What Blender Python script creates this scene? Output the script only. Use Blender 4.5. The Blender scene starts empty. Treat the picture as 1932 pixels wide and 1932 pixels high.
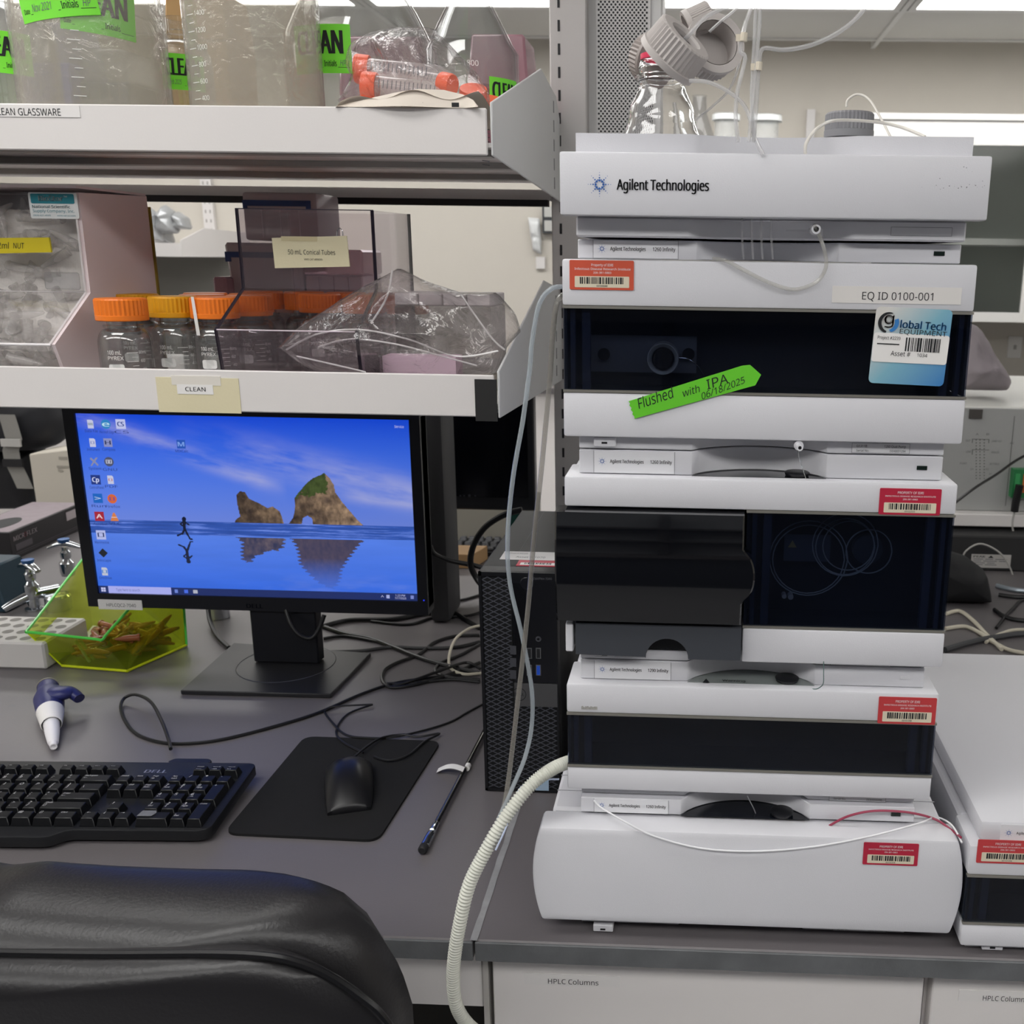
import bpy, bmesh, math, random
import numpy as np
from mathutils import Vector, Matrix, noise
random.seed(7)
S = bpy.context.scene
COL = S.collection
# ---------------------------------------------------------------- camera
FPX, CX, CY = 1869.09, 1250.5, 966.0
YAW, PIT, ROL = .0327, .2495, -.0147
CAM = Vector((.1154, -.8515, .6438))
_F = Vector((-math.sin(YAW)*math.cos(PIT), math.cos(YAW)*math.cos(PIT), -math.sin(PIT)))
_R = Vector((math.cos(YAW), math.sin(YAW), 0)); _D = _F.cross(_R)
R2 = _R*math.cos(ROL)+_D*math.sin(ROL); D2 = _F.cross(R2)
cam = bpy.data.cameras.new('camera'); camo = bpy.data.objects.new('camera', cam); COL.objects.link(camo)
cam.sensor_width = 36; cam.sensor_fit = 'HORIZONTAL'; cam.lens = FPX/1932*36
cam.shift_x = -(CX-966)/1932; cam.clip_start = .02
cam.dof.use_dof = True; cam.dof.focus_distance = .95; cam.dof.aperture_fstop = 15.0
m = Matrix((R2, -D2, -_F)).transposed().to_4x4(); m.translation = CAM
camo.matrix_world = m
S.camera = camo
def at(u, v, x=None, y=None, z=None):
    d = _F+R2*((u-CX)/FPX)+D2*((v-CY)/FPX)
    t = (x-CAM.x)/d.x if x is not None else (y-CAM.y)/d.y if y is not None else (z-CAM.z)/d.z
    return CAM+d*t
# ---------------------------------------------------------------- world, exposure
S.view_settings.view_transform = 'Standard'; S.view_settings.look = 'None'
S.view_settings.gamma = 1; S.view_settings.use_curve_mapping = False
S.view_settings.exposure = 0.0
S.cycles.transparent_max_bounces = 48; S.cycles.max_bounces = 10
w = bpy.data.worlds.new('world'); S.world = w; w.use_nodes = True
w.node_tree.nodes['Background'].inputs[0].default_value = (.75, .8, .9, 1)
w.node_tree.nodes['Background'].inputs[1].default_value = .3
LIGHT = 8.5      # emission of the ceiling fixtures (the room's only lamps)
# ---------------------------------------------------------------- materials
MT = {}
def lin(c):
    if isinstance(c, str):
        c = c.lstrip('#'); c = [int(c[i:i+2], 16)/255 for i in (0, 2, 4)]
    return tuple((v/12.92 if v <= .04045 else ((v+.055)/1.055)**2.4) for v in c)
def mat(name, col, rough=.5, metal=0, bump=0, bscale=200, var=0, vscale=8, emit=0, spec=.5, sss=0, coat=0, trans=0, ior=1.45):
    if name in MT: return MT[name]
    m = bpy.data.materials.new(name); m.use_nodes = True; nt = m.node_tree; N = nt.nodes; L = nt.links
    b = N['Principled BSDF']; c = lin(col)+(1,)
    b.inputs['Base Color'].default_value = c; b.inputs['Roughness'].default_value = rough
    b.inputs['Metallic'].default_value = metal; b.inputs['Specular IOR Level'].default_value = spec
    b.inputs['Coat Weight'].default_value = coat; b.inputs['Transmission Weight'].default_value = trans; b.inputs['IOR'].default_value = ior
    if sss:
        b.inputs['Subsurface Weight'].default_value = sss; b.inputs['Subsurface Radius'].default_value = (.01, .01, .01)
    if emit:
        b.inputs['Emission Color'].default_value = c; b.inputs['Emission Strength'].default_value = emit
    tc = N.new('ShaderNodeTexCoord')
    n = N.new('ShaderNodeTexNoise'); n.inputs['Scale'].default_value = vscale; n.inputs['Detail'].default_value = 5
    L.new(tc.outputs['Object'], n.inputs['Vector'])
    cr = N.new('ShaderNodeMix'); cr.data_type = 'RGBA'; cr.blend_type = 'MULTIPLY'
    v = max(var, .015)
    mr = N.new('ShaderNodeMapRange'); mr.inputs[3].default_value = 1-v; mr.inputs[4].default_value = 1+v
    L.new(n.outputs['Fac'], mr.inputs[0])
    cr.inputs[0].default_value = 1; cr.inputs[6].default_value = c; L.new(mr.outputs[0], cr.inputs[7]); L.new(cr.outputs[2], b.inputs['Base Color'])
    if bump:
        n2 = N.new('ShaderNodeTexNoise'); n2.inputs['Scale'].default_value = bscale; n2.inputs['Detail'].default_value = 3
        L.new(tc.outputs['Object'], n2.inputs['Vector'])
        bp = N.new('ShaderNodeBump'); bp.inputs['Strength'].default_value = bump; bp.inputs['Distance'].default_value = .002
        L.new(n2.outputs['Fac'], bp.inputs['Height']); L.new(bp.outputs[0], b.inputs['Normal'])
    MT[name] = m; return m
def film(name, col, ior=1.45, rough=.03, haze=0, hazecol='#ffffff', bump=0, bscale=25, absorb_edge=0, layers=4):
    """thin clear sheet (plastic film, acrylic, glass wall): tinted see-through plus mirror-like gloss"""
    if name in MT: return MT[name]
    haze = 1-(1-haze)**(2/layers); absorb_edge = 1-(1-absorb_edge)**(2/layers)
    m = bpy.data.materials.new(name); m.use_nodes = True; nt = m.node_tree; N = nt.nodes; L = nt.links
    N.remove(N['Principled BSDF']); out = N['Material Output']
    t = N.new('ShaderNodeBsdfTransparent'); g = N.new('ShaderNodeBsdfGlossy'); g.inputs['Roughness'].default_value = rough
    d = N.new('ShaderNodeBsdfDiffuse'); d.inputs['Color'].default_value = lin(hazecol)+(1,)
    # reflectance from the viewing angle, the same on both faces of the sheet (Schlick)
    F0 = ((ior-1)/(ior+1))**2
    lf = N.new('ShaderNodeLayerWeight'); lf.inputs['Blend'].default_value = .5
    pw = N.new('ShaderNodeMath'); pw.operation = 'POWER'; pw.inputs[1].default_value = 4.0; L.new(lf.outputs['Facing'], pw.inputs[0])
    f = N.new('ShaderNodeMapRange'); f.inputs[3].default_value = F0; f.inputs[4].default_value = .75; L.new(pw.outputs[0], f.inputs[0])
    mx = N.new('ShaderNodeMixShader'); mh = N.new('ShaderNodeMixShader'); mh.inputs[0].default_value = haze
    lw = N.new('ShaderNodeLayerWeight'); lw.inputs['Blend'].default_value = .25
    mc = N.new('ShaderNodeMix'); mc.data_type = 'RGBA'; c = tuple(v**(1/layers) for v in lin(col))
    mc.inputs[6].default_value = c+(1,); e = 1-absorb_edge; mc.inputs[7].default_value = (c[0]*e, c[1]*e, c[2]*e, 1)
    L.new(lw.outputs['Facing'], mc.inputs[0]); L.new(mc.outputs[2], t.inputs['Color'])
    L.new(t.outputs[0], mh.inputs[1]); L.new(d.outputs[0], mh.inputs[2])
    L.new(f.outputs[0], mx.inputs[0]); L.new(mh.outputs[0], mx.inputs[1]); L.new(g.outputs[0], mx.inputs[2]); L.new(mx.outputs[0], out.inputs['Surface'])
    if bump:
        tc = N.new('ShaderNodeTexCoord'); n2 = N.new('ShaderNodeTexNoise'); n2.inputs['Scale'].default_value = bscale; n2.inputs['Detail'].default_value = 4
        n2.inputs['Distortion'].default_value = 1.5
        L.new(tc.outputs['Object'], n2.inputs['Vector'])
        bp = N.new('ShaderNodeBump'); bp.inputs['Strength'].default_value = bump; bp.inputs['Distance'].default_value = .01
        L.new(n2.outputs['Fac'], bp.inputs['Height']); L.new(bp.outputs[0], g.inputs['Normal']); L.new(bp.outputs[0], lf.inputs['Normal'])
    MT[name] = m; return m
# ---------------------------------------------------------------- mesh builder
class MB:
    def __init__(s): s.b = bmesh.new()
    def face(s, pts):
        try: return s.b.faces.new([s.b.verts.new(p) for p in pts])
        except ValueError: return None
    def box(s, x0, x1, y0, y1, z0, z1):
        v = [s.b.verts.new((x, y, z)) for z in (z0, z1) for y in (y0, y1) for x in (x0, x1)]
        for f in ((0, 2, 3, 1), (4, 5, 7, 6), (0, 1, 5, 4), (2, 6, 7, 3), (0, 4, 6, 2), (1, 3, 7, 5)): s.b.faces.new([v[i] for i in f])
        return s
    def hexa(s, p):   # 8 points: bottom ring 4, top ring 4
        v = [s.b.verts.new(q) for q in p]
        for f in ((3, 2, 1, 0), (4, 5, 6, 7), (0, 1, 5, 4), (1, 2, 6, 5), (2, 3, 7, 6), (3, 0, 4, 7)): s.b.faces.new([v[i] for i in f])
        return s
    def prism(s, poly, ax, a, b):
        def P(u, w, t): return {'x': (t, u, w), 'y': (u, t, w), 'z': (u, w, t)}[ax]
        lo = [s.b.verts.new(P(u, w, a)) for u, w in poly]; hi = [s.b.verts.new(P(u, w, b)) for u, w in poly]
        n = len(poly); s.b.faces.new(lo); s.b.faces.new(hi[::-1])
        for i in range(n): s.b.faces.new((lo[i], hi[i], hi[(i+1) % n], lo[(i+1) % n]))
        return s
    def lathe(s, prof, c=(0, 0, 0), ax='z', seg=32, ribs=0, rib=.0, M=None):
        rings = []
        for r, h in prof:
            ring = []
            rr = abs(r)
            if rr < 1e-6: 
                p = Vector((0, 0, h)); ring = [p]
            else:
                for k in range(seg):
                    a = 2*math.pi*k/seg; q = rr
                    if ribs and r < 0: q = rr+rib*(1 if k % 2 else 0)
                    ring.append(Vector((q*math.cos(a), q*math.sin(a), h)))
            rings.append(ring)
        def tr(p):
            if ax == 'x': p = Vector((p.z, p.y, -p.x))
            if ax == 'y': p = Vector((p.x, p.z, -p.y)) if False else Vector((p.x, -p.z, p.y))
            if M: p = M @ p
            return p+Vector(c)
        V = [[s.b.verts.new(tr(p)) for p in r] for r in rings]
        for A, B in zip(V, V[1:]):
            if len(A) == 1 and len(B) == 1: continue
            for k in range(seg):
                k2 = (k+1) % seg
                if len(A) == 1: s.b.faces.new((A[0], B[k], B[k2]))
                elif len(B) == 1: s.b.faces.new((A[k], B[0], A[k2]))
                else: s.b.faces.new((A[k], B[k], B[k2], A[k2]))
        return s
    def tube(s, pts, r, seg=8, sub=6, closed=False, rfun=None, flat=1.0):
        pts = [Vector(p) for p in pts]
        if sub > 1 and len(pts) > 2:
            P = []; n = len(pts)
            for i in range(n-1):
                p0 = pts[max(i-1, 0)]; p1 = pts[i]; p2 = pts[i+1]; p3 = pts[min(i+2, n-1)]
                for k in range(sub):
                    t = k/sub
                    P.append(.5*((2*p1)+(p2-p0)*t+(2*p0-5*p1+4*p2-p3)*t*t+(3*p1-p0-3*p2+p3)*t**3))
            P.append(pts[-1]); pts = P
        up = Vector((0, 0, 1)); rings = []; prev = None
        for i, p in enumerate(pts):
            t = (pts[min(i+1, len(pts)-1)]-pts[max(i-1, 0)]).normalized()
            if prev is None:
                a = t.cross(up); a = a if a.length > .05 else t.cross(Vector((1, 0, 0)))
            else: a = prev-t*prev.dot(t)
            a.normalize(); prev = a; b = t.cross(a)
            rr = rfun(i/(len(pts)-1))*r if rfun else r
            rings.append([s.b.verts.new(p+(a*math.cos(q)+b*math.sin(q)*flat)*rr) for q in [2*math.pi*k/seg for k in range(seg)]])
        for A, B in zip(rings, rings[1:]):
            for k in range(seg): s.b.faces.new((A[k], A[(k+1) % seg], B[(k+1) % seg], B[k]))
        if closed: pass
        s.b.faces.new(rings[0][::-1]); s.b.faces.new(rings[-1])
        return s
    def disc(s, c, r, n, seg=12):
        n = Vector(n).normalized(); a = n.orthogonal().normalized(); b = n.cross(a); c = Vector(c)
        s.b.faces.new([s.b.verts.new(c+(a*math.cos(2*math.pi*k/seg)+b*math.sin(2*math.pi*k/seg))*r) for k in range(seg)])
        return s
    def grid(s, nu, nv, f):
        V = [[s.b.verts.new(f(i/nu, j/nv)) for i in range(nu+1)] for j in range(nv+1)]
        for j in range(nv):
            for i in range(nu): s.b.faces.new((V[j][i], V[j][i+1], V[j+1][i+1], V[j+1][i]))
        return s
    def pillow(s, outline, cy, d, amp=0, fr=20, rings=12, pw=.5, seed=0, back=True, n=72):
        """outline: list of (x,z) points -> closed cushion in the xz plane around y=cy"""
        P = [Vector(p) for p in outline]; per = [0]
        for a, b in zip(P, P[1:]+P[:1]): per.append(per[-1]+(b-a).length)
        def O(t):
            t = (t % 1)*per[-1]
            for i in range(len(P)):
                if t <= per[i+1]: 
                    return P[i].lerp(P[(i+1) % len(P)], (t-per[i])/(per[i+1]-per[i]+1e-9))
        C = sum(P, Vector((0, 0)))/len(P)
        for sg in ((-1, 1) if back else (-1,)):
            R = []
            for j in range(rings+1):
                r = j/rings; row = []
                if j == 0:
                    q = Vector((C.x, cy+sg*d, C.y)); row = [q]
                else:
                    for k in range(n):
                        o = C.lerp(O(k/n), r); row.append(Vector((o.x, cy+sg*d*(1-r**2.5)**pw, o.y)))
                if amp:
                    for q in row:
                        e = amp*(1-r**3)*(1-2*abs(noise.noise(Vector((q.x*fr, q.z*fr*1.3, seed+sg)))))+amp*.5*(1-r)*noise.noise(Vector((q.x*fr*3, q.z*fr*3, seed)))
                        q.y += sg*e
                        q.x += amp*.5*noise.noise(Vector((q.x*fr, q.z*fr, seed+5)))*(r if j < rings else .8)
                R.append([s.b.verts.new(q) for q in row])
            for A, B in zip(R, R[1:]):
                for k in range(n):
                    k2 = (k+1) % n
                    f = (A[0], B[k], B[k2]) if len(A) == 1 else (A[k], B[k], B[k2], A[k2])
                    s.b.faces.new(f if sg < 0 else f[::-1])
        bmesh.ops.remove_doubles(s.b, verts=s.b.verts, dist=1e-5)
        return s
    def xf(s, M): bmesh.ops.transform(s.b, matrix=M, verts=s.b.verts); return s
    def mesh(s, name, bevel=0, smooth=None, seg=1, recalc=True):
        if recalc: bmesh.ops.recalc_face_normals(s.b, faces=s.b.faces)
        if bevel:
            ed = [e for e in s.b.edges if len(e.link_faces) == 2 and e.calc_face_angle(0) > .6]
            if ed: bmesh.ops.bevel(s.b, geom=ed, offset=bevel, segments=seg, affect='EDGES', profile=.5, clamp_overlap=True)
        me = bpy.data.meshes.new(name); s.b.to_mesh(me); s.b.free()
        if smooth is None: smooth = 35
        if smooth:
            me.polygons.foreach_set('use_smooth', [True]*len(me.polygons)); me.set_sharp_from_angle(angle=math.radians(smooth))
        return me
def thing(name, label, cat, loc=(0, 0, 0), group=None):
    o = bpy.data.objects.new(name, None); COL.objects.link(o); o.location = loc; o.empty_display_size = .02
    o['label'] = label; o['category'] = cat
    if group: o['group'] = group
    return o
def obj(name, mb, m, parent=None, label=None, bevel=0, smooth=None, kind=None, seg=1, recalc=True):
    me = mb.mesh(name, bevel, smooth, seg, recalc) if isinstance(mb, MB) else mb
    if not me.materials: me.materials.append(m)
    o = bpy.data.objects.new(name, me); COL.objects.link(o)
    if parent:
        o.parent = parent
        if parent.type == 'EMPTY': o.matrix_parent_inverse = Matrix.Translation(-parent.location)
    if label: o['label'] = label
    if kind: o['kind'] = kind
    return o
def tag(o, label, cat, group=None, kind=None):
    o['label'] = label; o['category'] = cat
    if group: o['group'] = group
    if kind: o['kind'] = kind
    return o
def box(x0, x1, y0, y1, z0, z1): return MB().box(x0, x1, y0, y1, z0, z1)
def dup(root, loc=None, rot=None, label=None, group=None, kids=None):
    def cp(o, par):
        c = o.copy(); COL.objects.link(c); pi = o.matrix_parent_inverse.copy()
        if par: c.parent = par; c.matrix_parent_inverse = pi
        for ch in kids[o.name]: cp(ch, c)
        return c
    if kids is None: kids = kidmap(root)
    r = cp(root, None)
    if loc is not None: r.location = loc
    if rot is not None: r.rotation_euler = rot
    if label: r['label'] = label
    if group: r['group'] = group
    return r
def kidmap(root):
    d = {}
    def w(o):
        d[o.name] = list(o.children)
        for c in o.children: w(c)
    w(root); return d
def rrect(x0, x1, z0, z1, r, n=4):
    P = []
    for cx, cz, a in ((x1-r, z1-r, 0), (x0+r, z1-r, 90), (x0+r, z0+r, 180), (x1-r, z0+r, 270)):
        for k in range(n+1):
            t = math.radians(a+90*k/n); P.append((cx+r*math.cos(t), cz+r*math.sin(t)))
    return P
_tc = {}
FONT = None
try: FONT = bpy.data.fonts.load(bpy.utils.system_resource('DATAFILES', path='fonts')+'/NotoSansMath-Regular.woff2')   # sans face that ships with Blender
except Exception: FONT = None
def textmesh(s, bold=0, shear=0):
    """letters as a flat mesh, height of capitals = 1, starts at x=0, returns (list of verts, faces, width)"""
    k = (s, 0, shear)
    if k in _tc: return _tc[k]
    cu = bpy.data.curves.new('t', 'FONT'); cu.body = s; cu.size = 1.37
    if FONT: cu.font = FONT
    cu.resolution_u = 3; cu.shear = shear; cu.fill_mode = 'FRONT'
    o = bpy.data.objects.new('t', cu); me = bpy.data.meshes.new_from_object(o)
    V = [v.co.copy() for v in me.vertices]; F = [tuple(p.vertices) for p in me.polygons]
    bpy.data.objects.remove(o); bpy.data.curves.remove(cu); bpy.data.meshes.remove(me)
    for v in V: v /= CAPH
    x0 = min(v.x for v in V) if V else 0; x1 = max(v.x for v in V) if V else 1
    for v in V: v.x -= x0
    _tc[k] = (V, F, x1-x0); return _tc[k]
CAPH = 1.0
CAPH = max(v.y for v in textmesh('H')[0]); _tc.clear()
def letters(items, f, name='lettering'):
    """items: (text, u, v, height, width or None, bold, shear[, angle]); f maps (u,v) -> world point; one mesh"""
    VV = []; FF = []
    for it in items:
        s, u, v, h, wd, bold, sh = it[:7]; ang = math.radians(it[7]) if len(it) > 7 else 0
        V, F, W = textmesh(s, bold, sh); sx = (wd/W) if wd else h; n = len(VV)
        for dx in ((0,) if bold < .01 else (-min(bold, .045)*1.1*h, 0, min(bold, .045)*1.1*h)):      # heavier strokes: the same letters set side by side
            n = len(VV)
            for q in V:
                a, b = q.x*sx+dx, q.y*h
                VV.append(f(u+a*math.cos(ang)-b*math.sin(ang), v+a*math.sin(ang)+b*math.cos(ang)))
            FF += [tuple(i+n for i in t) for t in F]
    me = bpy.data.meshes.new(name); me.from_pydata([tuple(p) for p in VV], [], FF); return me
def flat(y, dx=0, dz=0): return lambda u, v: Vector((u+dx, y, v+dz))
def rects(rs, f, name='marks'):
    VV = []; FF = []
    for u0, u1, v0, v1 in rs:
        n = len(VV); VV += [tuple(f(a, b)) for a, b in ((u0, v0), (u1, v0), (u1, v1), (u0, v1))]; FF.append((n, n+1, n+2, n+3))
    me = bpy.data.meshes.new(name); me.from_pydata(VV, [], FF); return me
def polyplate(P, f0, f1):
    """rounded plate whose outline P (u,v) is mapped by f0 (front) and f1 (back)"""
    b = MB(); A = [b.b.verts.new(f0(*p)) for p in P]; B = [b.b.verts.new(f1(*p)) for p in P]; n = len(P)
    b.b.faces.new(A); b.b.faces.new(B[::-1])
    for i in range(n): b.b.faces.new((A[i], B[i], B[(i+1) % n], A[(i+1) % n]))
    return b
WHITE = mat('white_plastic', '#d4d4d9', .42, bump=.08, bscale=900)
WHITE2 = mat('white_plastic_plate', '#d1d1d6', .45)
SHELFW = mat('white_painted_steel', '#dedad8', .4, bump=.04, bscale=400, var=.03)
SHELFG = mat('grey_painted_steel', '#9a9894', .45)
BLACK = mat('black_plastic', '#15161a', .38, bump=.05, bscale=700)
BLACKM = mat('matte_black_plastic', '#1b1b1e', .6, bump=.2, bscale=900)
GLOSSB = mat('gloss_black_plastic', '#07080c', .08, coat=.5)
SILVER = mat('silver_trim', '#9b9890', .35, metal=.6)
INK = mat('ink', '#16181c', .6)
GREYINK = mat('grey_ink', '#6a6a70', .6)
WINK = mat('white_ink', '#e8e8ea', .5)
PAPER = mat('white_paper', '#e6e4e2', .6)
CREAM = mat('cream_card', '#d8cfae', .7, bump=.1, bscale=300, var=.04)
GREENT = mat('green_tape', '#63c52a', .55, var=.05)
CHROME = mat('chrome', '#c8ccd0', .12, metal=1)
DARKGLASS = film('smoked_window', '#8c94a6', ior=1.45, rough=.03, haze=.035, hazecol='#101a30', layers=2)
# ================================================================ SETTING
WALL = 4.9; CEIL = 1.75; FLOOR = -.92
WALLM = mat('wall_paint', '#c8c3ba', .75, bump=.05, bscale=120, var=.02)
def structure(name, mb, m, bevel=0, parent=None):
    o = obj(name, mb, m, parent, bevel=bevel)
    if parent is None: o['kind'] = 'structure'
    return o
structure('floor', box(-4.2, 4.2, -3.2, WALL+.1, FLOOR-.1, FLOOR), mat('floor_vinyl', '#8d8d90', .35, var=.08, vscale=3))
ceil = structure('ceiling', box(-4.2, 4.2, -3.2, WALL+.1, CEIL+.03, CEIL+.1), mat('ceiling_slab', '#b9b8b4', .8))
structure('wall_back', box(-4.2, 4.2, WALL, WALL+.1, FLOOR, CEIL+.03), WALLM)
structure('wall_left', box(-4.3, -4.2, -3.2, WALL+.1, FLOOR, CEIL+.03), WALLM)
structure('wall_right', box(4.2, 4.3, -3.2, WALL+.1, FLOOR, CEIL+.03), WALLM)
structure('wall_front', box(-4.3, 4.3, -3.3, -3.2, FLOOR, CEIL+.03), mat('pale_blue_wall', '#a6a9b0', .6))
structure('baseboard_back', box(-4.2, 4.2, WALL-.012, WALL, FLOOR, FLOOR+.1), mat('rubber_baseboard', '#4a4a4c', .5))
# ceiling grid: tiles 1.22 x .61, fixtures in some cells
TILE = mat('ceiling_tile', '#d2d1cd', .85, bump=.5, bscale=150)
BAR = mat('ceiling_bar', '#dcdcda', .5)
EMI = bpy.data.materials.new('lamp_diffuser'); EMI.use_nodes = True
_n = EMI.node_tree.nodes; _e = _n.new('ShaderNodeEmission'); _e.inputs[0].default_value = (1, .985, .96, 1); _e.inputs[1].default_value = LIGHT
EMI.node_tree.links.new(_e.outputs[0], _n['Material Output'].inputs[0])
y_top = at(1500, 20, z=CEIL).y      # near edge of the visible fixtures' far side
xbar = at(1712, 10, z=CEIL).x
tile_mesh = None; light_no = 0
pw, pd = 1.22, .61
xs = [xbar+pw*i for i in range(-4, 3)]; ys = [y_top-pd*j for j in range(-1, 11)]
LROWS = {1: (-4, -3, -2, -1, 0, 1), 4: (-3, 1), 6: (-4, -2), 8: (-4, -2, 1), 10: (-4, -3, -2, -1, 0, 1)}
for j, y1 in enumerate(ys):
    y0 = y1-pd
    for i, x0 in zip(range(-4, 3), xs):
        if x0 < -4.2 or x0+pw > 4.3 or y0 < -3.2: continue
        y1c = min(y1, WALL)
        if i in LROWS.get(j, ()):
            light_no += 1
            where = {1: 'in the far row', 4: 'above the far bench aisle', 6: 'above the bench', 8: 'behind the camera', 10: 'at the rear of the room'}[j]
            nth = ('leftmost', 'second from left', 'third from left', 'fourth from left', 'fifth from left', 'sixth from left')[LROWS[j].index(i)]
            L = thing('ceiling_light', 'white fluorescent ceiling fixture, '+nth+', '+where, 'ceiling light', (x0+pw/2, (y0+y1)/2, CEIL), group='ceiling fixtures '+where)
            fr = MB(); 
            for a in ((x0+.02, x0+pw-.02, y0+.02, y0+.05), (x0+.02, x0+pw-.02, y1-.05, y1-.02), (x0+.02, x0+.05, y0+.05, y1-.05), (x0+pw-.05, x0+pw-.02, y0+.05, y1-.05)): fr.box(*a, CEIL-.004, CEIL+.03)
            obj('frame', fr, BAR, L); obj('diffuser', box(x0+.05, x0+pw-.05, y0+.05, y1-.05, CEIL, CEIL+.02), EMI, L)
        elif y1c-y0 > .1:
            obj('ceiling_tile', box(x0+.012, x0+pw-.012, y0+.012, y1c-.012, CEIL+.008, CEIL+.026), TILE, ceil)
for y1 in ys:
    if -3.2 < y1 < WALL: obj('grid_bar', box(-4.2, 4.2, y1-.012, y1+.012, CEIL-.002, CEIL+.03), BAR, ceil)
for x0 in xs: obj('grid_bar', box(x0-.012, x0+.012, -3.2, WALL, CEIL-.004, CEIL+.03), BAR, ceil)
# ================================================================ BENCHES
TOPM = mat('black_epoxy_top', '#656163', .40, bump=.06, bscale=500, var=.10, vscale=5)
EDGEM = mat('worn_epoxy_edge', '#5d5f61', .55, bump=.3, bscale=150, var=.45, vscale=25)
CABM = mat('cabinet_laminate', '#e6e2e0', .45, var=.02)
TT = .0225; BY0 = -.03; BY1 = 1.455; SEAM = -.0893
def slab(x0, x1, label):
    t = thing('countertop', label, 'countertop', (x0, BY0, -TT))
    obj('slab', box(x0, x1, BY0+.0025, BY1, -TT, 0), TOPM, t, bevel=.0015)
    obj('front_edge', box(x0, x1, BY0, BY0+.003, -TT, -.0012), EDGEM, t, 'worn dusty grey front edge', bevel=.0008)
    return t
cl = slab(-2.6, SEAM-.0012, 'black epoxy countertop under the monitor and keyboard, left of the caulked seam')
cr = slab(SEAM+.0012, 1.9, 'black epoxy countertop under the stacked white instruments, right of the caulked seam')
caulk = MB().grid(2, 60, lambda u, v: Vector((SEAM-.0035+.007*u+.0012*noise.noise(Vector((u*2, v*30, 0))), BY0+.001+.9*v, .0006)))
obj('caulk_strip', caulk, mat('clear_caulk', '#8d8d8f', .3, var=.3, vscale=60), cl, 'smeared clear caulk line along the seam')
def drawer_cabinet(x0, x1, label, hx, tag_u):
    t = thing('base_cabinet', label, 'cabinet', (x0, .02, FLOOR))
    obj('carcass', box(x0, x1, .021, .62, FLOOR+.1, -TT-.001), CABM, t)
    obj('toe_kick', box(x0+.01, x1-.01, .08, .6, FLOOR, FLOOR+.1), BLACKM, t)
    zs = [(-.40, -.0285), (-.66, -.404), (-.815, -.664)]
    for k, (a, b) in enumerate(zs):
        f = obj('drawer_front', box(x0+.003, x1-.003, .001, .021, a, b), CABM, t, bevel=.0012)
        for h in hx[:1]:
            zc = -.145-(0 if k == 0 else 1)*(0) if k == 0 else b-.07
            pts = [(h, .002, zc-.012), (h, -.027, zc-.016), (h, -.031, zc-.004)] 
            g = MB(); xa, xb = hx
            for xx in hx: g.tube([(xx, .004, zc-.008), (xx, -.016, zc-.007), (xx, -.024, zc), (xx, -.024, zc+.010)], .0042, 12)
            g.tube([(xa, -.022, zc-.004), (xb, -.022, zc-.004)], .0042, 12, 1)
            obj('handle', g, mat('satin_nickel', '#8c8a86', .35, metal=.9), f, 'brushed metal pull')
    u0, u1, v0, v1, s = tag_u
    A = at(u0, v0, y=.0); B = at(u1, v1, y=.0)
    l = obj('label_strip', box(A.x, B.x, .0004, .0012, B.z, A.z), mat('label_tape', '#e4e1df', .35), t, 'white label strip lettered HPLC Columns')
    return t, A, B
t1, A, B = drawer_cabinet(-.0815, .3585, 'white laminate base cabinet right under the instrument stack, first drawer labelled', (at(1237, 1925, y=-.02).x, at(1425, 1930, y=-.02).x), (988, 1170, 1836, 1864, ''))
lb = [c for c in t1.children if c.name.startswith('label')][0]
p = at(1034, 1856, y=0); obj('lettering', letters([('HPLC Columns', p.x, p.z, .0058, at(1129, 1858, y=0).x-p.x, .0, 0)], flat(.0002)), INK, lb)
t2, A, B = drawer_cabinet(.3615, .90, 'white laminate base cabinet at the far right, under the instrument beside the stack', (.56, .65), (1810, 1990, 1868, 1896, ''))
lb = [c for c in t2.children if c.name.startswith('label')][0]
p = at(1854, 1888, y=0); obj('lettering', letters([('HPLC Columns', p.x, p.z, .0058, .0445, 0, 0)], flat(.0002)), INK, lb)
t3 = thing('base_cabinet', 'white laminate base cabinet out past the right edge of the picture', 'cabinet', (.903, .02, FLOOR))
obj('carcass', box(.903, 1.89, .001, .62, FLOOR, -TT-.001), CABM, t3)
ap = thing('apron_panel', 'white apron rail under the left countertop above the dark knee space', 'panel', (-1.2, .0, -.12))
obj('rail', box(-1.25, -.0895, .004, .022, -.1045, -TT-.001), CABM, ap, bevel=.001)
obj('end_panel', box(-.0885, -.0830, .001, .62, FLOOR, -TT-.001), mat('cabinet_side', '#b9b6b2', .5), ap)
bc = thing('base_cabinet', 'white laminate base cabinet left of the knee space', 'cabinet', (-2.5, 0, FLOOR))
obj('carcass', box(-2.55, -1.26, .001, .62, FLOOR, -TT-.001), CABM, bc)
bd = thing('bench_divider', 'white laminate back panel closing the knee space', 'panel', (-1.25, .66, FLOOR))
obj('panel', box(-1.25, 1.88, .66, .68, FLOOR, -TT-.001), mat('dark_panel', '#55534f', .6), bd)  # panel coloured darker than the cabinet laminate
bf = thing('base_cabinet', 'far side base cabinet under the back half of the bench', 'cabinet', (-2.5, 1.0, FLOOR))
obj('carcass', box(-2.5, 1.85, .9, 1.40, FLOOR, -TT-.001), CABM, bf)
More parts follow.
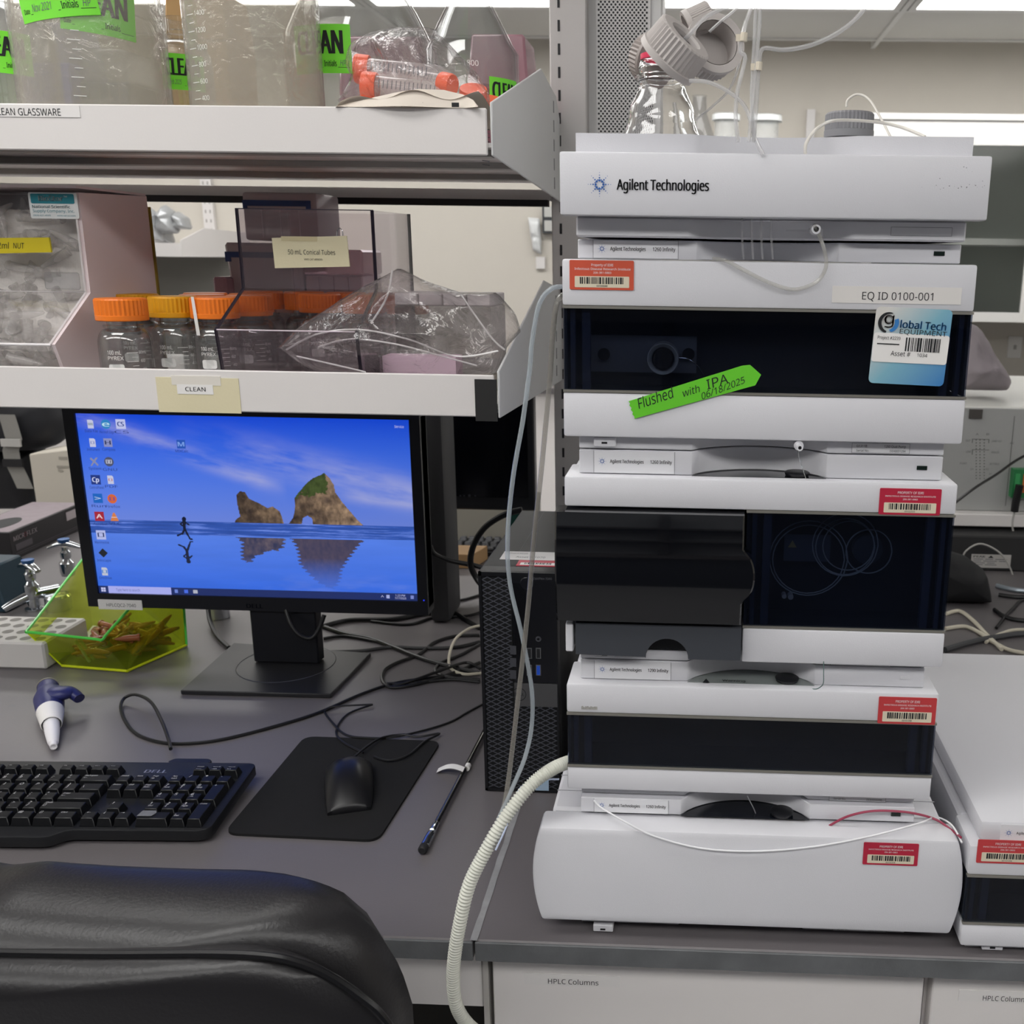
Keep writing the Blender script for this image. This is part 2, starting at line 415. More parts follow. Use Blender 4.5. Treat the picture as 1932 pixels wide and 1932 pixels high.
# ================================================================ UPRIGHT AND SERVICE COLUMN
up = thing('shelf_upright', 'grey slotted steel shelf upright beside the instrument stack', 'upright', (-.1, .72, 0))
obj('post', box(-.113, -.058, .722, .752, 0, 1.6), mat('upright_grey', '#b9b6b4', .45), up, bevel=.002)
sl = []
xs_ = at(1055, 126, y=.7215).x
for k in range(46): sl.append((xs_-.0018, xs_+.0018, .14+k*.0269*1.18, .14+k*.0269*1.18+.0155))
obj('slot', rects(sl, flat(.7212), 'slot'), BLACKM, up, 'dark vertical slots', kind='stuff')
cc = thing('service_column', 'white ceiling service column with perforated metal face behind the stack', 'column', (0, .76, 0))
cw = mat('column_white', '#d3d2d1', .5)
obj('casing', box(-.1125, .052, .753, .86, 0, CEIL-.005), cw, cc, bevel=.003)
xa, xb = at(1125, 120, y=.75).x, at(1226, 120, y=.75).x
obj('perforated_panel', box(xa, xb, .749, .7535, .55, 1.7), mat('perforated_white', '#cfcdcc', .4), cc)
hb = MB(); k = 0; zz = .72
while zz < 1.12:
    xx = xa+.004+(k % 2)*.0031
    while xx < xb-.003: hb.disc((xx, .7486, zz), .0017, (0, -1, 0), 8); xx += .0062
    zz += .0036; k += 1
obj('perforations', hb, BLACKM, cc, 'staggered round holes', kind='stuff', smooth=0)
u2 = thing('shelf_upright', 'second grey slotted steel upright far left of the shelves', 'upright', (-1.45, .72, 0))
obj('post', box(-1.50, -1.45, .722, .752, 0, 1.6), mat('upright_grey', '#b9b6b4', .45), u2, bevel=.002)
# ================================================================ SHELVES
SY0, SY1, SX1 = .22, .72, -.1015
def shelf(z0, z1, label, rib):
    """z0 underside of lip, z1 top of lip"""
    t = thing('shelf', label, 'shelf', (-.8, SY0, z0))
    obj('deck', box(-1.44, SX1-.001, SY0+.004, SY1, z0+.008, z0+.0125), SHELFW, t)
    obj('front_lip', box(-1.44, SX1-.004, SY0, SY0+.004, z0, z1), SHELFW, t, bevel=.0012)
    for y, d in ((.245, .02), (.39, .02), (.56, .02)):
        obj('stiffener', box(-1.43, SX1-.006, y, y+d, z0+.001, z0+.0079), SHELFG, t)
    return t
us = shelf(.7452, .7908, 'upper white steel shelf with raised lip, stacked with clean glassware', True)
ls = shelf(.4735, .5195, 'lower white steel shelf with raised lip, holding bins and orange-capped bottles', True)
def bracket(z, par, zt):
    P = [(.2185, z-.0005), (.2185, z+.051), (.55, z+.140), (.688, z+.126), (.7215, z+.10), (.7215, z-.018)]
    b = MB().prism(P, 'x', SX1, SX1+.0026)
    o = obj('end_bracket', b, mat('bracket_white', '#cfd0d0', .4), par, 'pale grey side bracket', bevel=.0008)
    b = MB()
    for k in range(5): b.box(SX1+.0026, SX1+.0030, .655, .661, z-.004+k*.026, z+.012+k*.026)
    obj('slot', b, mat('slot_grey', '#6f7073', .5), o)
bracket(.7452, us, 0); bracket(.4735, ls, 0)
rb = thing('rear_rail', 'white and black horizontal rail under the back of the upper shelf', 'rail', (-.8, .73, .73))
za = at(700, 385, y=.715).z
obj('white_rail', box(-1.44, -.115, .722, .742, .7285, .7440), SHELFW, rb); obj('black_rail', box(-1.44, -.115, .7, .715, za-.001, za+.0085), BLACKM, rb)
# labels on the shelf lips
o = obj('label_strip', box(at(-60, 200, y=.22).x, at(150, 200, y=.22).x, .2192, .2200, at(75, 221, y=.22).z, at(75, 199, y=.22).z), mat('label_tape', '#e4e1df', .35), us, 'white label strip reading CLEAN GLASSWARE')
p = at(-8, 217, y=.219); q = at(115, 217, y=.219); obj('lettering', letters([('CLEAN GLASSWARE', p.x-.003, p.z, .0068, q.x-p.x+.003, 0, 0)], flat(.2189)), INK, o)
def lip(u0, u1, v0, v1, y=.2192): a = at(u0, v1, y=.22); b = at(u1, v0, y=.22); return box(a.x, b.x, y, .2200, a.z, b.z)
o = obj('paper_tag', lip(301, 450, 714, 777, .2193), CREAM, ls, 'cream card tag taped to the lip')
o = obj('clear_tape', lip(325, 416, 710, 726, .2190), mat('clear_tape', '#ddd8cf', .2), ls)
o = obj('label_strip', lip(336, 402, 726, 743, .2189), PAPER, ls, 'small white label reading CLEAN')
p = at(350, 738, y=.2188); obj('lettering', letters([('CLEAN', p.x, p.z, .0046, at(388, 738, y=.2188).x-p.x, .01, 0)], flat(.2187)), INK, o)
o = obj('black_tape', lip(898, 937, 716, 794, .2188), mat('black_cloth_tape', '#232323', .7), ls, 'strip of black tape at the right end')
# ================================================================ INSTRUMENT STACK
def notch(x0, x1, yf, yb, a0, a1, dep, n=18):
    P = [(x0, yf), (a0, yf)]
    for k in range(1, n):
        t = k/n; P.append((a0+(a1-a0)*t, yf+dep*(1-(2*t-1)**2)**.8))
    return P+[(a1, yf), (x1, yf), (x1, yb), (x0, yb)]
NA0, NA1 = .1125, .2315
LOGOB = mat('logo_blue', '#2c5fa8', .5)
def spark(cx, cz, R, y, parent):
    b = MB()
    for k in range(8):
        a = math.pi/4*k
        for q, rr in ((.32, .095), (.52, .065), (.72, .045), (.92, .030)): b.disc((cx+R*q*math.cos(a), y, cz+R*q*math.sin(a)), R*rr, (0, -1, 0), 8)
        a += math.pi/8
        b.disc((cx+R*.38*math.cos(a), y, cz+R*.38*math.sin(a)), R*.055, (0, -1, 0), 8)
    return obj('logo', b, LOGOB, parent, 'starburst of blue dots', smooth=0)
def barcode(u0, u1, v0, v1, seed=1, n=40):
    r = random.Random(seed); out = []; u = u0
    while u < u1:
        w_ = (u1-u0)/n*r.choice((.5, .8, 1.2, 1.6)); 
        if u+w_ > u1: break
        out.append((u, u+w_, v0, v1)); u += w_+(u1-u0)/n*r.choice((.5, .7, 1.1))
    return out
def sticker(par, u0, u1, v0, v1, y, kind='new', num='00102339', lines=None, depth=.0006):
    """red property sticker; pixel box on plane y"""
    a = at(u0, v1, y=y); b = at(u1, v0, y=y); W = b.x-a.x; H = b.z-a.z
    red = mat('property_red', '#b3263f', .4) if kind == 'new' else mat('property_orange', '#c9533a', .5) if kind == 'old' else mat('property_red_worn', '#bd3d40', .45)
    o = obj('property_sticker', MB().prism(rrect(a.x, b.x, a.z, b.z, W*.02), 'y', y-depth, y), red, par, ('orange-red' if kind == 'old' else 'crimson')+' property sticker with barcode')
    yy = y-depth-.0002
    obj('barcode_field', MB().prism(rrect(a.x+W*.08, b.x-W*.07, a.z+H*.08, a.z+H*.46, W*.012), 'y', yy, yy+.0002), mat('sticker_cream', '#d9cfb8', .5), o)
    obj('barcode', rects(barcode(a.x+W*.16, b.x-W*.14, a.z+H*.20, a.z+H*.43, len(num)+int(num[-2:])), flat(yy-.0001)), INK, o)
    L = lines or [('PROPERTY OF IDRI', .29, .80, .42, .09), ('INFECTIOUS DISEASE RESEARCH INSTITUTE', .09, .68, .82, .055), ('206-381-0883', .38, .565, .24, .06)]
    it = [(s, a.x+W*x, a.z+H*z, H*h, W*w_, .005, 0) for s, x, z, w_, h in L]
    obj('lettering', letters(it, flat(yy-.0001)), WINK, o)
    obj('number', letters([(num, a.x+W*.42, a.z+H*.105, H*.06, W*.17, .01, 0)], flat(yy-.0002)), INK, o)
    return o
def plates(t, ztop, zpt, z0, zpb, name2, dark=True, X=0.0, YF=.012, led='dark', usb=True, a=(NA0, NA1), warn=False, YB=.42, led2=False):
    """top plate with maker's label and base plate with model label; X offset"""
    a0, a1 = a
    if ztop:
        tp = obj('top_plate', MB().prism(notch(X+.012, X+.333, YF, YB, X+a0, X+a1, .030), 'z', zpt+.0006, ztop-.0006), WHITE2, t, bevel=.0008)
        nb = box(X+.0250, X+.0970, YF-.0006, YF, zpt+.0014, ztop-.0014)
        o = obj('name_plate', nb, mat('name_plate_white', '#dedee2', .35), tp)
        h = ztop-zpt; zc = zpt+h*.52; R = .0042
        spark(X+.0325, zc, R, YF-.0008, o)
        obj('lettering', letters([('Agilent Technologies', X+.0395, zc-.0014, .0031, .0300, .02, 0), (name2, X+.0755, zc-.0014, .0031, .0190, .02, 0)], flat(YF-.0008)), INK, o)
        obj('frame_line', rects([(X+.0249, X+.0252, zpt+.001, ztop-.001), (X+.0968, X+.0971, zpt+.001, ztop-.001)], flat(YF-.0009)), GREYINK, o, kind='stuff')
        if led: obj('status_light', box(X+.3105, X+.3195, YF-.0008, YF+.001, zc-.0018, zc+.0018), mat('status_dark', '#14201c', .2) if led == 'dark' else mat('status_blank', '#d2d2d6', .3), tp, 'small dark status window' if led == 'dark' else None)
        if dark:
            P = [(X+a0+(a1-a0)*k/20, YF-.0012+(.0012 if 0 < k < 20 else 0)+.032*max(0, 1-(2*k/20-1)**2)**.8) for k in range(21)]
            f = obj('recess_floor', MB().prism(P, 'z', zpt+.0001, zpt+.0005), mat('recess_black', '#0c0f16', .12, coat=.4) if not warn else mat('recess_grey', '#7b8180', .3), t, 'glossy dark floor of the finger recess')
            cx_ = X+a0+(a1-a0)*.79
            k = MB().lathe([(0, zpt+.0012), (.0105, zpt+.0012), (.0113, zpt+.0036), (.0100, zpt+.0044), (0, zpt+.0040)], (cx_, YF+.008, 0), 'z', 28)
            obj('latch_knob', k, BLACK, f, 'round black latch')
            if warn:
                obj('lettering', letters([('Warning', X+.1455, YF+.001, .0042, .0215, .02, 0)], lambda u, v: Vector((u, v, zpt+.0011))), INK, f)
                P3 = [(X+.127, YF-.003), (X+.1335, YF-.003), (X+.13025, YF+.006)]
                obj('warning_mark', MB().prism(P3, 'z', zpt+.0009, zpt+.0012), INK, f)
    if zpb:
        bp = obj('base_plate', MB().prism(notch(X+.012, X+.333, YF, YB, X+a0, X+a1, .028), 'z', z0+.0006, zpb-.0004), WHITE2, t, bevel=.0008)
        if usb:
            s = obj('power_button', box(X+.0255, X+.0450, YF-.0055, YF+.002, z0+.0030, zpb-.0012), WHITE, bp, bevel=.0007)
            obj('button_window', box(X+.0325, X+.0375, YF-.0058, YF-.005, z0+.0058, z0+.0076), INK, s)
        return bp
    return None
def model_label(par, x0, x1, z0, z1, y, a, b, c, d):
    o = obj('model_label', box(x0, x1, y-.0005, y, z0, z1), mat('model_label', '#cfcfd2', .4), par)
    H = z1-z0; W = x1-x0
    obj('lettering', letters([(a, x0+W*.08, z0+H*.58, H*.24, W*.18, .01, 0), (b, x0+W*.56, z0+H*.58, H*.24, W*.37, .01, 0), (c, x0+W*.08, z0+H*.14, H*.22, W*.22, 0, 0), (d, x0+W*.66, z0+H*.14, H*.22, W*.27, 0, 0)], flat(y-.0007)), INK, o)
    obj('frame_line', rects([(x0, x1, z0, z0+.0003), (x0, x1, z1-.0003, z1), (x0, x0+.0003, z0, z1), (x1-.0003, x1, z0, z1)], flat(y-.0006)), GREYINK, o)
def windowed(t, X, zpb, zw0, zw1, zpt, yb=.43, cav=.055, xw1=.345, YP=0.0, upper_x0=0, lower=True):
    """front with upper and lower white panels and a smoked window between silver trims"""
    obj('housing', box(X+.0035, X+.3415, YP+cav, yb, zpb, zpt), WHITE, t, bevel=.002)
    obj('upper_panel', box(X, X+.345, YP, YP+cav, zw1+.0022, zpt), WHITE, t, bevel=.0022, seg=2)
    if lower: obj('lower_panel', box(X, X+.345, YP, YP+cav, zpb, zw0-.0022), WHITE, t, bevel=.0022, seg=2)
def window(t, x0, x1, z0, z1, YP=0.0, cav=.05, trims=True, side='#30374a'):
    wd = obj('window', box(x0+.0006, x1-.0006, YP+.0008, YP+.0030, z0, z1), DARKGLASS, t, 'smoked plastic window')
    c = MB(); c.box(x0+.002, x1-.002, YP+cav-.001, YP+cav, z0-.003, z1+.003); c.box(x0+.002, x1-.002, YP+.004, YP+cav, z0-.003, z0-.0012); c.box(x0+.002, x1-.002, YP+.004, YP+cav, z1+.0012, z1+.003)
    c.box(x0+.001, x0+.0035, YP+.004, YP+cav, z0, z1); c.box(x1-.0035, x1-.001, YP+.004, YP+cav, z0, z1)
    obj('cavity', c, mat('cavity_dark', '#242a35', .7), t)
    s = MB()
    for a, b in ((x0+.006, x0+.010), (x0+.016, x0+.023), (x1-.010, x1-.006), (x1-.023, x1-.016)): s.box(a, b, YP+.005, YP+.012, z0, z1)
    obj('window_frame', s, mat('cavity_side', side, .5), wd, kind='stuff')
    if trims:
        for a, b in ((z0-.0022, z0), (z1, z1+.0022)): obj('trim', box(x0, x1, YP-.0004, YP+.004, a, b), SILVER, t, 'thin silver trim strip')
    return wd
# ---- column compartment at the bottom (wide, bulging sides)
tc = thing('column_oven', 'wide white column compartment with bulging front, bottom of the instrument stack', 'instrument', (.1725, .2, 0))
def tcc_x(z): 
    q = (z-.070)/.056; return .0305+.010*(1-min(1, q*q))
zb, zt = .0195, .1205
P = [( .1725-.0+s_*0, 0) for s_ in ()]
outl = [(.1725-.1725-tcc_x(zb+(zt-zb)*k/14)+.0085, zb+(zt-zb)*k/14) for k in range(15)]
outr = [(.3375+tcc_x(z_), z_) for x_, z_ in outl[::-1]]
obj('front_panel', MB().prism(outl+outr, 'y', -.020, .012), WHITE, tc, bevel=.003, seg=2)
obj('housing', MB().prism([(-.018, .010), (.363, .010), (.366, .07), (.361, .1225), (-.016, .1225), (-.021, .07)], 'y', .0125, .43), WHITE, tc, bevel=.003)
cp = MB()
for yy in (.045, .075): cp.box(-.0165, .3615, yy, yy+.001, .1224, .1229)
obj('seam_line', cp, mat('seam_grey', '#a4a4a8', .5), tc)
bp = plates(tc, .14, .1229, 0, .0105, '1260 Infinity', YF=.005, a=(.109, .233), usb=False)
s = obj('power_button', box(.0255, .0450, -.012, .006, .0025, .0100), WHITE, bp, bevel=.0007); obj('button_window', box(.0325, .0375, -.0123, -.0118, .0045, .0063), INK, s)
bpm = at(1590, 1757, y=.0048); model_label(bp, .262, .315, .0012, .0092, .0048, 'G1316A', '1260 TCC', 'Serial No.', 'DEACN00920')
sticker(tc, 1627, 1734, 1592, 1630, -.0202, 'new', '00102328')
# ---- thermostat
th = thing('thermostat', 'low white thermostat unit with long smoked window, second from the bottom of the stack', 'instrument', (.1725, .2, .14))
windowed(th, 0, .1505, .1765, .2282, .2595)
window(th, 0, .345, .1765, .2282, side='#3a4358')
bp = plates(th, .28, .2595, .14, .1505, '1290 Infinity', led='blank', warn=True, usb=False)
model_label(bp, .2515, .306, .1405, .1495, .0118, 'G1330B', '1290 Thermostat', 'Serial No.', 'DEBAK02290')
sticker(th, 1655, 1768, 1317, 1364, -.0002, 'worn', '00101398')
a = at(1097, 1338, y=0); obj('scuff', MB().grid(12, 5, lambda u, v: Vector((a.x+.015*u, -.0003, a.z+.005*v*(.6+.4*noise.noise(Vector((u*9, 0, 0))))))), mat('scuff_grey', '#9c9a96', .7, var=.6, vscale=900), th, 'grey torn sticker residue')
# ---- autosampler
al = thing('autosampler', 'white autosampler with glossy black sliding door and black tray, middle of the stack', 'instrument', (.1725, .2, .28))
obj('housing', box(.0035, .3415, .055, .43, .2905, .4575), WHITE, al, bevel=.002)
obj('upper_panel', box(0, .345, 0, .055, .4300, .4575), WHITE, al, bevel=.0022, seg=2)
obj('lower_panel', box(.1618, .345, -.001, .055, .2860, .3195), WHITE, al, bevel=.0022, seg=2)
window(al, .1618, .345, .3217, .4278, side='#1c2230')
# door: convex front in section, with half-round bulge at the right end
zc = .378; H2 = .0505
def door_y(z): q = (z-zc)/H2; return -.0145-.007*(1-q*q)
D = MB(); n = 24
def xr(z):
    q = (z-(zc-.004))/.022
    return .1595+(.0105*math.sqrt(1-q*q) if abs(q) < 1 else 0)
rows = []
for k in range(n+1):
    z_ = zc-H2+2*H2*k/n; y_ = door_y(z_); x1_ = xr(z_)
    rows.append([D.b.verts.new(p_) for p_ in ((-.0065, .010, z_), (-.0065, y_+.0015, z_), (-.005, y_, z_), (x1_-.0015, y_, z_), (x1_, y_+.0015, z_), (x1_, .010, z_))])
for A_, B_ in zip(rows, rows[1:]):
    for k in range(5): D.b.faces.new((A_[k], A_[k+1], B_[k+1], B_[k]))
    D.b.faces.new((A_[5], A_[0], B_[0], B_[5]))
D.b.faces.new(rows[0]); D.b.faces.new(rows[-1][::-1])
door = obj('sliding_door', D, GLOSSB, al, 'curved glossy black door with half-round finger bulge', bevel=.0)
obj('door_body', box(.0035, .160, .0105, .0548, .3235, .4285), GLOSSB, al)
obj('drip_tray', MB().prism([(.0100, .2925), (.0100, .3232), (.1606, .3232), (.1606, .2905), (.1135, .2905)]+[(.0935+.0195*math.cos(math.radians(t_)), .2905+.0195*math.sin(math.radians(t_))) for t_ in range(0, 181, 12)]+[(.0735, .2915)], 'y', -.008, .012), mat('tray_grey', '#3d4046', .45), al, 'charcoal tray front with half-round grip', bevel=.0008)
obj('tray_interior', box(.011, .160, .0125, .0545, .2915, .3225), mat('tray_dark', '#17181b', .7), al)
obj('side_clip', box(.0005, .0075, -.006, .02, .294, .3215), WHITE, al, bevel=.001)
obj('tray_bracket', box(.0076, .0100, .003, .02, .298, .3200), mat('clip_grey', '#8a8c90', .4), al)
bp = plates(al, .48, .4575, .28, .2902, '1260 Infinity', led='dark')
model_label(bp, .245, .301, .2806, .2893, .0118, 'G1329B', '1260 ALS', 'Serial No.', 'DEABE02611')
sticker(al, 1657, 1777, 923, 970, -.0002, 'new', '00102335')
g = MB()
for cx_, cz_, r_ in ((.255, .392, .030), (.255, .390, .027), (.258, .391, .0235), (.222, .378, .036), (.222, .377, .033), (.277, .386, .021)):
    g.tube([(cx_+r_*math.cos(q_/16*2*math.pi), .030, cz_+r_*math.sin(q_/16*2*math.pi)) for q_ in range(17)], .0006, 6, 2)
obj('capillary_coils', g, mat('capillary', '#9aa4ad', .3), al, 'loops of thin tubing behind the window', kind='stuff')
obj('pump_cover', MB().lathe([(0, 0), (.012, 0), (.014, .004), (.014, .012), (0, .012)], (.277, .048, .386), 'y', 24), mat('dim_blue', '#39424f', .5), al)
obj('warning_label', box(.200, .243, .040, .0405, .372, .398), mat('dim_label', '#4c5566', .5), al)
obj('warning_mark', MB().prism([(.2035, .3855), (.2115, .3855), (.2075, .3925)], 'y', .039, .0398), mat('dim_amber', '#a59a6a', .5), al)
obj('valve_fittings', MB().lathe([(0, 0), (.0026, 0), (.0026, .008), (0, .008)], (.2065, .030, .3425), 'y', 14).lathe([(0, 0), (.0022, 0), (.0022, .008), (0, .008)], (.2005, .030, .3430), 'y', 14), mat('fit_grey', '#b9bcc0', .3), al)
# ---- pump
pu = thing('solvent_pump', 'tall white pump with wide smoked window and blue asset sticker, below the solvent tray', 'instrument', (.1725, .2, .48))
windowed(pu, 0, .4928, .5340, .6028, .6432)
window(pu, 0, .345, .5340, .6028)
bp = plates(pu, .66, .6432, .48, .4926, '1260 Infinity', led='dark', dark=False)
model_label(bp, .2525, .303, .4815, .4905, .0118, 'G1311B', '1260 Quat Pump', 'Serial No.', 'DEABI01294')
a = at(1105, 700, y=.042); b = at(1315, 635, y=.042)
pl = obj('pump_head', box(a.x, b.x, .040, .050, a.z, b.z), mat('brushed_dark', '#85878c', .5), pu, 'dark metal pump head plate')
for u_ in (1140, 1299):
    c_ = at(u_, 668, y=.038); obj('bolt', MB().lathe([(0, 0), (.0052, 0), (.0055, .003), (.0055, .004), (0, .004)], (c_.x, .039, c_.z), 'y', 20), BLACK, pl)
c_ = at(1251, 676, y=.02)
obj('knob_ring', MB().lathe([(.0100, -.012), (.0100, .008), (.0130, .011), (.0136, .011), (.0136, -.012)], (c_.x, .024, c_.z), 'y', 40), mat('knob_steel', '#e0dfd8', .4, metal=.2), pl, 'steel ring around the black knob')
obj('purge_knob', MB().lathe([(0, .0155), (.0080, .0155), (.0092, .014), (.0095, -.010), (0, -.010)], (c_.x, .026, c_.z), 'y', 32), BLACKM, pl)
p0 = at(1282, 675, y=.012)
obj('capillary', MB().tube([p0, at(1300, 678, y=.008), at(1318, 692, y=.008), at(1330, 712, y=.009)], .00035, 6), CHROME, pu, 'thin bent steel capillary')
sticker(pu, 1075, 1196, 492, 546, -.0002, 'old', '00100040', lines=[('Property of IDRI', .34, .80, .34, .085), ('Infectious Disease Research Institute', .08, .67, .87, .075), ('206-381-0883', .37, .55, .28, .065)])
a = at(1569, 571, y=0); b = at(1815, 543, y=0)
o = obj('id_label', box(a.x, b.x, -.0005, 0, a.z, b.z), mat('id_label_white', '#dcd9d6', .3), pu, 'white label reading EQ ID 0100-001')
p = at(1626, 565, y=0); q = at(1760, 565, y=0); obj('lettering', letters([('EQ ID 0100-001', p.x, p.z, .0062, q.x-p.x, .004, 0)], flat(-.0007)), INK, o)
# blue asset sticker (slightly tilted)
BL = bpy.data.materials.new('blue_gradient_vinyl'); BL.use_nodes = True; N_ = BL.node_tree.nodes; L_ = BL.node_tree.links
tc_ = N_.new('ShaderNodeTexCoord'); gr = N_.new('ShaderNodeTexGradient'); mp_ = N_.new('ShaderNodeMapping'); rp = N_.new('ShaderNodeValToRGB')
sx_ = N_.new('ShaderNodeSeparateXYZ'); m1_ = N_.new('ShaderNodeMath'); m1_.operation = 'MULTIPLY_ADD'; m1_.inputs[1].default_value = -.55; m2_ = N_.new('ShaderNodeMath'); m2_.operation = 'MULTIPLY_ADD'; m2_.inputs[1].default_value = .62; m1_.inputs[2].default_value = .42
rp.color_ramp.elements[0].color = lin('#d6d4cf')+(1,); rp.color_ramp.elements[1].color = lin('#3f7dbb')+(1,)
e_ = rp.color_ramp.elements.new(.45); e_.color = lin('#7fb2c4')+(1,)
L_.new(tc_.outputs['Generated'], sx_.inputs[0]); L_.new(sx_.outputs[2], m1_.inputs[0]); L_.new(sx_.outputs[0], m2_.inputs[0]); L_.new(m1_.outputs[0], m2_.inputs[2]); L_.new(m2_.outputs[0], rp.inputs[0]); L_.new(rp.outputs[0], N_['Principled BSDF'].inputs['Base Color'])
N_['Principled BSDF'].inputs['Roughness'].default_value = .35
TL = at(1654, 578, y=-.0009); TR = at(1798, 585, y=-.0009); BLc = at(1638, 722, y=-.0009)
ex = (TR-TL); ez = (TL-BLc); ex.y = ez.y = 0; Wd = ex.length; Hd = ez.length
def sf(y): return lambda u, v: BLc+ex*u+ez*v+Vector((0, y, 0))
# the sticker lies on the panel plane (y=0) in its upper part and bridges the window
o = obj('asset_sticker', polyplate(rrect(0, 1, 0, 1, .06), sf(-.0004), sf(.0004)), BL, pu, 'blue fading asset sticker of an equipment dealer', smooth=0)
k = obj('white_panel', polyplate(rrect(.005, 1.0, .285, .665, .035), sf(-.0010), sf(-.0005)), PAPER, o, smooth=0)
it = [('lobal Tech', .335, .742, .095, .60, .035, 0, -1)]
obj('lettering', letters(it, sf(-.0012)), mat('dealer_blue', '#3b7ec0', .4), o)
obj('lettering', letters([('EQUIPMENT', .335, .665, .062, .62, -.008, 0, -1), ('Project #2239', .055, .585, .042, .30, 0, 0, -1), ('Asset #', .25, .375, .062, .26, 0, 0, -1), ('1034', .60, .375, .045, .135, 0, 0, -1)], sf(-.0013)), INK, o)
obj('barcode', rects([(.44+(x0-.44), .44+(x1-.44), z0, z1) for x0, x1, z0, z1 in barcode(.43, .90, .44, .62, 5, 30)]+[(.055, .35, .515, .53)], sf(-.0013)), INK, o)
sw = MB(); 
def arcp(c0, c1, r0, r1, t0, t1, sh=0, n_=18):
    P = [(c0+r0*math.cos(math.radians(t0+(t1-t0)*k_/n_)), c1+r0*math.sin(math.radians(t0+(t1-t0)*k_/n_))) for k_ in range(n_+1)]
    Q = [(c0+sh+r1*math.cos(math.radians(t1+(t0-t1)*k_/n_)), c1+r1*math.sin(math.radians(t1+(t0-t1)*k_/n_))) for k_ in range(n_+1)]
    return P+Q[1:-1]
obj('emblem_dark', polyplate(arcp(.175, .80, .135, .118, 70, 260, .028), sf(-.0012), sf(-.0006)), INK, o, smooth=0)
obj('emblem_blue', polyplate(arcp(.19, .80, .125, .10, -75, 28, -.03), sf(-.0012), sf(-.0006)), mat('dealer_blue', '#3b7ec0', .4), o, smooth=0)
obj('emblem_letter', letters([('g', .115, .785, .15, .13, .02, 0)], sf(-.0014)), mat('emblem_white', '#dcdad6', .4), o)
obj('emblem_ring', polyplate(arcp(.178, .842, .040, .034, 0, 359), sf(-.0016), sf(-.0014)), INK, o, smooth=0)
# green tape across the window
TL = at(1186, 757, y=-.0015); TR = at(1400, 690, y=-.0015); BLc = at(1197, 790, y=-.0015); TIP = at(1436, 707, y=-.0015); BRc = at(1425, 727, y=-.0015)
o = obj('green_tape', MB().prism([(TL.x, TL.z)]+[(TR.x, TR.z), (at(1415, 688, y=0).x, TR.z+.0008), (TIP.x, TIP.z), (BRc.x, BRc.z), (BLc.x, BLc.z)]+[(BLc.x+(TL.x-BLc.x)*k_/8+(.0006 if k_ % 2 else -.0006), BLc.z+(TL.z-BLc.z)*k_/8) for k_ in range(1, 8)], 'y', -.0016, -.0009), GREENT, pu, 'bright green tape with handwriting')
an = math.degrees(math.atan2(TR.z-TL.z, TR.x-TL.x))
p = at(1206, 771, y=0); q = at(1327, 751, y=0)
obj('lettering', letters([('Flushed', p.x, p.z, .0090, .033, .0, .25, an+1), ('with', p.x+.0385, p.z+.0112, .0062, .0150, -.01, .25, an), ('IPA', p.x+.0585, p.z+.0178, .0082, .0190, .0, .15, an), ('06/18/2025', p.x+.0545, p.z+.0092, .0056, .0400, -.01, .3, an+4)], flat(-.0018)), INK, o)
# ---- solvent cabinet
sc = thing('solvent_cabinet', 'white solvent tray cabinet topping the instrument stack, large maker name on its front', 'instrument', (.1725, .2, .66))
obj('front_panel', MB().hexa([(.0015, -.020, .6775), (.3435, -.020, .6775), (.3435, .0, .6775), (.0015, .0, .6775), (.0015, -.020, .7262), (.3435, -.020, .7262), (.3435, .0, .7262), (.0015, .0, .7262)]), WHITE, sc, bevel=.0018, seg=2)
Pn = notch(.0120, .3330, .0005, .42, .106, .240, .018)
Pn2 = notch(.0122, .3328, .001, .42, .106, .240, .018)
obj('base_plate', MB().prism(Pn, 'z', .6612, .6775), WHITE2, sc, bevel=.0015)
obj('outline_label', rects([(.2715, .3215, .6655, .6658), (.2715, .3215, .6722, .6725), (.2715, .2718, .6655, .6725), (.3212, .3215, .6655, .6725)], flat(.0002)), GREYINK, sc)
w_ = MB(); zt = .7425
inner = notch(.0155, .3295, .004, .4165, .106, .240, .018)
o_ = Pn2; n_ = len(o_)
for i in range(n_):
    j = (i+1) % n_
    for zz0, zz1 in ((.6778, zt),):
        w_.face([(o_[i][0], o_[i][1], zz0), (o_[j][0], o_[j][1], zz0), (o_[j][0], o_[j][1], zz1), (o_[i][0], o_[i][1], zz1)])
        w_.face([(inner[i][0], inner[i][1], zz0), (inner[i][0], inner[i][1], zz1), (inner[j][0], inner[j][1], zz1), (inner[j][0], inner[j][1], zz0)])
        w_.face([(o_[i][0], o_[i][1], zz1), (o_[j][0], o_[j][1], zz1), (inner[j][0], inner[j][1], zz1), (inner[i][0], inner[i][1], zz1)])
bmesh.ops.remove_doubles(w_.b, verts=w_.b.verts, dist=1e-5)
obj('tray_wall', w_, WHITE, sc); obj('tray_floor', MB().prism(Pn2, 'z', .6776, .6790), WHITE2, sc)
obj('lever', MB().prism([(.186, .6690), (.216, .6700), (.216, .6640), (.207, .6650), (.205, .6672), (.186, .6678)], 'y', .0005, .0022), WHITE, sc)
c_ = at(1538, 433, y=-.004); obj('drain_spout', MB().lathe([(.0022, .012), (.0038, .012), (.0042, 0), (.0042, -.008), (.0022, -.008)], (c_.x, 0, c_.z), 'y', 24), WHITE, sc, 'round white drain spout')
p = at(1131, 348, y=-.0205)
spark(p.x, p.z, .0098, -.0206, sc)
p = at(1164, 358, y=-.0205); q = at(1337, 360, y=-.0205)
obj('lettering', letters([('Agilent Technologies', p.x, p.z, .0080, q.x-p.x, .03, 0)], flat(-.0206)), INK, sc)
mk = MB(); r_ = random.Random(3)
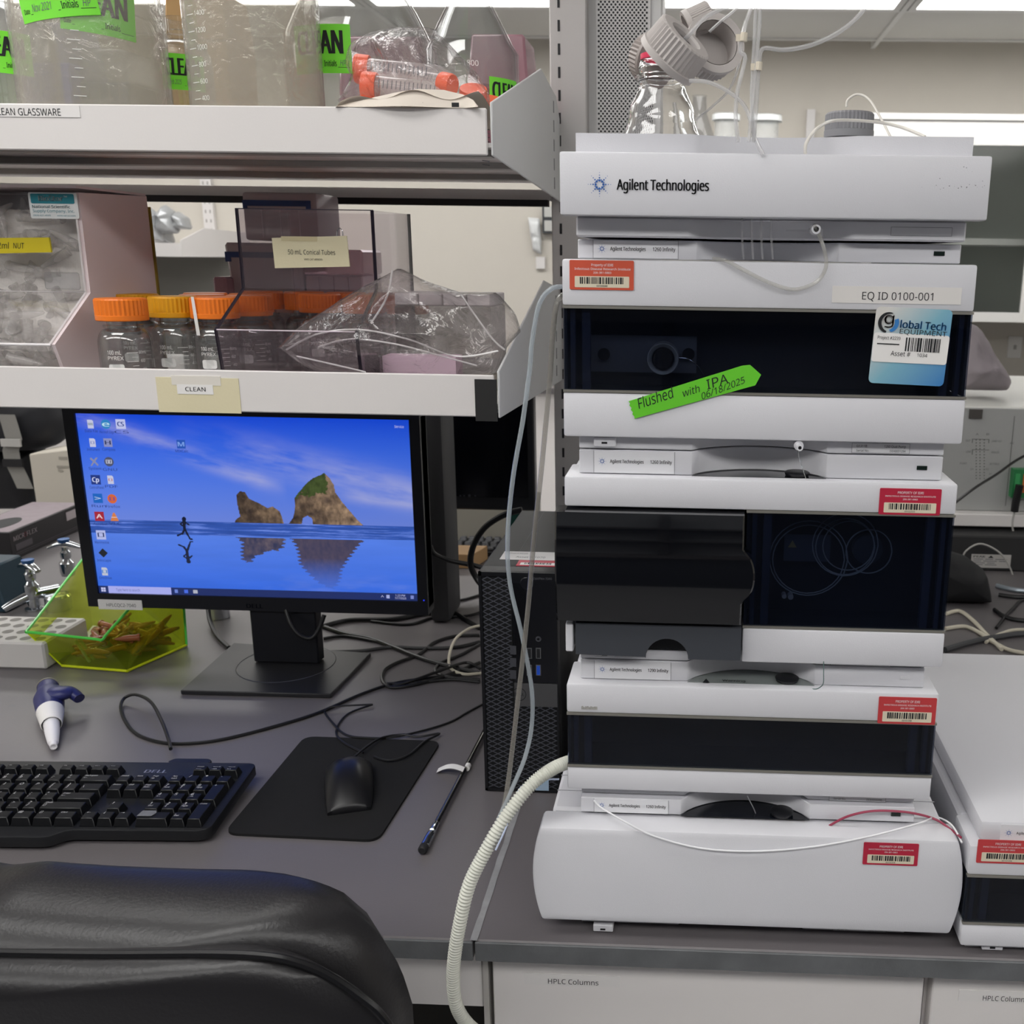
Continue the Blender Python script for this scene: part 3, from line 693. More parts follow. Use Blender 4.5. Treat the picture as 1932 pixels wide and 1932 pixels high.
for k in range(26):
    c_ = at(1738+r_.uniform(0, 120), 352+r_.gauss(0, 2.5) if k < 18 else 315+r_.uniform(-6, 30), y=-.0206); mk.disc((c_.x, -.0205, c_.z), r_.uniform(.0001, .00045), (0, -1, 0), 6)
obj('scuff_marks', mk, GREYINK, sc, kind='stuff', smooth=0)
# drain fitting under the pump's panel and thin capillaries between modules
o = obj('drain_spout', MB().lathe([(.0015, .010), (.0028, .010), (.0030, 0), (.0042, 0), (.0042, -.010), (.0015, -.010)], (at(1507, 843, y=.002).x, .002, at(1507, 841, y=.002).z), 'y', 20), WHITE, pu, 'small white drain outlet')
tag(obj('capillary_wire', MB().tube([at(1505, 846, y=-.004), at(1508, 866, y=-.003), at(1514, 884, y=.006), at(1521, 904, y=.0025)], .00035, 6), CHROME), 'hair-thin steel capillary hanging below the pump', 'capillary')
tag(obj('capillary_wire', MB().tube([at(1554, 1248, y=-.002), at(1554, 1270, y=-.002), at(1553, 1290, y=-.0015), at(1543, 1299, y=.001), at(1533, 1300, y=.004)], .00045, 6), mat('green_wire', '#5c7672', .4)), 'thin greenish capillary dropping below the autosampler', 'capillary')
tag(obj('capillary_wire', MB().tube([at(1410, 1502, y=.006), at(1424, 1530, y=.012), at(1427, 1546, y=.012)], .0005, 6), mat('grey_wire', '#8e8e92', .4)), 'short grey capillary poking into the recess above the column oven', 'capillary')
# ---- instrument beside the stack
X2 = .3795; Y2 = -.024
ri = thing('instrument_module', 'low white instrument module on the bench right of the stack, cut by the picture edge', 'instrument', (X2+.17, .2, 0))
obj('housing', box(X2+.0035, X2+.3415, Y2+.055, .43, .0105, .1185), WHITE, ri, bevel=.003)
obj('upper_panel', box(X2, X2+.345, Y2, Y2+.055, .0880, .1185), WHITE, ri, bevel=.0022, seg=2)
obj('lower_panel', box(X2, X2+.345, Y2, Y2+.055, .0105, .0345), WHITE, ri, bevel=.0022, seg=2)
window(ri, X2, X2+.345, .0367, .0858, YP=Y2, side='#3a4358')
tp = obj('top_plate', box(X2+.010, X2+.333, Y2+.008, .40, .1190, .1400), WHITE2, ri, bevel=.004, seg=2)
o = obj('name_plate', box(X2+.0290, X2+.110, Y2+.0074, Y2+.008, .1205, .1375), mat('name_plate_white', '#dedee2', .35), tp)
spark(X2+.0365, .1290, .0045, Y2+.0072, o); obj('lettering', letters([('Agilent Technologies', X2+.0435, .1278, .0026, .032, .012, 0)], flat(Y2+.0072)), INK, o)
bp = obj('base_plate', box(X2+.008, X2+.333, Y2+.012, .40, .0005, .0104), WHITE2, ri, bevel=.001)
s = obj('power_button', box(X2+.0230, X2+.0430, Y2+.006, Y2+.012, .0022, .0095), WHITE, bp, bevel=.0007); obj('button_window', box(X2+.0305, X2+.0355, Y2+.0056, Y2+.006, .0042, .0062), INK, s)
sticker(ri, 1841, 1960, 1587, 1627, Y2-.0002, 'worn', '00101398')
# ================================================================ UPPER SHELF CONTENTS
UZ = .7452+.0128; LZ = .4735+.0128
GLASS = film('clear_glass', '#eef1f0', ior=1.75, rough=.02, haze=.04, absorb_edge=.5)
GLASSB = film('hazy_glass', '#dcdad2', ior=1.5, rough=.08, haze=.42, hazecol='#dcd6ca', bump=.25, bscale=60, absorb_edge=.3)
FROST = mat('white_frosted_print', '#e4e4e2', .7)
CLEANM = mat('clean_label_green', '#7ae33a', .5)
def bottle_profile(r, h, rn, hn, sh, t=.003, cone=0):
    """body radius, body height to shoulder, neck radius, total height, shoulder height; closed double wall"""
    out = [(0, .0), (r*.86, .0), (r*.97, .003), (r, .009), (r, h)]
    for k in range(1, 7):
        a = k/6*math.pi/2; out.append(((rn+(r-rn)*math.cos(a)**.9)*(1-cone)+(r-(r-rn)*min(1, (k/6)**.85))*cone, (h+sh*math.sin(a))*(1-cone)+(h+sh*k/6)*cone))
    out += [(rn, hn-.022), (rn+.003, hn-.021), (rn+.003, hn-.017), (rn, hn-.016), (rn, hn-.001)]
    inn = [(max(q-t, 0), z+t if z < .02 else z) for q, z in out][::-1]
    return out+inn
def cyl_map(cx, cy, r, off=0, z=0, tilt=0, u0=0, v0=0):
    a0 = math.atan2(CAM.y-cy, CAM.x-cx)+off; ct, st = math.cos(math.radians(tilt)), math.sin(math.radians(tilt))
    def f(u, v):
        uu, vv = u*ct-v*st, u*st+v*ct
        a = a0+uu/r
        return Vector((cx+r*math.cos(a), cy+r*math.sin(a), z+vv))
    return f
def clean_label(par, cx, cy, r, off, zc, w_, h_, tilt=0, cut=False, hand='Nov 2021', hand2='HP'):
    f = cyl_map(cx, cy, r+.0006, off, zc, tilt); f2 = cyl_map(cx, cy, r+.0010, off, zc, tilt)
    b = MB().grid(14, 4, lambda u, v: f((u-.5)*w_, (v-.5)*h_))
    o = obj('clean_label', b, CLEANM, par, 'fluorescent green label printed CLEAN')
    it = [('CLEAN', -w_*.41, -h_*.10, h_*.47, w_*.78, .045, 0), ('Date', -w_*.45, -h_*.36, h_*.085, w_*.09, .01, 0), ('Initials', w_*.07, -h_*.36, h_*.12, w_*.20, .012, 0)]
    obj('lettering', letters(it, f2), INK, o)
    obj('line', rects([(-w_*.35, w_*.05, -h_*.385, -h_*.375), (w_*.29, w_*.47, -h_*.385, -h_*.375)], f2), INK, o)
    obj('handwriting', letters([(hand, -w_*.32, -h_*.35, h_*.13, w_*.27, -.01, .3), (hand2, w_*.32, -h_*.35, h_*.12, w_*.1, -.01, .3)], f2), GREYINK, o)
    return o
def grads(par, cx, cy, r, off, z0, nums, step, h=.005, side=1):
    f = cyl_map(cx, cy, r+.0006, off, 0)
    it = []; rs = []
    for k, s_ in enumerate(nums):
        zz = z0+k*step
        if s_: it.append((s_, .004*side if side > 0 else -.018, zz-.0015, h, None, .005, 0))
        rs.append((-.010, .002, zz, zz+.0007)); rs.append((-.006, .002, zz+step/2, zz+step/2+.0006))
    if it: obj('graduation_numbers', letters(it, f), FROST, par, 'white graduation numbers')
    obj('graduation_marks', rects(rs, f), FROST, par, 'white graduation lines', kind='stuff')
def bottle(name, label, cat, u, y, r, h, rn, hn, sh, m=None, zb=UZ, group=None, seg=48, x=None, cone=0):
    c = at(u, 180, y=y); cx = c.x if x is None else x
    t = thing(name, label, cat, (cx, y, zb), group)
    obj('body', MB().lathe(bottle_profile(r, h, rn, hn, sh, cone=cone), (cx, y, zb), 'z', seg), m or GLASS, t)
    return t, cx
t, cx = bottle('glass_bottle', 'big hazy glass bottle at the front left with a large tilted green CLEAN label', 'bottle', 183, .305, .0765, .19, .028, .27, .05, GLASSB)
clean_label(t, cx, .305, .0765, -.40, .902, .079, .056, 9)
grads(t, cx, .305, .0765, -.15, .80, ['', '', '', ''], .018)
clb = clean_label(t, cx, .305, .0740, .15, .885, .072, .046, -4, hand='', hand2=''); clb['label'] = 'second green CLEAN label seen through the glass'
t, cx = bottle('glass_beaker', 'very large hazy glass jar with white graduation numbers up to the top', 'jar', 487, .305, .070, .24, .05, .30, .03, GLASSB)
grads(t, cx, .305, .070, -.95, .800, ['400', '600', '800', '1000', '1200', '1400', '1600'], .0163, .0046)
t, cx = bottle('glass_bottle', 'small clear glass bottle with green CLEAN label between the two largest vessels', 'bottle', 350, .43, .034, .105, .017, .16, .028)
clean_label(t, cx, .43, .034, .0, .852, .050, .040, -1, hand='Feb 2025')
t, cx = bottle('glass_bottle', 'clear glass bottle at the left picture edge with green CLEAN label', 'bottle', 12, .39, .060, .125, .02, .21, .04)
clean_label(t, cx, .39, .060, .0, .862, .064, .045, -1, hand='2025')
t, cx = bottle('glass_bottle', 'large round-shouldered clear bottle with green CLEAN label, right of the graduated jar', 'bottle', 683, .45, .088, .138, .024, .26, .085, cone=.55)
clean_label(t, cx, .45, .088, -.52, .872, .074, .052, 0, hand='')
t, cx = bottle('conical_flask', 'clear flask with sloping shoulders and white graduations, nearest the shelf bracket', 'flask', 903, .42, .0555, .120, .018, .240, .066, seg=56, x=-.1625, cone=.85)
grads(t, cx, .42, .0555, -.25, .780, ['800', '1000', '1200', '1400', '1600', '1800'], .0155, .0058)
clean_label(t, cx, .42, .0555, .75, .826, .045, .04, 0, hand='')
# blue, magenta and amber plastic ware behind the glass
def tipbox(name, label, u0, u1, v0, y, d, m1, m2, zb=UZ, split=.72, group=None, grid=True):
    a = at(u0, v0, y=y); b = at(u1, v0, y=y); x0, x1 = a.x, b.x; zt = a.z; zs = zb+(zt-zb)*split
    t = thing(name, label, 'rack', ((x0+x1)/2, y+d/2, zb), group)
    obj('base', MB().hexa([(x0+.004, y+.003, zb), (x1-.004, y+.003, zb), (x1-.004, y+d-.003, zb), (x0+.004, y+d-.003, zb), (x0, y, zs), (x1, y, zs), (x1, y+d, zs), (x0, y+d, zs)]), m1, t, bevel=.002)
    obj('lid', MB().hexa([(x0, y, zs+.0005), (x1, y, zs+.0005), (x1, y+d, zs+.0005), (x0, y+d, zs+.0005), (x0+.005, y+.004, zt), (x1-.005, y+.004, zt), (x1-.005, y+d-.004, zt), (x0+.005, y+d-.004, zt)]), m2, t, bevel=.003)
    if grid:
        g = MB(); 
        for k in range(1, 5): xx = x0+(x1-x0)*k/5; g.box(xx-.0006, xx+.0006, y-.0006, y, zb+.006, zs-.004)
        obj('rib', g, m2, t, kind='stuff')
    return t
MAG = mat('magenta_plastic', '#94385a', .35); PINKF = film('pale_pink_plastic', '#caa3ae', rough=.15, haze=.5, hazecol='#b98d99', layers=2)
tipbox('tip_rack', 'dark magenta pipette rack behind the bagged tubes', 632, 800, 66, .60, .09, MAG, PINKF, split=.55)
tipbox('tip_rack', 'magenta pipette rack with pale lid behind the conical flask', 880, 995, 62, .56, .09, MAG, PINKF, split=.62)
tipbox('tip_rack', 'royal blue pipette rack behind the left edge bottle', 22, 120, 40, .55, .09, mat('royal_blue', '#2f3f9a', .4), film('blue_lid', '#8c96c8', haze=.4, hazecol='#4a5bb0', rough=.2))
tipbox('tip_rack', 'slate blue pipette rack seen through the big left bottle', 140, 235, 90, .57, .09, mat('slate_blue', '#34465f', .4), film('slate_lid', '#a9b0b8', haze=.4, hazecol='#7d8794', rough=.2))
tipbox('carton', 'brown cardboard carton between the bottles at the back of the upper shelf', 300, 420, -20, .58, .09, mat('cardboard', '#9a7a50', .8, var=.05), mat('cardboard', '#9a7a50', .8), grid=False)
o = obj('bottle_cap', MB().lathe([(0, 0), (.021, 0), (.021, .02), (.019, .023), (0, .023)], (at(220, 150, y=.49).x, .49, UZ+.0305), 'z', 28).lathe([(0, -.0305), (.017, -.0305), (.017, 0), (0, 0)], (at(220, 150, y=.49).x, .49, UZ+.0305), 'z', 20), mat('teal_cap', '#2f8f7c', .5)); tag(o, 'teal green cap glimpsed through the big left bottle', 'cap')
# bag of orange-capped tubes on a printed paper backing
ORG = mat('red_orange_cap', '#ef5f36', .4); TUBE = film('tube_clear', '#e7e3e3', haze=.35, hazecol='#efeaea', rough=.1)
t = thing('backing_sheet', 'cream printed paper sheet curling over the upper lip under the bag of tubes', 'paper', (-.2, .23, .79))
a = at(632, 199, y=.216); b = at(902, 200, y=.216); 
obj('sheet', MB().grid(30, 12, lambda u, v: Vector((a.x+(b.x-a.x)*u, .218+.13*v*(1)+.004*math.sin(u*9), .7925+.010*math.sin(min(1, u*2.4)*math.pi*.5)+.004*math.sin(u*14)*(1-v)-.022*max(0, v-.2) if u > .02 else .790))), mat('cream_paper', '#dfd5c9', .7), t, smooth=80)
def shf(u, v): return Vector((a.x+(b.x-a.x)*u, .2172, .7925+v))
_tp = [at(q_[0], q_[1], y=.219) for q_ in ((632, 200), (655, 192), (700, 183), (745, 175), (790, 168), (835, 168), (870, 176), (892, 188), (903, 201))]
def _edge(u, v):
    k_ = u*(len(_tp)-1); i_ = min(int(k_), len(_tp)-2); p_ = _tp[i_].lerp(_tp[i_+1], k_-i_); return Vector((p_.x, .2158+.006*v+.004*math.sin(u*11), .7905+(max(p_.z, .7912)-.7905)*v))
cf = MB().grid(32, 5, _edge)
obj('curled_edge', cf, mat('cream_paper', '#dfd5c9', .7), t, smooth=80)
p = at(742, 200, y=.2155)
obj('lettering', letters([('3.07) 09721056', p.x, p.z, .0036, .031, .01, 0)], flat(.2152)), INK, t)
obj('print_mark', rects([(at(852, 198, y=.215).x, at(866, 198, y=.215).x, p.z-.0005, p.z+.0038)], flat(.2152)), INK, t)
bag = thing('plastic_bag', 'crumpled clear bag holding orange-capped conical tubes on the upper shelf', 'bag', (-.2, .30, UZ))
OUT = [(640, 196), (655, 150), (648, 125), (662, 82), (690, 62), (760, 50), (815, 50), (838, 72), (862, 100), (905, 145), (922, 178), (918, 200), (860, 206), (760, 206)]
P_ = [at(u, v, y=.29) for u, v in OUT]
BAGF = film('bag_film', '#f2eeef', ior=1.8, rough=.13, haze=.09, hazecol='#f4ecec', bump=1.0, bscale=30, absorb_edge=.2)
obj('film', MB().pillow([(q.x, max(q.z, UZ+.002)) for q in P_], .30, .050, amp=.016, fr=26, rings=16, seed=3, n=96), BAGF, bag, smooth=80)
def conical(label, p0, p1, r, grp):
    """cap centre at p0 pointing towards p1 (tip)"""
    p0, p1 = Vector(p0), Vector(p1); d = (p1-p0); L = d.length; M = d.to_track_quat('Z', 'Y').to_matrix().to_4x4()
    t = thing('conical_tube', label, 'tube', p0, grp)
    obj('tube', MB().lathe([(r*.86, .0), (r*.86, L-.018), (r*.2, L), (0, L)], p0, 'z', 24, M=M), TUBE, t)
    obj('screw_cap', MB().lathe([(0, -.003), (r*.98, -.003), (-r*1.0, -.001), (-r*1.0, .011), (r*1.0, .012), (r*.86, .012)], p0, 'z', 44, ribs=1, rib=.0007, M=M), ORG, t, 'ribbed orange cap')
    g = MB()
    for k in range(14):
        c_ = p0+d.normalized()*(.018+k*.0045)
        n_ = Vector((0, -1, .25)).normalized(); ax_ = d.normalized().cross(n_).normalized()
        s_ = r*.9; c2 = c_+n_*(r*.88); g.face([c2-ax_*s_*.35-d.normalized()*.0005, c2+ax_*s_*.35-d.normalized()*.0005, c2+ax_*s_*.35+d.normalized()*.0005, c2-ax_*s_*.35+d.normalized()*.0005])
    obj('graduation_marks', g, GREYINK, t, kind='stuff', smooth=0)
    return t
conical('upper conical tube with orange cap at its left, inside the bag', at(676, 130, y=.30), at(860, 150, y=.31), .0145, 'bagged conical tubes')
conical('lower conical tube with brighter orange cap at its left, inside the bag', at(690, 163, y=.275), at(840, 180, y=.28), .0145, 'bagged conical tubes')
conical('conical tube lying behind, small orange cap in the middle of the bag', at(850, 160, y=.30), at(758, 140, y=.325), .011, 'bagged conical tubes')
conical('upright orange-capped tube at the right end of the bag', at(893, 172, y=.33), at(895, 235, y=.35), .0150, 'bagged conical tubes')
conical('orange-capped tube beside the shelf bracket', at(921, 190, y=.34), at(921, 235, y=.35), .0140, 'bagged conical tubes')
# ================================================================ LOWER SHELF CONTENTS
# -- acrylic dispensing bin full of microtubes
XB = -.60
prof = [(.2529, LZ), (.2319, .543), (.3095, .5965), (.3110, .7085), (.455, .7130), (.455, LZ)]
ACR = film('clear_acrylic', '#f2f0f0', rough=.03, haze=.03, absorb_edge=.3); ACW = mat('milky_acrylic', '#e6d8da', .25)
bn = thing('dispensing_bin', 'milky white acrylic bin full of clear microtubes at the left end of the lower shelf', 'bin', (-.75, .35, LZ))
obj('side_panel', MB().prism(prof, 'x', XB, XB+.004), ACW, bn, 'milky right side panel')
XL = -.92
def strip(p, q, th=.003, name='front_panel', m=ACR, lab=None, x0=XL, x1=XB, par=bn):
    d = (Vector(q)-Vector(p)).normalized(); n_ = Vector((-d.y, d.x))*th
    return obj(name, MB().prism([p, q, (q[0]+n_.x, q[1]+n_.y), (p[0]+n_.x, p[1]+n_.y)], 'x', x0, x1), m, par, lab)
strip(prof[1], prof[2], name='lower_door'); strip(prof[2], prof[3], name='front_panel'); strip((prof[0][0], prof[0][1]), (prof[1][0], prof[1][1]), name='tray_front')
obj('lid', box(XL, XB+.003, .309, .455, .7132, .7160), ACW, bn, 'milky lid'); obj('back_panel', box(XL, XB, .452, .455, LZ, .7128), ACW, bn); obj('left_panel', box(XL-.004, XL, .26, .455, LZ, .7128), ACW, bn)
e1 = MB().tube([(XL, .2312, .5425), (XB, .2312, .5425)], .0017, 8, 1); e2 = MB().tube([(XB-.001, .2312, .543), (XB-.001, .3085, .5962)], .0016, 8, 1); e3 = MB().tube([(XB-.001, .3085, .597), (XB-.001, .3098, .708)], .0014, 8, 1)
for e in (e1, e2, e3): obj('panel_edge', e, mat('acrylic_edge', '#e9e5e6', .2), bn)
obj('panel_edge', MB().tube([(XL, .3078, .597), (XB, .3078, .597)], .0007, 6, 1), mat('acrylic_edge', '#e9e5e6', .2), bn)
hp = at(118, 540, y=.30); obj('hinge', box(hp.x-.021, hp.x+.020, .2985, .3045, hp.z-.004, hp.z+.016), film('hinge_clear', '#c9c9cc', rough=.05, haze=.1, absorb_edge=.6), bn, 'clear plastic hinge', bevel=.002)
A_ = at(60, 412, y=.308); B_ = at(145, 364, y=.308)
o = obj('maker_label', MB().prism(rrect(A_.x, B_.x, A_.z, B_.z, .002), 'y', .3068, .3080), mat('maker_label_white', '#dfe2e2', .4), bn, 'white and teal maker label')
W_ = B_.x-A_.x; H_ = B_.z-A_.z; TEAL = mat('teal_print', '#1f7f8e', .5)
obj('teal_band', MB().prism(rrect(A_.x+W_*.05, B_.x-W_*.06, A_.z+H_*.58, B_.z-H_*.05, .0015), 'y', .3062, .3067), TEAL, o)
obj('lettering', letters([('BioStor', A_.x+W_*.22, A_.z+H_*.68, H_*.19, W_*.50, .03, 0), ('TM', A_.x+W_*.74, A_.z+H_*.82, H_*.06, W_*.07, 0, 0)], flat(.3056)), WINK, o)
obj('lettering', letters([('National Scientific', A_.x+W_*.06, A_.z+H_*.40, H_*.115, W_*.78, .015, 0), ('Supply Company, Inc.', A_.x+W_*.06, A_.z+H_*.24, H_*.11, W_*.86, -.012, 0), ('(909) 621-4585', A_.x+W_*.06, A_.z+H_*.09, H_*.06, W_*.36, 0, 0), ('www.nat-sci.com', A_.x+W_*.55, A_.z+H_*.09, H_*.06, W_*.38, 0, 0)], flat(.3064)), TEAL, o)
A_ = at(-40, 479, y=.307); B_ = at(97, 449, y=.307)
o = obj('yellow_tape', MB().prism([(A_.x, A_.z), (at(98, 474, y=.307).x, at(98, 476, y=.307).z), (B_.x-.002, B_.z+.0005), (A_.x, B_.z-.0015)], 'y', .3055, .3080), mat('yellow_tape', '#d8c51e', .6), bn, 'yellow tape with handwriting')
p = at(2, 469, y=.305); obj('lettering', letters([('2ml', p.x-.004, p.z, .0068, .014, .0, .2), ('NUT', p.x+.0145, p.z+.0004, .0062, .0135, -.01, .2)], flat(.3052)), INK, o)
obj('yellow_backing', box(XB-.03, XB+.006, .4555, .459, LZ, .700), mat('yellow_board', '#8f7a28', .7, var=.1), bn, 'mustard coloured backing strip')
# microtubes: one built with lid, the rest copied
MTUBE = film('microtube', '#e9e7e5', rough=.12, haze=.42, hazecol='#f2efed', absorb_edge=.25)
kid = None; GRP = 'clear microtubes heaped in the milky bin'
def microtube():
    t = thing('microtube', 'small clear snap-cap microtube in the heap inside the milky bin', 'tube', (0, 0, 0), GRP)
    obj('tube', MB().lathe([(.0054, .0), (.0052, -.016), (.0020, -.036), (0, -.038)], (0, 0, 0), 'z', 12), MTUBE, t)
    obj('cap', MB().lathe([(0, .0015), (.0060, .0015), (.0060, -.0005), (.0046, -.0008), (.0046, -.004)], (0, 0, 0), 'z', 12), MTUBE, t)
    return t
mt0 = microtube(); km = kidmap(mt0); r_ = random.Random(11); spots = []
def inbin(y, z):
    yf = .2529+(.2319-.2529)*(z-LZ)/(.543-LZ) if z < .543 else .2319+(.3095-.2319)*(z-.543)/.0535 if z < .5965 else .3105
    return yf+.004
n_ = 0
while n_ < 290:
    z = r_.uniform(LZ+.012, .695); y = inbin(0, z)+abs(r_.gauss(0, .028))+.008; x = r_.uniform(-.86, XB-.012)
    if y > .43: continue
    a_ = (r_.uniform(-2.3, 2.3), r_.uniform(-2.3, 2.3), r_.uniform(0, 6.3))
    # keep the far end of the tube inside the bin
    e_ = Vector((x, y, z))+Matrix.Rotation(a_[2], 3, 'Z')@Matrix.Rotation(a_[1], 3, 'Y')@Matrix.Rotation(a_[0], 3, 'X')@Vector((0, 0, -.038))
    if e_.x > XB-.003 or e_.z < LZ+.004 or e_.y < inbin(0, e_.z)+.003 or e_.y > .447 or e_.z > .705: continue
    if n_ == 0: mt0.location = (x, y, z); mt0.rotation_euler = a_
    else: dup(mt0, (x, y, z), a_, kids=km)
    n_ += 1
mb = MB(); mb.prism([(.30, LZ+.001), (.285, .53), (.335, .60), (.340, .690), (.449, .690), (.449, LZ+.001)], 'x', XL+.002, XB-.003)
tag(obj('microtube_pile', mb, mat('tube_pile', '#e4e0dc', .4, bump=1.0, bscale=90, var=.10, vscale=70)), 'deeper mass of clear microtubes filling the bin behind the front ones', 'tubes', kind='stuff')
# -- 100 mL bottles
ORC = mat('orange_cap', '#ec7a1f', .45); YEC = mat('yellow_cap', '#d99a14', .45)
def small_bottle(label, x, y, capm, grp, zb=LZ):
    t = thing('media_bottle', label, 'bottle', (x, y, zb), grp)
    obj('body', MB().lathe(bottle_profile(.0278, .056, .0165, .088, .018, .0018), (x, y, zb), 'z', 32), GLASS, t)
    obj('pouring_ring', MB().lathe([(.0175, .0), (.0205, .0005), (.0205, .003), (.0175, .0035)], (x, y, zb+.0745), 'z', 32), GLASS, t)
    obj('cap', MB().lathe([(.0265, .0), (.0272, .0008), (.0272, .0058), (-.0262, .0062), (-.0262, .0225), (.0255, .0245), (0, .0246)], (x, y, zb+.0825), 'z', 72, ribs=1, rib=.0010), capm, t, ('yellow' if capm == YEC else 'orange')+' ribbed cap', smooth=20)
    f = cyl_map(x, y, .0284, -.35, zb)
    obj('print', letters([('100 mL', -.0105, .0465, .0045, .0150, .01, 0), ('PYREX', -.0105, .0405, .0040, .0170, .008, 0), ('80mL', .0225, .0470, .0033, .009, .006, 0), ('60', .0240, .0375, .0033, .005, .006, 0), ('40', .0250, .0280, .0033, .005, .006, 0)], f), FROST, t, 'white printed volume marks')
    g = MB(); P = rrect(-.0105, .0065, .0255, .0360, .0025); V = [g.b.verts.new(f(a, b)) for a, b in P]; g.b.faces.new(V)
    obj('writing_patch', g, FROST, t, smooth=0)
    obj('graduation_marks', rects([(.010, .0215, .0480, .0486), (.015, .0215, .0430, .0436), (.010, .0215, .0382, .0388), (.015, .0215, .0334, .0340), (.010, .0215, .0286, .0292)], f), FROST, t, kind='stuff')
    return t
c1 = at(231, 600, y=.262); sb0 = small_bottle('orange-capped glass bottle standing alone beside the milky bin', c1.x, .262, ORC, 'orange-capped glass bottles')
c2 = at(329, 600, y=.335); small_bottle('yellow-capped glass bottle in the front row', c2.x, .335, YEC, 'orange-capped glass bottles')
c3 = at(407, 600, y=.325)
b3 = small_bottle('orange-capped glass bottle with a white paper strip on its cap', c3.x, .325, ORC, 'orange-capped glass bottles')
f = cyl_map(c3.x, .325, .0276, -.95, LZ)
obj('paper_strip', MB().grid(3, 10, lambda u, v: f((u-.5)*.0055+.004*(1-v), .064+.044*v)+Vector((0, -.0008, 0))), PAPER, b3, 'white paper strip')
c4 = at(255, 560, y=.385); small_bottle('yellow-capped glass bottle just behind the front left one', c4.x, .385, YEC, 'orange-capped glass bottles')
km = kidmap(sb0); base = Vector(sb0.location)
rows = [(.392, [-.505, -.446], 'second row'), (.452, [-.530, -.470], 'third row left of the acrylic bin'), (.487, [-.392, -.333, -.274], 'row right behind the acrylic bin'), (.546, [-.495, -.436, -.377, -.318], 'last row against the racks')]
for y, xs_, nm in rows:
    for k, x in enumerate(xs_):
        dup(sb0, (x, y, LZ), label='orange-capped glass bottle, %s, %s from the left' % (nm, ('first', 'second', 'third', 'fourth', 'fifth')[k]), kids=km)
# -- clear acrylic bin labelled 50 mL Conical Tubes
XA0, XA1 = -.415, -.256
pa = [(.2440, LZ), (.2316, .5623), (.3085, .6050), (.3085, .6930), (.455, .6950), (.455, LZ)]
ac = thing('acrylic_bin', 'open clear acrylic bin with dark edges and a cream card reading 50 mL Conical Tubes', 'bin', (-.33, .34, LZ))
AC2 = film('smoky_acrylic', '#ebe2e8', rough=.03, haze=.06, hazecol='#b3a5ad', absorb_edge=.2); AE = mat('acrylic_dark_edge', '#3a3440', .15)
for X in (XA0, XA1-.003): obj('side_panel', MB().prism(pa, 'x', X, X+.003), AC2, ac)
strip(pa[0], pa[1], name='tray_front', m=AC2, x0=XA0+.003, x1=XA1-.003, par=ac); strip(pa[2], pa[3], name='front_panel', m=AC2, x0=XA0+.003, x1=XA1-.003, par=ac)
obj('back_panel', box(XA0+.003, XA1-.003, .452, .455, LZ, .695), AC2, ac)
for X in (XA0, XA1-.003):
    for p_, q_ in ((pa[0], pa[1]), (pa[1], pa[2]), (pa[2], pa[3])):
        d = (Vector(q_)-Vector(p_)).normalized(); n_ = Vector((-d.y, d.x))*.0012
        obj('dark_edge', MB().prism([p_, q_, (q_[0]-n_.x, q_[1]-n_.y), (p_[0]-n_.x, p_[1]-n_.y)], 'x', X-.0003, X+.0033), AE, ac)
obj('dark_edge', box(XA1-.0035, XA1+.0003, .4545, .4565, LZ, .6955), AE, ac)
obj('rim_line', MB().tube([(XA0, .3085, .6932), (XA1, .3085, .6932)], .0006, 6, 1), AE, ac); obj('rim_line', MB().tube([(XA0+.003, .2316, .5624), (XA1-.003, .2316, .5624)], .0009, 6, 1), mat('pale_edge', '#b8a9b3', .2), ac)
C = [at(514, 449, y=.306), at(655, 445, y=.306), at(661, 503, y=.306), at(520, 506, y=.306)]
o = obj('card', MB().prism([(q.x, q.z) for q in C], 'y', .3040, .3055), CREAM, ac, 'cream card reading 50 mL Conical Tubes')
p = at(543, 478, y=.303); q = at(632, 478, y=.303)
obj('lettering', letters([('50 mL Conical Tubes', p.x, p.z-.001, .0052, q.x-p.x, .0, 0), ('VWR CAT #89039-', p.x+.018, p.z-.0075, .0022, .022, 0, 0)], flat(.3037)), INK, o)
obj('clear_tape', box(at(530, 452, y=.303).x, at(598, 452, y=.303).x, .3036, .3040, at(560, 455, y=.303).z, at(560, 446, y=.303).z), mat('aged_tape', '#c9bd98', .3), o)
p = at(642, 445, y=.3065); obj('wire_clip', MB().tube([(p.x-.003, .3060, p.z-.003), (p.x-.003, .3060, p.z+.005), (p.x, .3060, p.z+.0085), (p.x+.003, .3060, p.z+.005), (p.x+.003, .3060, p.z-.003)], .0006, 6, 4), CHROME, ac)
# -- racks behind, grey with blue bands, and magenta ones
GR = mat('grey_rack', '#b0a6ab', .4); GR2 = mat('grey_rack_light', '#c9c2c6', .35); BLU = mat('blue_band', '#2d4374', .45)
def grey_rack(label, u0, u1, v0, v1, y, d, vb):
    A = at(u0, v0, y=y); B = at(u1, v1, y=y)
    t = thing('tip_rack', label, 'rack', ((A.x+B.x)/2, y+d/2, B.z), 'grey pipette tip racks with blue bands')
    obj('box', box(A.x, B.x, y, y+d, B.z, A.z), GR, t, bevel=.004, seg=2)
    zb_ = at(u0, vb, y=y).z
    obj('blue_band', MB().box(A.x+.001, B.x-.009, y-.0015, y, zb_-.0045, zb_+.0035).box(A.x+.001, A.x+.007, y-.0015, y, zb_-.009, zb_-.0045).box(B.x-.016, B.x-.009, y-.0015, y, zb_-.009, zb_-.0045), BLU, t, 'blue latch band')
    for k in range(1, 4): xx = A.x+(B.x-A.x)*k/4; obj('rib', box(xx-.0006, xx+.0006, y-.001, y, B.z+.004, zb_-.010), GR2, t)
    return t
zt_ = at(422, 457, y=.60).z
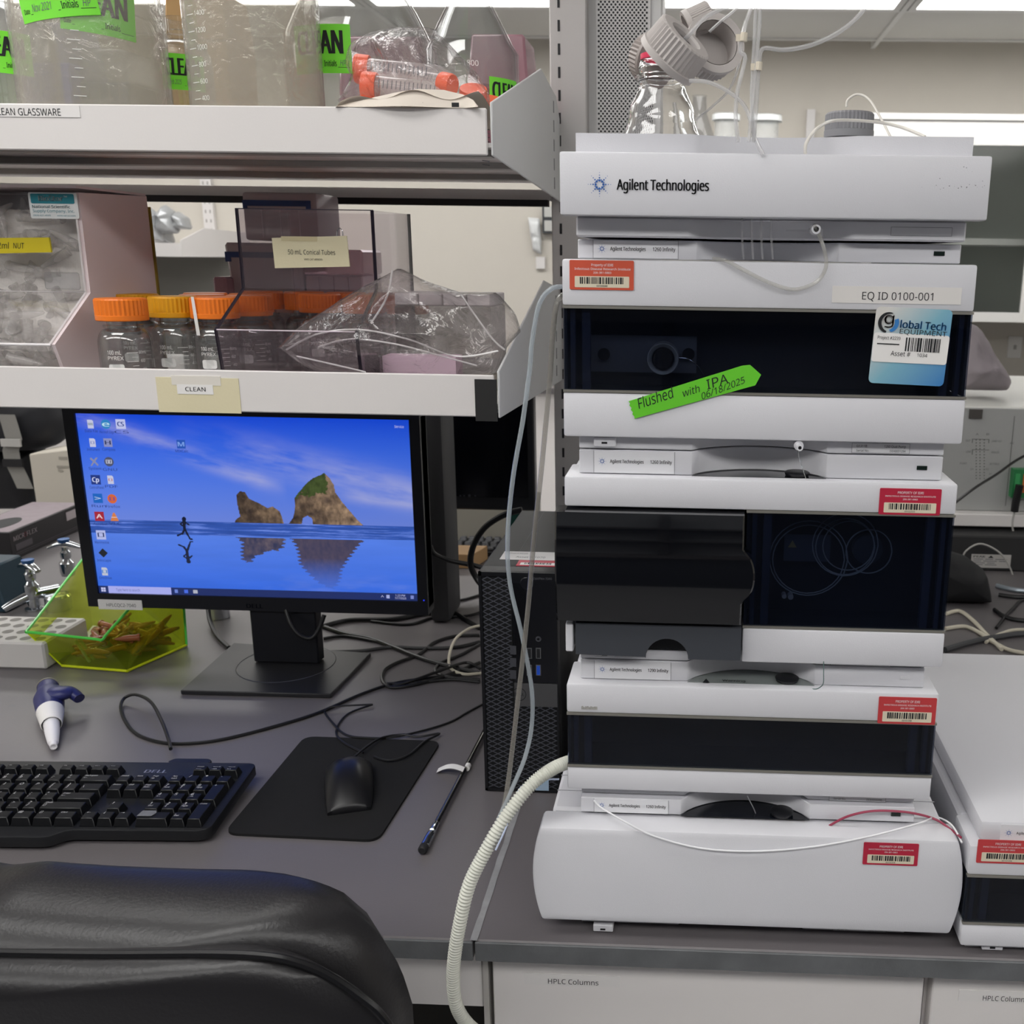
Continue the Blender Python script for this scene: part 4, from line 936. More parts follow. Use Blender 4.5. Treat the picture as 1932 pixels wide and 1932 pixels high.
yb_ = .60; zB = at(440, 560, y=yb_)
t = thing('tip_rack', 'lower grey tip rack with blue band, seen through the acrylic bin', 'rack', (-.51, .64, LZ), 'grey pipette tip racks with blue bands')
A = at(421, 457, y=yb_); B = at(567, 457, y=yb_)
obj('box', MB().hexa([(A.x+.010, yb_+.01, LZ), (B.x-.008, yb_+.01, LZ), (B.x-.008, .699, LZ), (A.x+.010, .699, LZ), (A.x, yb_, A.z), (B.x, yb_, A.z), (B.x, .699, A.z), (A.x, .699, A.z)]), GR, t, bevel=.004)
zb_ = at(424, 480, y=yb_).z; obj('blue_band', MB().box(A.x+.001, B.x-.02, yb_-.0005, yb_+.002, zb_-.004, zb_+.004).box(A.x+.001, A.x+.009, yb_-.0005, yb_+.002, zb_-.010, zb_-.004), BLU, t, 'blue latch band')
grey_rack('upper grey tip rack with blue band, stacked at the back under the upper shelf', 455, 603, 362, 455, .605, .09, 382)
def mag_rack(label, u0, u1, v0, v1, y, d):
    A = at(u0, v0, y=y); B = at(u1, v1, y=y); h = A.z-LZ
    t = thing('tip_rack', label, 'rack', ((A.x+B.x)/2, y+d/2, LZ), 'magenta and pink tip racks')
    obj('base', box(A.x, B.x, y, y+d, LZ, LZ+h*.50), MAG, t, bevel=.002)
    obj('rack_body', box(A.x+.001, B.x-.001, y+.001, y+d-.001, LZ+h*.505, LZ+h*.78), mat('pale_pink_rack', '#b49aa2', .4), t, bevel=.002)
    obj('lid', box(A.x-.001, B.x+.001, y-.001, y+d, LZ+h*.785, A.z), PINKF, t, bevel=.003)
    for k in range(1, 4): xx = A.x+(B.x-A.x)*k/4; obj('rib', box(xx-.0006, xx+.0006, y, y+.0012, LZ+h*.52, LZ+h*.77), mat('pink_rib', '#8f6f7a', .4), t)
mag_rack('magenta-based tip rack with pale lid right of the cream card', 570, 687, 470, 560, .605, .09)
mag_rack('small dark magenta tip rack at the left of the grey one', 402, 428, 522, 560, .58, .10)
# -- bag with a white tube rack in it, at the right end
CLR = mat('grey_clear_rack', '#8b8786', .25); 
t = thing('tube_rack', 'grey translucent tube rack with pale top, inside the bag on the lower shelf', 'rack', (-.16, .36, LZ))
A = at(742, 553, y=.33); B = at(925, 553, y=.33)
obj('body', box(A.x, B.x, .33, .42, LZ+.020, A.z-.014), film('smoked_rack', '#8f8c8c', rough=.1, haze=.45, hazecol='#7c7877'), t, bevel=.002)
for k in range(4): xx = A.x+(B.x-A.x)*k/4; obj('lid', box(xx+.0008, xx+(B.x-A.x)/4-.0008, .331, .42, A.z-.0135, A.z), mat('pale_lid', '#d6cfcf', .4), t, bevel=.001)
obj('base', box(A.x-.006, B.x, .325, .42, LZ+.0005, LZ+.0195), mat('cream_base', '#dcd3c6', .5), t, bevel=.001)
o = obj('pink_carton', box(at(722, 690, y=.285).x, at(860, 690, y=.285).x, .285, .318, LZ, at(760, 672, y=.285).z), mat('pale_pink_box', '#dbbfd0', .6)); tag(o, 'pale pink carton behind the lip under the bag, right half of the lower shelf', 'box')
o = thing('small_pouch', 'small dark translucent pouch standing beside the pink carton', 'pouch', (-.235, .275, LZ)); 
A = at(684, 670, y=.277); obj('pouch', box(A.x, at(717, 670, y=.277).x, .272, .284, LZ, A.z), film('dark_pouch', '#7d7880', haze=.35, hazecol='#4e4a54'), o, bevel=.002)
bg = thing('plastic_bag', 'crumpled clear plastic bag draped over the lip at the right end of the lower shelf', 'bag', (-.2, .27, LZ))
OUT = [(517, 655), (575, 610), (640, 565), (700, 530), (745, 505), (800, 528), (868, 552), (940, 552), (975, 592), (984, 625), (958, 655), (950, 690), (930, 706), (830, 712), (690, 704), (600, 700), (560, 678)]
P_ = [at(u, v, y=.275) for u, v in OUT]
BAG2 = film('bag_film_heavy', '#e6e0e1', ior=1.8, rough=.13, haze=.12, hazecol='#d8cfd0', bump=.8, bscale=22, absorb_edge=.3)
obj('film', MB().pillow([(q.x, max(q.z, LZ+.012)) for q in P_], .278, .044, amp=.020, fr=17, rings=18, seed=9, n=110), BAG2, bg, smooth=80)
g = MB()
for pts in ([(540, 660), (600, 630), (680, 622), (770, 640), (860, 672), (940, 662)], [(600, 655), (660, 640), (740, 648), (820, 668), (900, 690)], [(870, 556), (900, 600), (930, 640), (952, 660)], [(740, 510), (730, 560), (700, 610)], [(560, 672), (640, 690), (690, 702)]):
    g.tube([at(u, v, y=.236) for u, v in pts], .0011, 6, 6)
obj('crease', g, film('bag_crease', '#ffffff', ior=1.6, rough=.12, haze=.55, hazecol='#f6f2f2'), bg, 'bright folded creases', kind='stuff')
# ================================================================ SOLVENT BOTTLES, CAPS AND TUBING ON TOP
TZ = .6791
HG = mat('refracting_glass', '#ffffff', .0, trans=1.0, ior=1.45)
c = at(1248, 250, y=.10); cx = c.x
t = thing('solvent_bottle', 'clear ridged glass solvent bottle open at the neck, standing in the tray', 'bottle', (cx, .10, TZ))
def ridge(z): return .0011*math.sin(z*1500)
pr = [(0, 0), (.034, 0), (.0375, .004), (.0375, .060)]
for k in range(1, 11):
    a = k/10; pr.append((.0375-.0165*(a**1.25)+ridge(a*.05), .060+.055*a))
pr += [(.0215, .118), (.0245, .1195), (.0245, .1225), (.0205, .124), (.0205, .127), (.0213, .129), (.0205, .131), (.0205, .1345), (.0195, .1355)]
pr = pr+[(max(0, q-.0022), z+(.0025 if z < .01 else 0)) for q, z in pr][::-1]
obj('body', MB().lathe(pr, (cx, .10, TZ), 'z', 56), HG, t)
obj('pour_ring', MB().lathe([(.0196, .0), (.0196, .0045), (.0186, .0045), (.0186, 0), (.0196, 0)], (cx, .10, TZ+.1360), 'z', 36), mat('red_ring', '#d42a52', .4), t, 'red pouring ring')
CAPG = mat('grey_cap', '#b7b1ae', .5); CAPD = mat('dark_grey_cap', '#86868a', .5)
def tilted_cap(label, p, axis, R, H, m, hole=True, flange=True):
    M = Vector(axis).normalized().to_track_quat('Z', 'Y').to_matrix().to_4x4()
    t = thing('screw_cap', label, 'cap', p, 'loose screw caps on tubing')
    pr = [(R*.82, -H*.5), (R*1.10, -H*.5), (R*1.10, -H*.30), (-R*1.0, -H*.28), (-R*.96, H*.46), (R*.93, H*.5)]
    pr += [(R*.60, H*.5), (R*.56, H*.42), (R*.56, H*.30), (R*.80, H*.28), (R*.82, -H*.5)] if hole else [(0, H*.5)]
    obj('shell', MB().lathe(pr, p, 'z', 76, ribs=1, rib=R*.055, M=M), m, t, smooth=20)
    if hole: obj('liner', MB().lathe([(0, H*.05), (R*.78, H*.05), (R*.78, H*.10), (0, H*.10)], p, 'z', 32, M=M), mat('cap_liner', '#cfcfd6', .25), t, 'pale inner liner')
    else: obj('inner_lining', MB().lathe([(R*.80, -H*.5), (R*.80, H*.38), (0, H*.38)], p, 'z', 32, M=M), m, t)
    return t
pA = at(1276, 92, y=.030); tilted_cap('large grey ribbed screw cap with open centre, hanging over the solvent bottle', pA, (.64, -.34, .68), .0245, .026, CAPG)
pB = at(1342, 92, y=.075); tilted_cap('large grey ribbed screw cap tipped open side forward, behind the foremost cap', pB, (-.30, .80, -.22), .0235, .024, CAPG, hole=False)
pC = at(1318, 40, y=.09); tilted_cap('small grey ribbed cap highest of the hanging caps', pC, (.80, .1, .40), .0125, .024, CAPG, hole=False)
pD = at(1232, 112, y=.17); tilted_cap('grey cap half hidden behind the solvent bottle neck', pD, (-.5, .6, .3), .0225, .020, mat('brown_grey_cap', '#8f8682', .5), hole=False)
PT = film('clear_tubing', '#dcdde0', ior=1.5, rough=.1, haze=.50, hazecol='#f3f2f2', absorb_edge=.3); TW = mat('milky_tubing', '#e6e2da', .35)
def hose(label, pts, y, r=.0012, m=PT, sub=8, group='clear solvent tubing', zmin=None):
    P = []
    for q in pts:
        yy = q[2] if len(q) > 2 else y
        P.append(at(q[0], q[1], y=yy))
    o = obj('solvent_tube', MB().tube(P, r, 8, sub), m); tag(o, label, 'tube', group); return o
hose('clear tube entering the foremost hanging cap', [(1285, 82, .035), (1300, 66), (1335, 30), (1385, 8), (1440, -12), (1520, -120)], .02, .0016)
hose('clear tube rising past the small hanging cap', [(1338, 60), (1360, 40), (1390, 15), (1410, -15), (1440, -200)], .07, .0013)
hose('clear tube from the caps curving down to the tray, passing in front', [(1300, 152), (1340, 156), (1385, 180), (1410, 210), (1425, 262), (1440, 292)], -.0215, .0016)
hose('clear vertical tube with a kink beside the hanging caps, leftmost of the bundle', [(1440, -200), (1421, -10), (1405, 50), (1397, 95), (1406, 110), (1392, 170), (1388, 220), (1393, 268)], -.0215, .0016)
hose('clear vertical tube in the middle of the bundle', [(1446, -200), (1428, -10), (1424, 60), (1420, 140), (1418, 180), (1424, 265)], -.0215, .0014)
hose('clear vertical tube with paper collar, right of the bundle', [(1452, -200), (1436, -10), (1432, 60), (1424, 150), (1416, 230), (1413, 268)], -.0235, .0014)
hose('clear tube bending sharply out to the top right', [(1422, 268), (1428, 180), (1432, 120), (1440, 92), (1480, 94), (1530, 85), (1580, 62), (1620, 30), (1642, -10), (1690, -150)], -.022, .0017)
hose('thin clear tube looping behind the solvent bottle to the bundle', [(1310, 228), (1345, 200), (1375, 170), (1392, 130), (1400, 85), (1390, 75)], .12, .0011)
hose('milky tube arching over the grey-capped bottle', [(1519, 290, .001), (1522, 268, -.001), (1545, 240, .01), (1580, 227, .1), (1650, 230, .15), (1700, 240, .15), (1745, 258, .12)], 0, .0014, TW)
hose('milky tube looping up out of the grey cap', [(1597, 202, .33), (1600, 188, .33), (1618, 178, .33), (1640, 188, .32), (1660, 220, .30), (1682, 262, .28)], .33, .0013, TW)
for k, (u, v, dx) in enumerate(((1403, 70, 0), (1431, 125, 0))):
    p = at(u, v, y=-.0235); tag(obj('tube_marker', MB().tube([p+Vector((0, 0, -.003)), p+Vector((.0004, 0, .003))], .0028, 10, 1).box(p.x-.006, p.x-.002, p.y-.0005, p.y+.0005, p.z-.003, p.z+.002), mat('marker_cream', '#d8cfbd', .6)), ('cream marker collar on the kinked tube, the higher one' if k == 0 else 'cream marker collar on the right tube, the lower one'), 'marker')
for k, u in enumerate((1400, 1418, 1436, 1455)):
    hose('faint clear tube between the tray and the pump, %s of four' % ('leftmost', 'second', 'third', 'rightmost')[k], [(u, 412, -.003), (u, 432, -.003), (u+1, 460, .006), (u+3, 489, .006)], 0, .0010, film('faint_tubing', '#e8e8ea', haze=.22, hazecol='#e9e9ea', rough=.1), group='faint tubes below the tray')
hose('clear drain tube looping across the pump top from the spout', [(1536, 425, -.012), (1546, 445), (1556, 475), (1558, 505), (1540, 532), (1500, 546), (1455, 535), (1400, 508), (1370, 492), (1345, 488, .003)], -.0045, .0016, film('drain_tube', '#d6d5d0', haze=.45, hazecol='#cfcdc6', rough=.15))
# grey-capped bottle at the back of the tray
c = at(1602, 240, y=.33); t = thing('solvent_bottle', 'grey-capped glass bottle at the back right of the solvent tray', 'bottle', (c.x, .33, TZ))
obj('body', MB().lathe(bottle_profile(.031, .065, .018, .103, .02), (c.x, .33, TZ), 'z', 36), GLASS, t)
obj('cap', MB().lathe([(.0262, .0), (.0275, .0005), (.0275, .0075), (-.0258, .008), (-.0258, .0245), (.025, .0265), (0, .0266)], (c.x, .33, TZ+.0985), 'z', 76, ribs=1, rib=.0011), CAPD, t, 'dark grey ribbed cap', smooth=20)
# thin tubes on the column oven and floor hose
tag(obj('solvent_tube', MB().tube([at(1120, 1510, y=.004), at(1135, 1524, y=-.001), at(1175, 1548, y=-.0225), at(1230, 1576, y=-.0235), at(1320, 1600, y=-.024), at(1420, 1606, y=-.024), at(1530, 1598, y=-.0235), at(1640, 1578, y=-.0225), at(1735, 1553, y=-.021), at(1765, 1542, y=.02), at(1795, 1556, y=.0), at(1815, 1590, y=-.02)], .0009, 8), mat('white_tubing', '#e9e9ec', .3)), 'thin white tube sagging across the front of the column oven', 'tube')
tag(obj('solvent_tube', MB().tube([at(1563, 1559, y=.001), at(1600, 1540, y=-.004), at(1650, 1530, y=-.004), at(1715, 1533, y=.0), at(1765, 1546, y=.01), at(1795, 1566, y=.0), at(1813, 1580, y=-.018)], .0012, 8), mat('maroon_tubing', '#9a3a52', .4)), 'thin maroon tube arching from the column oven to the right instrument', 'tube')
g = MB(); HP = [at(u, v, y=y) for u, v, y in ((1072, 1438, .018), (1040, 1452, .0), (1000, 1483, -.015), (955, 1540, -.03), (915, 1608, -.042), (885, 1670, -.05), (868, 1740, -.052), (858, 1800, -.052), (855, 1850, -.05), (862, 1900, -.045), (885, 1935, -.03), (920, 1960, -.02))]
ho = thing('corrugated_hose', 'pale ribbed flexible hose drooping over the bench edge left of the stack', 'hose', HP[6])
N_ = 230
gg = MB(); gg.tube(HP, .0060, 12, 64, rfun=lambda t: 1+.12*math.cos(t*2*math.pi*125))
obj('ribbed_sleeve', gg, mat('ivory_hose', '#cfd0c6', .4), ho, smooth=80)
tag(obj('transparent_tube', MB().tube([at(u, v, y=y) for u, v, y in ((1062, 541, .03), (1040, 545, .02), (1017, 575, .02), (1003, 650, .02), (1000, 690, .02), (987, 790, .02), (968, 900, .02), (958, 1010, .02), (962, 1100, .02), (985, 1200, .015), (1003, 1300, .01), (1003, 1370, .01), (990, 1430, .0), (965, 1490, -.015), (935, 1560, -.035), (925, 1600, -.042))], .0021, 10, 8), film('bluish_tube', '#c9d3dc', haze=.55, hazecol='#cfd8de', rough=.2)), 'bluish translucent tube swinging down from the pump, leftmost of the two', 'tube')
tag(obj('transparent_tube', MB().tube([at(u, v, y=y) for u, v, y in ((1062, 556, .03), (1050, 575, .022), (1042, 640, .02), (1037, 720, .02), (1022, 880, .018), (1008, 1010, .015), (995, 1160, .010), (975, 1340, .0), (962, 1450, -.010), (953, 1510, -.02), (940, 1570, -.036), (930, 1598, -.042))], .0023, 10, 8), film('grey_tube', '#a9a7a3', haze=.55, hazecol='#a39f98', rough=.2)), 'greyer translucent tube hanging beside the bluish one', 'tube')
tag(obj('transparent_tube', MB().tube([at(u, v, y=y) for u, v, y in ((935, 1604, -.046), (955, 1560, -.036), (968, 1515, -.02), (985, 1484, -.01), (1020, 1472, .0), (1055, 1470, .004))], .0009, 8, 8), mat('pale_blue_tube', '#b9c4dc', .3)), 'very thin pale blue tube branching from the hose to the thermostat', 'tube')
# ================================================================ COMPUTER TOWER
X0, X1, YP, PH = -.1360, -.0434, .248, .2865
pc = thing('computer_tower', 'black small desktop computer with diamond mesh front, left of the instrument stack', 'computer', ((X0+X1)/2, .39, 0))
PCM = mat('pc_black', '#1a1a1c', .5, bump=.05, bscale=600)
obj('case', box(X0, X1, YP+.022, .54, .001, PH), PCM, pc, bevel=.001)
obj('bezel', MB().prism(rrect(X0, X1, .0015, PH+.0005, .002), 'y', YP+.002, YP+.0215), mat('pc_bezel', '#111216', .35), pc, bevel=.001)
XD = X0+.0395
def px(u, v): return at(u, v, y=YP)
lat = MB()
def lattice(x0, x1, z0, z1, y):
    pw_, ph_ = .0130, .0066
    k = -80
    out = []
    for s_ in (1, -1):
        for k in range(-60, 140):
            # line z = s*(ph/pw)*(x-x0)+k*ph
            m_ = s_*ph_/pw_; c0 = z0+k*ph_
            pts = []
            for x in (x0, x1):
                z = c0+m_*(x-x0)
                pts.append((x, z))
            (xa, za), (xb, zb_) = pts
            if za > zb_: (xa, za), (xb, zb_) = (xb, zb_), (xa, za)
            if zb_ < z0 or za > z1: continue
            if za < z0: xa = xa+(xb-xa)*(z0-za)/(zb_-za); za = z0
            if zb_ > z1: xb = xa+(xb-xa)*(z1-za)/(zb_-za); zb_ = z1
            if abs(zb_-za) < .001: continue
            d = Vector((xb-xa, 0, zb_-za)).normalized(); n_ = Vector((-d.z, 0, d.x))*.00055
            a_, b_ = Vector((xa, y, za)), Vector((xb, y, zb_))
            lat.face([a_-n_, b_-n_, b_+n_, a_+n_])
lattice(X0+.004, XD-.002, .006, PH-.006, YP-.0002); zsp = at(1000, 1330, y=YP).z
lattice(XD-.002, X1-.002, .006, zsp-.001, YP-.0002)
gp = MB(); gp.box(X0+.0035, XD-.001, YP+.0010, YP+.0020, .005, PH-.005); gp.box(XD-.001, X1-.002, YP+.0010, YP+.0020, .005, zsp)
obj('grille_back', gp, mat('grille_black', '#05060a', .8), pc, kind='stuff'); obj('mesh_grille', lat, mat('grille_grey', '#4a4c54', .45), pc, 'diamond wire mesh', kind='stuff', smooth=0)
fr = MB(); fr.box(X0, X0+.0035, YP-.001, YP+.002, .002, PH); fr.box(X0, X1, YP-.001, YP+.002, .002, .0055); fr.box(X0, X1, YP-.001, YP+.002, PH-.005, PH); fr.box(X1-.002, X1, YP-.001, YP+.002, .002, PH)
obj('bezel_frame', fr, mat('pc_bezel', '#111216', .35), pc)
zb0, zb1 = at(1000, 1332, y=YP).z, at(1000, 1289, y=YP).z
bd_ = obj('badge_band', box(XD, X1-.001, YP-.0015, YP+.002, zb0, zb1), mat('band_grey', '#5c5c5e', .35, metal=.5), pc, 'grey metal band with round maker badge')
cb = px(980, 1309); b_ = MB(); 
for k in range(40):
    a0_, a1_ = 2*math.pi*k/40, 2*math.pi*(k+1)/40
    b_.face([(cb.x+.0085*math.cos(a0_), YP-.0017, cb.z+.0085*math.sin(a0_)), (cb.x+.0085*math.cos(a1_), YP-.0017, cb.z+.0085*math.sin(a1_)), (cb.x+.0077*math.cos(a1_), YP-.0017, cb.z+.0077*math.sin(a1_)), (cb.x+.0077*math.cos(a0_), YP-.0017, cb.z+.0077*math.sin(a0_))])
obj('badge_ring', b_, INK, bd_, smooth=0); obj('lettering', letters([('DELL', cb.x-.0062, cb.z-.0016, .0034, .0124, .04, 0)], flat(YP-.0018)), INK, bd_)
up_ = obj('port_panel', box(XD, X1-.002, YP-.0005, YP+.002, zb1+.001, PH-.005), mat('port_panel_black', '#101116', .3), pc)
dv = obj('disc_drive', box(XD+.001, XD+.0165, YP-.0010, YP-.0004, zb1+.006, at(975, 1100, y=YP).z), mat('drive_black', '#0b0c10', .25), up_, 'vertical slim disc drive')
for (u0, u1, v0, v1, m_) in ((963, 974, 1218, 1234, None), (963, 974, 1241, 1257, None), (963, 974, 1264, 1280, None)):
    a_, b2 = px(u0, v1), px(u1, v0); obj('drive_mark', box(a_.x, b2.x, YP-.0013, YP-.0010, a_.z, b2.z), mat('drive_mark_grey', '#3f4046', .5), dv)
USBK = mat('usb_metal', '#8c8d90', .3, metal=.8)
for (u, v, blue) in ((1016, 1232, 0), (999, 1232, 0), (1016, 1264, 1), (999, 1264, 0)):
    c_ = px(u, v); o = obj('usb_port', box(c_.x-.0030, c_.x+.0030, YP-.0012, YP-.0004, c_.z-.0068, c_.z+.0068), USBK, up_, 'upright USB port'); obj('usb_tongue', box(c_.x-.0020, c_.x+.0020, YP-.0014, YP-.0010, c_.z-.0058, c_.z+.0058), mat('usb_blue', '#1f4fc0', .4) if blue else INK, o)
c_ = px(1016, 1205); obj('audio_jack', MB().lathe([(.0016, 0), (.0034, 0), (.0034, .0012), (.0016, .0012)], (c_.x, YP-.0004, c_.z), 'y', 20), mat('drive_mark_grey', '#3f4046', .5), up_)
c_ = px(994, 1101); obj('power_button', MB().lathe([(0, .0008), (.0074, .0008), (.0082, 0)], (c_.x, YP-.0005, c_.z), 'y', 32), mat('button_black', '#16171c', .2), up_, 'round power button')
p = px(1006, 1093); obj('lettering', letters([('OptiPlex 7040', p.x, p.z, .0028, .0220, 0, 0)], flat(YP-.0008)), mat('dim_lettering', '#5e5f64', .5), up_)
zt_ = PH+.0006
o = obj('asset_label', box(at(938, 1052, z=zt_).x+.004, X1-.001, .298, .331, PH, zt_), PAPER, pc, 'white asset label'); 
obj('lettering', letters([('Project #2239', X0+.024, .320, .0040, .022, 0, 0), ('Asset # 1070', X0+.034, .304, .0062, .036, 0, 0)], lambda u, v: Vector((u, v, zt_+.0003))), GREYINK, o)
o = obj('property_sticker', box(X0+.040, X1-.001, .273, .2955, PH, zt_), mat('property_red', '#b3263f', .4), pc, 'crimson property sticker')
obj('barcode_field', box(X0+.044, X1-.005, .276, .285, zt_, zt_+.0003), PAPER, o); obj('barcode', rects(barcode(X0+.049, X1-.010, .278, .284, 4, 26), lambda u, v: Vector((u, v, zt_+.0005))), INK, o)
c_ = px(1022, 1478); obj('processor_sticker', box(c_.x-.008, c_.x+.009, YP-.0016, YP-.0012, c_.z-.009, c_.z+.009), mat('intel_blue', '#9fb6cc', .3), pc, 'small pale blue square sticker')
obj('seam_line', box(at(983, 1035, z=PH).x, at(983, 1035, z=PH).x+.0006, .332, .54, PH, PH+.0002), mat('drive_mark_grey', '#3f4046', .5), pc)
# ================================================================ MONITOR
YM = .60
def mp(u, v): return at(u, v, y=YM)
TLs, TRs, BLs, BRs = mp(165, 1118), mp(782, 1123), mp(188, 1122), mp(789, 1130)
sx0, sx1 = BLs.x, BRs.x; sz0 = (BLs.z+BRs.z)/2; SW = sx1-sx0; SH = SW*9/16; sz1 = sz0+SH
mon = thing('monitor', 'black framed desktop monitor showing a blue beach wallpaper, under the lower shelf', 'monitor', ((sx0+sx1)/2, .63, 0))
BZ = mat('bezel_black', '#14151b', .4, bump=.04, bscale=900)
bx0, bx1, bz0, bz1 = sx0-.018, sx1+.016, sz0-.022, min(sz1+.016, .4735-.004)
bz1 = sz1+.014
bb = MB(); bb.box(bx0, sx0, YM-.004, YM+.03, bz0, bz1); bb.box(sx1, bx1, YM-.004, YM+.03, bz0, bz1); bb.box(sx0, sx1, YM-.004, YM+.03, bz0, sz0); bb.box(sx0, sx1, YM-.004, YM+.03, sz1, bz1)
obj('bezel', MB().prism(rrect(bx0, bx1, bz0, bz1, .010), 'y', YM+.0005, YM+.034), BZ, mon, bevel=.002)
obj('bezel_frame', bb, BZ, mon)
obj('rear_housing', box(bx0+.06, bx1-.06, YM+.035, YM+.062, bz0+.05, bz1-.03), BZ, mon, bevel=.01)
def fbm(X, Y, seed, octs=5, f0=3.0):
    rg = np.random.RandomState(seed); out = np.zeros_like(X); a = 1.0; f = f0
    for _ in range(octs):
        G = rg.rand(64, 64); xi = X*f; yi = Y*f; x0_ = np.floor(xi).astype(int); y0_ = np.floor(yi).astype(int); fx = xi-x0_; fy = yi-y0_
        fx = fx*fx*(3-2*fx); fy = fy*fy*(3-2*fy); g = lambda i, j: G[i % 64, j % 64]
        out += a*((g(x0_, y0_)*(1-fx)+g(x0_+1, y0_)*fx)*(1-fy)+(g(x0_, y0_+1)*(1-fx)+g(x0_+1, y0_+1)*fx)*fy); a *= .55; f *= 2.1
    return out/2.1
def inpoly(X, Y, P):
    r = np.zeros(X.shape, bool); n_ = len(P)
    for i in range(n_):
        (x0_, y0_), (x1_, y1_) = P[i], P[(i+1) % n_]
        if y0_ == y1_: continue
        c_ = ((Y > min(y0_, y1_)) & (Y <= max(y0_, y1_))) & (X < (x1_-x0_)*(Y-y0_)/(y1_-y0_)+x0_); r ^= c_
    return r
NX, NYs = 560, 316
gx, gy = np.meshgrid((np.arange(NX)+.5)/NX, (np.arange(NYs)+.5)/NYs)   # gy from the bottom
HZ = .420                                                             # horizon
def C(h): return np.array(lin(h))
img = np.zeros((NYs, NX, 3))
tsky = np.clip((gy-HZ)/(1-HZ), 0, 1)[..., None]
sky = C('#6a84dc')*(1-tsky)**2+C('#3f78ee')*2*tsky*(1-tsky)+C('#0f45d4')*tsky**2
sky = sky*(1+.12*(gx[..., None]-.5)*-1)
c1_ = fbm(gx*1.2+gy*.9, gy*3.4+gx*.9, 5); c2_ = fbm(gx*2.5, gy*5+gx*1.5, 8)
band1 = np.exp(-((gy-(1.02-.42*gx))/.085)**2)*np.clip((gx-.28)*3, 0, 1); band2 = np.exp(-((gy-(.99-.62*gx))/.045)**2)*np.clip((.62-gx)*12, 0, 1)
band3 = np.exp(-((gy-(.66-.10*gx))/.035)**2)*np.clip((gx-.76)*10, 0, 1)*.8
cl_ = np.clip((c1_*.6+c2_*.5-.36)*3.2, 0, 1)*np.clip(band1+band2+band3, 0, 1)
img[:] = sky*(1-.55*cl_[..., None])+C('#b9b9dc')*.55*cl_[..., None]
sea = gy < HZ
sn = fbm(gx*3, gy*60, 12)
seac = C('#3258b4')[None, None]*(.5+.9*sn[..., None])+C('#a5b6e6')*np.clip(sn[..., None]-.55, 0, 1)*1.4
img = np.where((sea & (gy > .345))[..., None], seac, img)
beach = gy <= .345
refl = img[np.clip((2*.345*NYs-np.arange(NYs)).astype(int), 0, NYs-1)]
bt = np.clip(gy/.345, 0, 1)[..., None]
bc_ = (C('#2f67e0')*(1-bt)+C('#5580e8')*bt)*(.92+.16*fbm(gx*2, gy*9, 3)[..., None])
cr_ = np.clip(fbm(gx*2, gy*6, 21)-.5, 0, 1)*2*np.exp(-((gy-.06)/.07)**2)*(gx > .3)
bc_ = bc_*(1-.4*cr_[..., None])+C('#93a2dd')*.4*cr_[..., None]
img = np.where(beach[..., None], bc_, img)
R1 = [(.449, HZ), (.455, .44), (.468, .455), (.463, .52), (.462, .575), (.475, .595), (.49, .59), (.50, .555), (.53, .53), (.555, .505), (.570, .515), (.590, .49), (.596, .46), (.600, HZ)]
R2_ = [(.615, HZ), (.63, .455), (.638, .50), (.640, .565), (.655, .60), (.685, .655), (.70, .675), (.725, .695), (.735, .705), (.75, .68), (.762, .64), (.765, .60), (.785, .545), (.805, .50), (.825, .455), (.845, HZ)]
ARCH = [(.655, HZ), (.660, .455), (.675, .468), (.688, .455), (.690, HZ)]
rn = fbm(gx*14, gy*9, 31); rv = fbm(gx*40, gy*14, 33)
for P, lt in ((R1, .9), (R2_, 1.15)):
    mk_ = inpoly(gx, gy, P)
    if P is R2_: mk_ &= ~inpoly(gx, gy, ARCH)
    rc = (C('#3a3032')*(1-rn[..., None])+C('#b09376')*rn[..., None]**1.3)*(.25+1.15*rv[..., None])*lt*(.55+.9*np.clip((gx[..., None]-(.45 if P is R1 else .62))/.2, 0, 1))*.8
    if P is R2_:
        gm = (gy > .53+.10*rn) & (gx < .715+.04*rn) & (gx < .66+(gy-.56)*.75+.03*rn+.045)
        rc = np.where(gm[..., None], C('#46552c')*(.3+1.0*rv[..., None]), rc)
    img = np.where(mk_[..., None], rc, img)
    PR = [(x, .345-(z-HZ)*(1.02 if P is R2_ else .85)) for x, z in P]
    mr_ = inpoly(gx+.006*np.sin(gy*300), gy, PR) & (gy < .34)
    fd = np.clip((gy-.03)/.2, 0, 1)[..., None]
    img = np.where(mr_[..., None], (rc if P is R1 else C('#5e4a3c')*(.4+.9*rv[..., None]))*.6*fd+img*(1-fd*.9), img)
# runner and reflection
def seg(x0_, z0_, x1_, z1_, w_):
    dx, dz = (x1_-x0_)*16/9, z1_-z0_; L2 = dx*dx+dz*dz
    t_ = np.clip((((gx-x0_)*16/9)*dx+(gy-z0_)*dz)/L2, 0, 1)
    return (((gx-x0_)*16/9-t_*dx)**2+((gy-z0_)-t_*dz)**2) < w_*w_
RUN = [(.293, .432, .2935, .434, .0115), (.293, .425, .292, .375, .0085), (.288, .415, .280, .405, .004), (.280, .405, .290, .392, .004), (.297, .415, .306, .402, .004), (.292, .375, .284, .352, .006), (.284, .352, .268, .340, .0045), (.293, .375, .300, .345, .006), (.300, .345, .306, .322, .0045), (.306, .322, .312, .321, .004)]
rm = np.zeros(gx.shape, bool); rr_ = rm.copy()
for s_ in RUN:
    rm |= seg(*s_); rr_ |= seg(s_[0], .320-(s_[1]-.320)-.012, s_[2], .320-(s_[3]-.320)-.012, s_[4])
img = np.where(rm[..., None], C('#101830'), img); img = np.where(rr_[..., None], C('#16203e'), img)
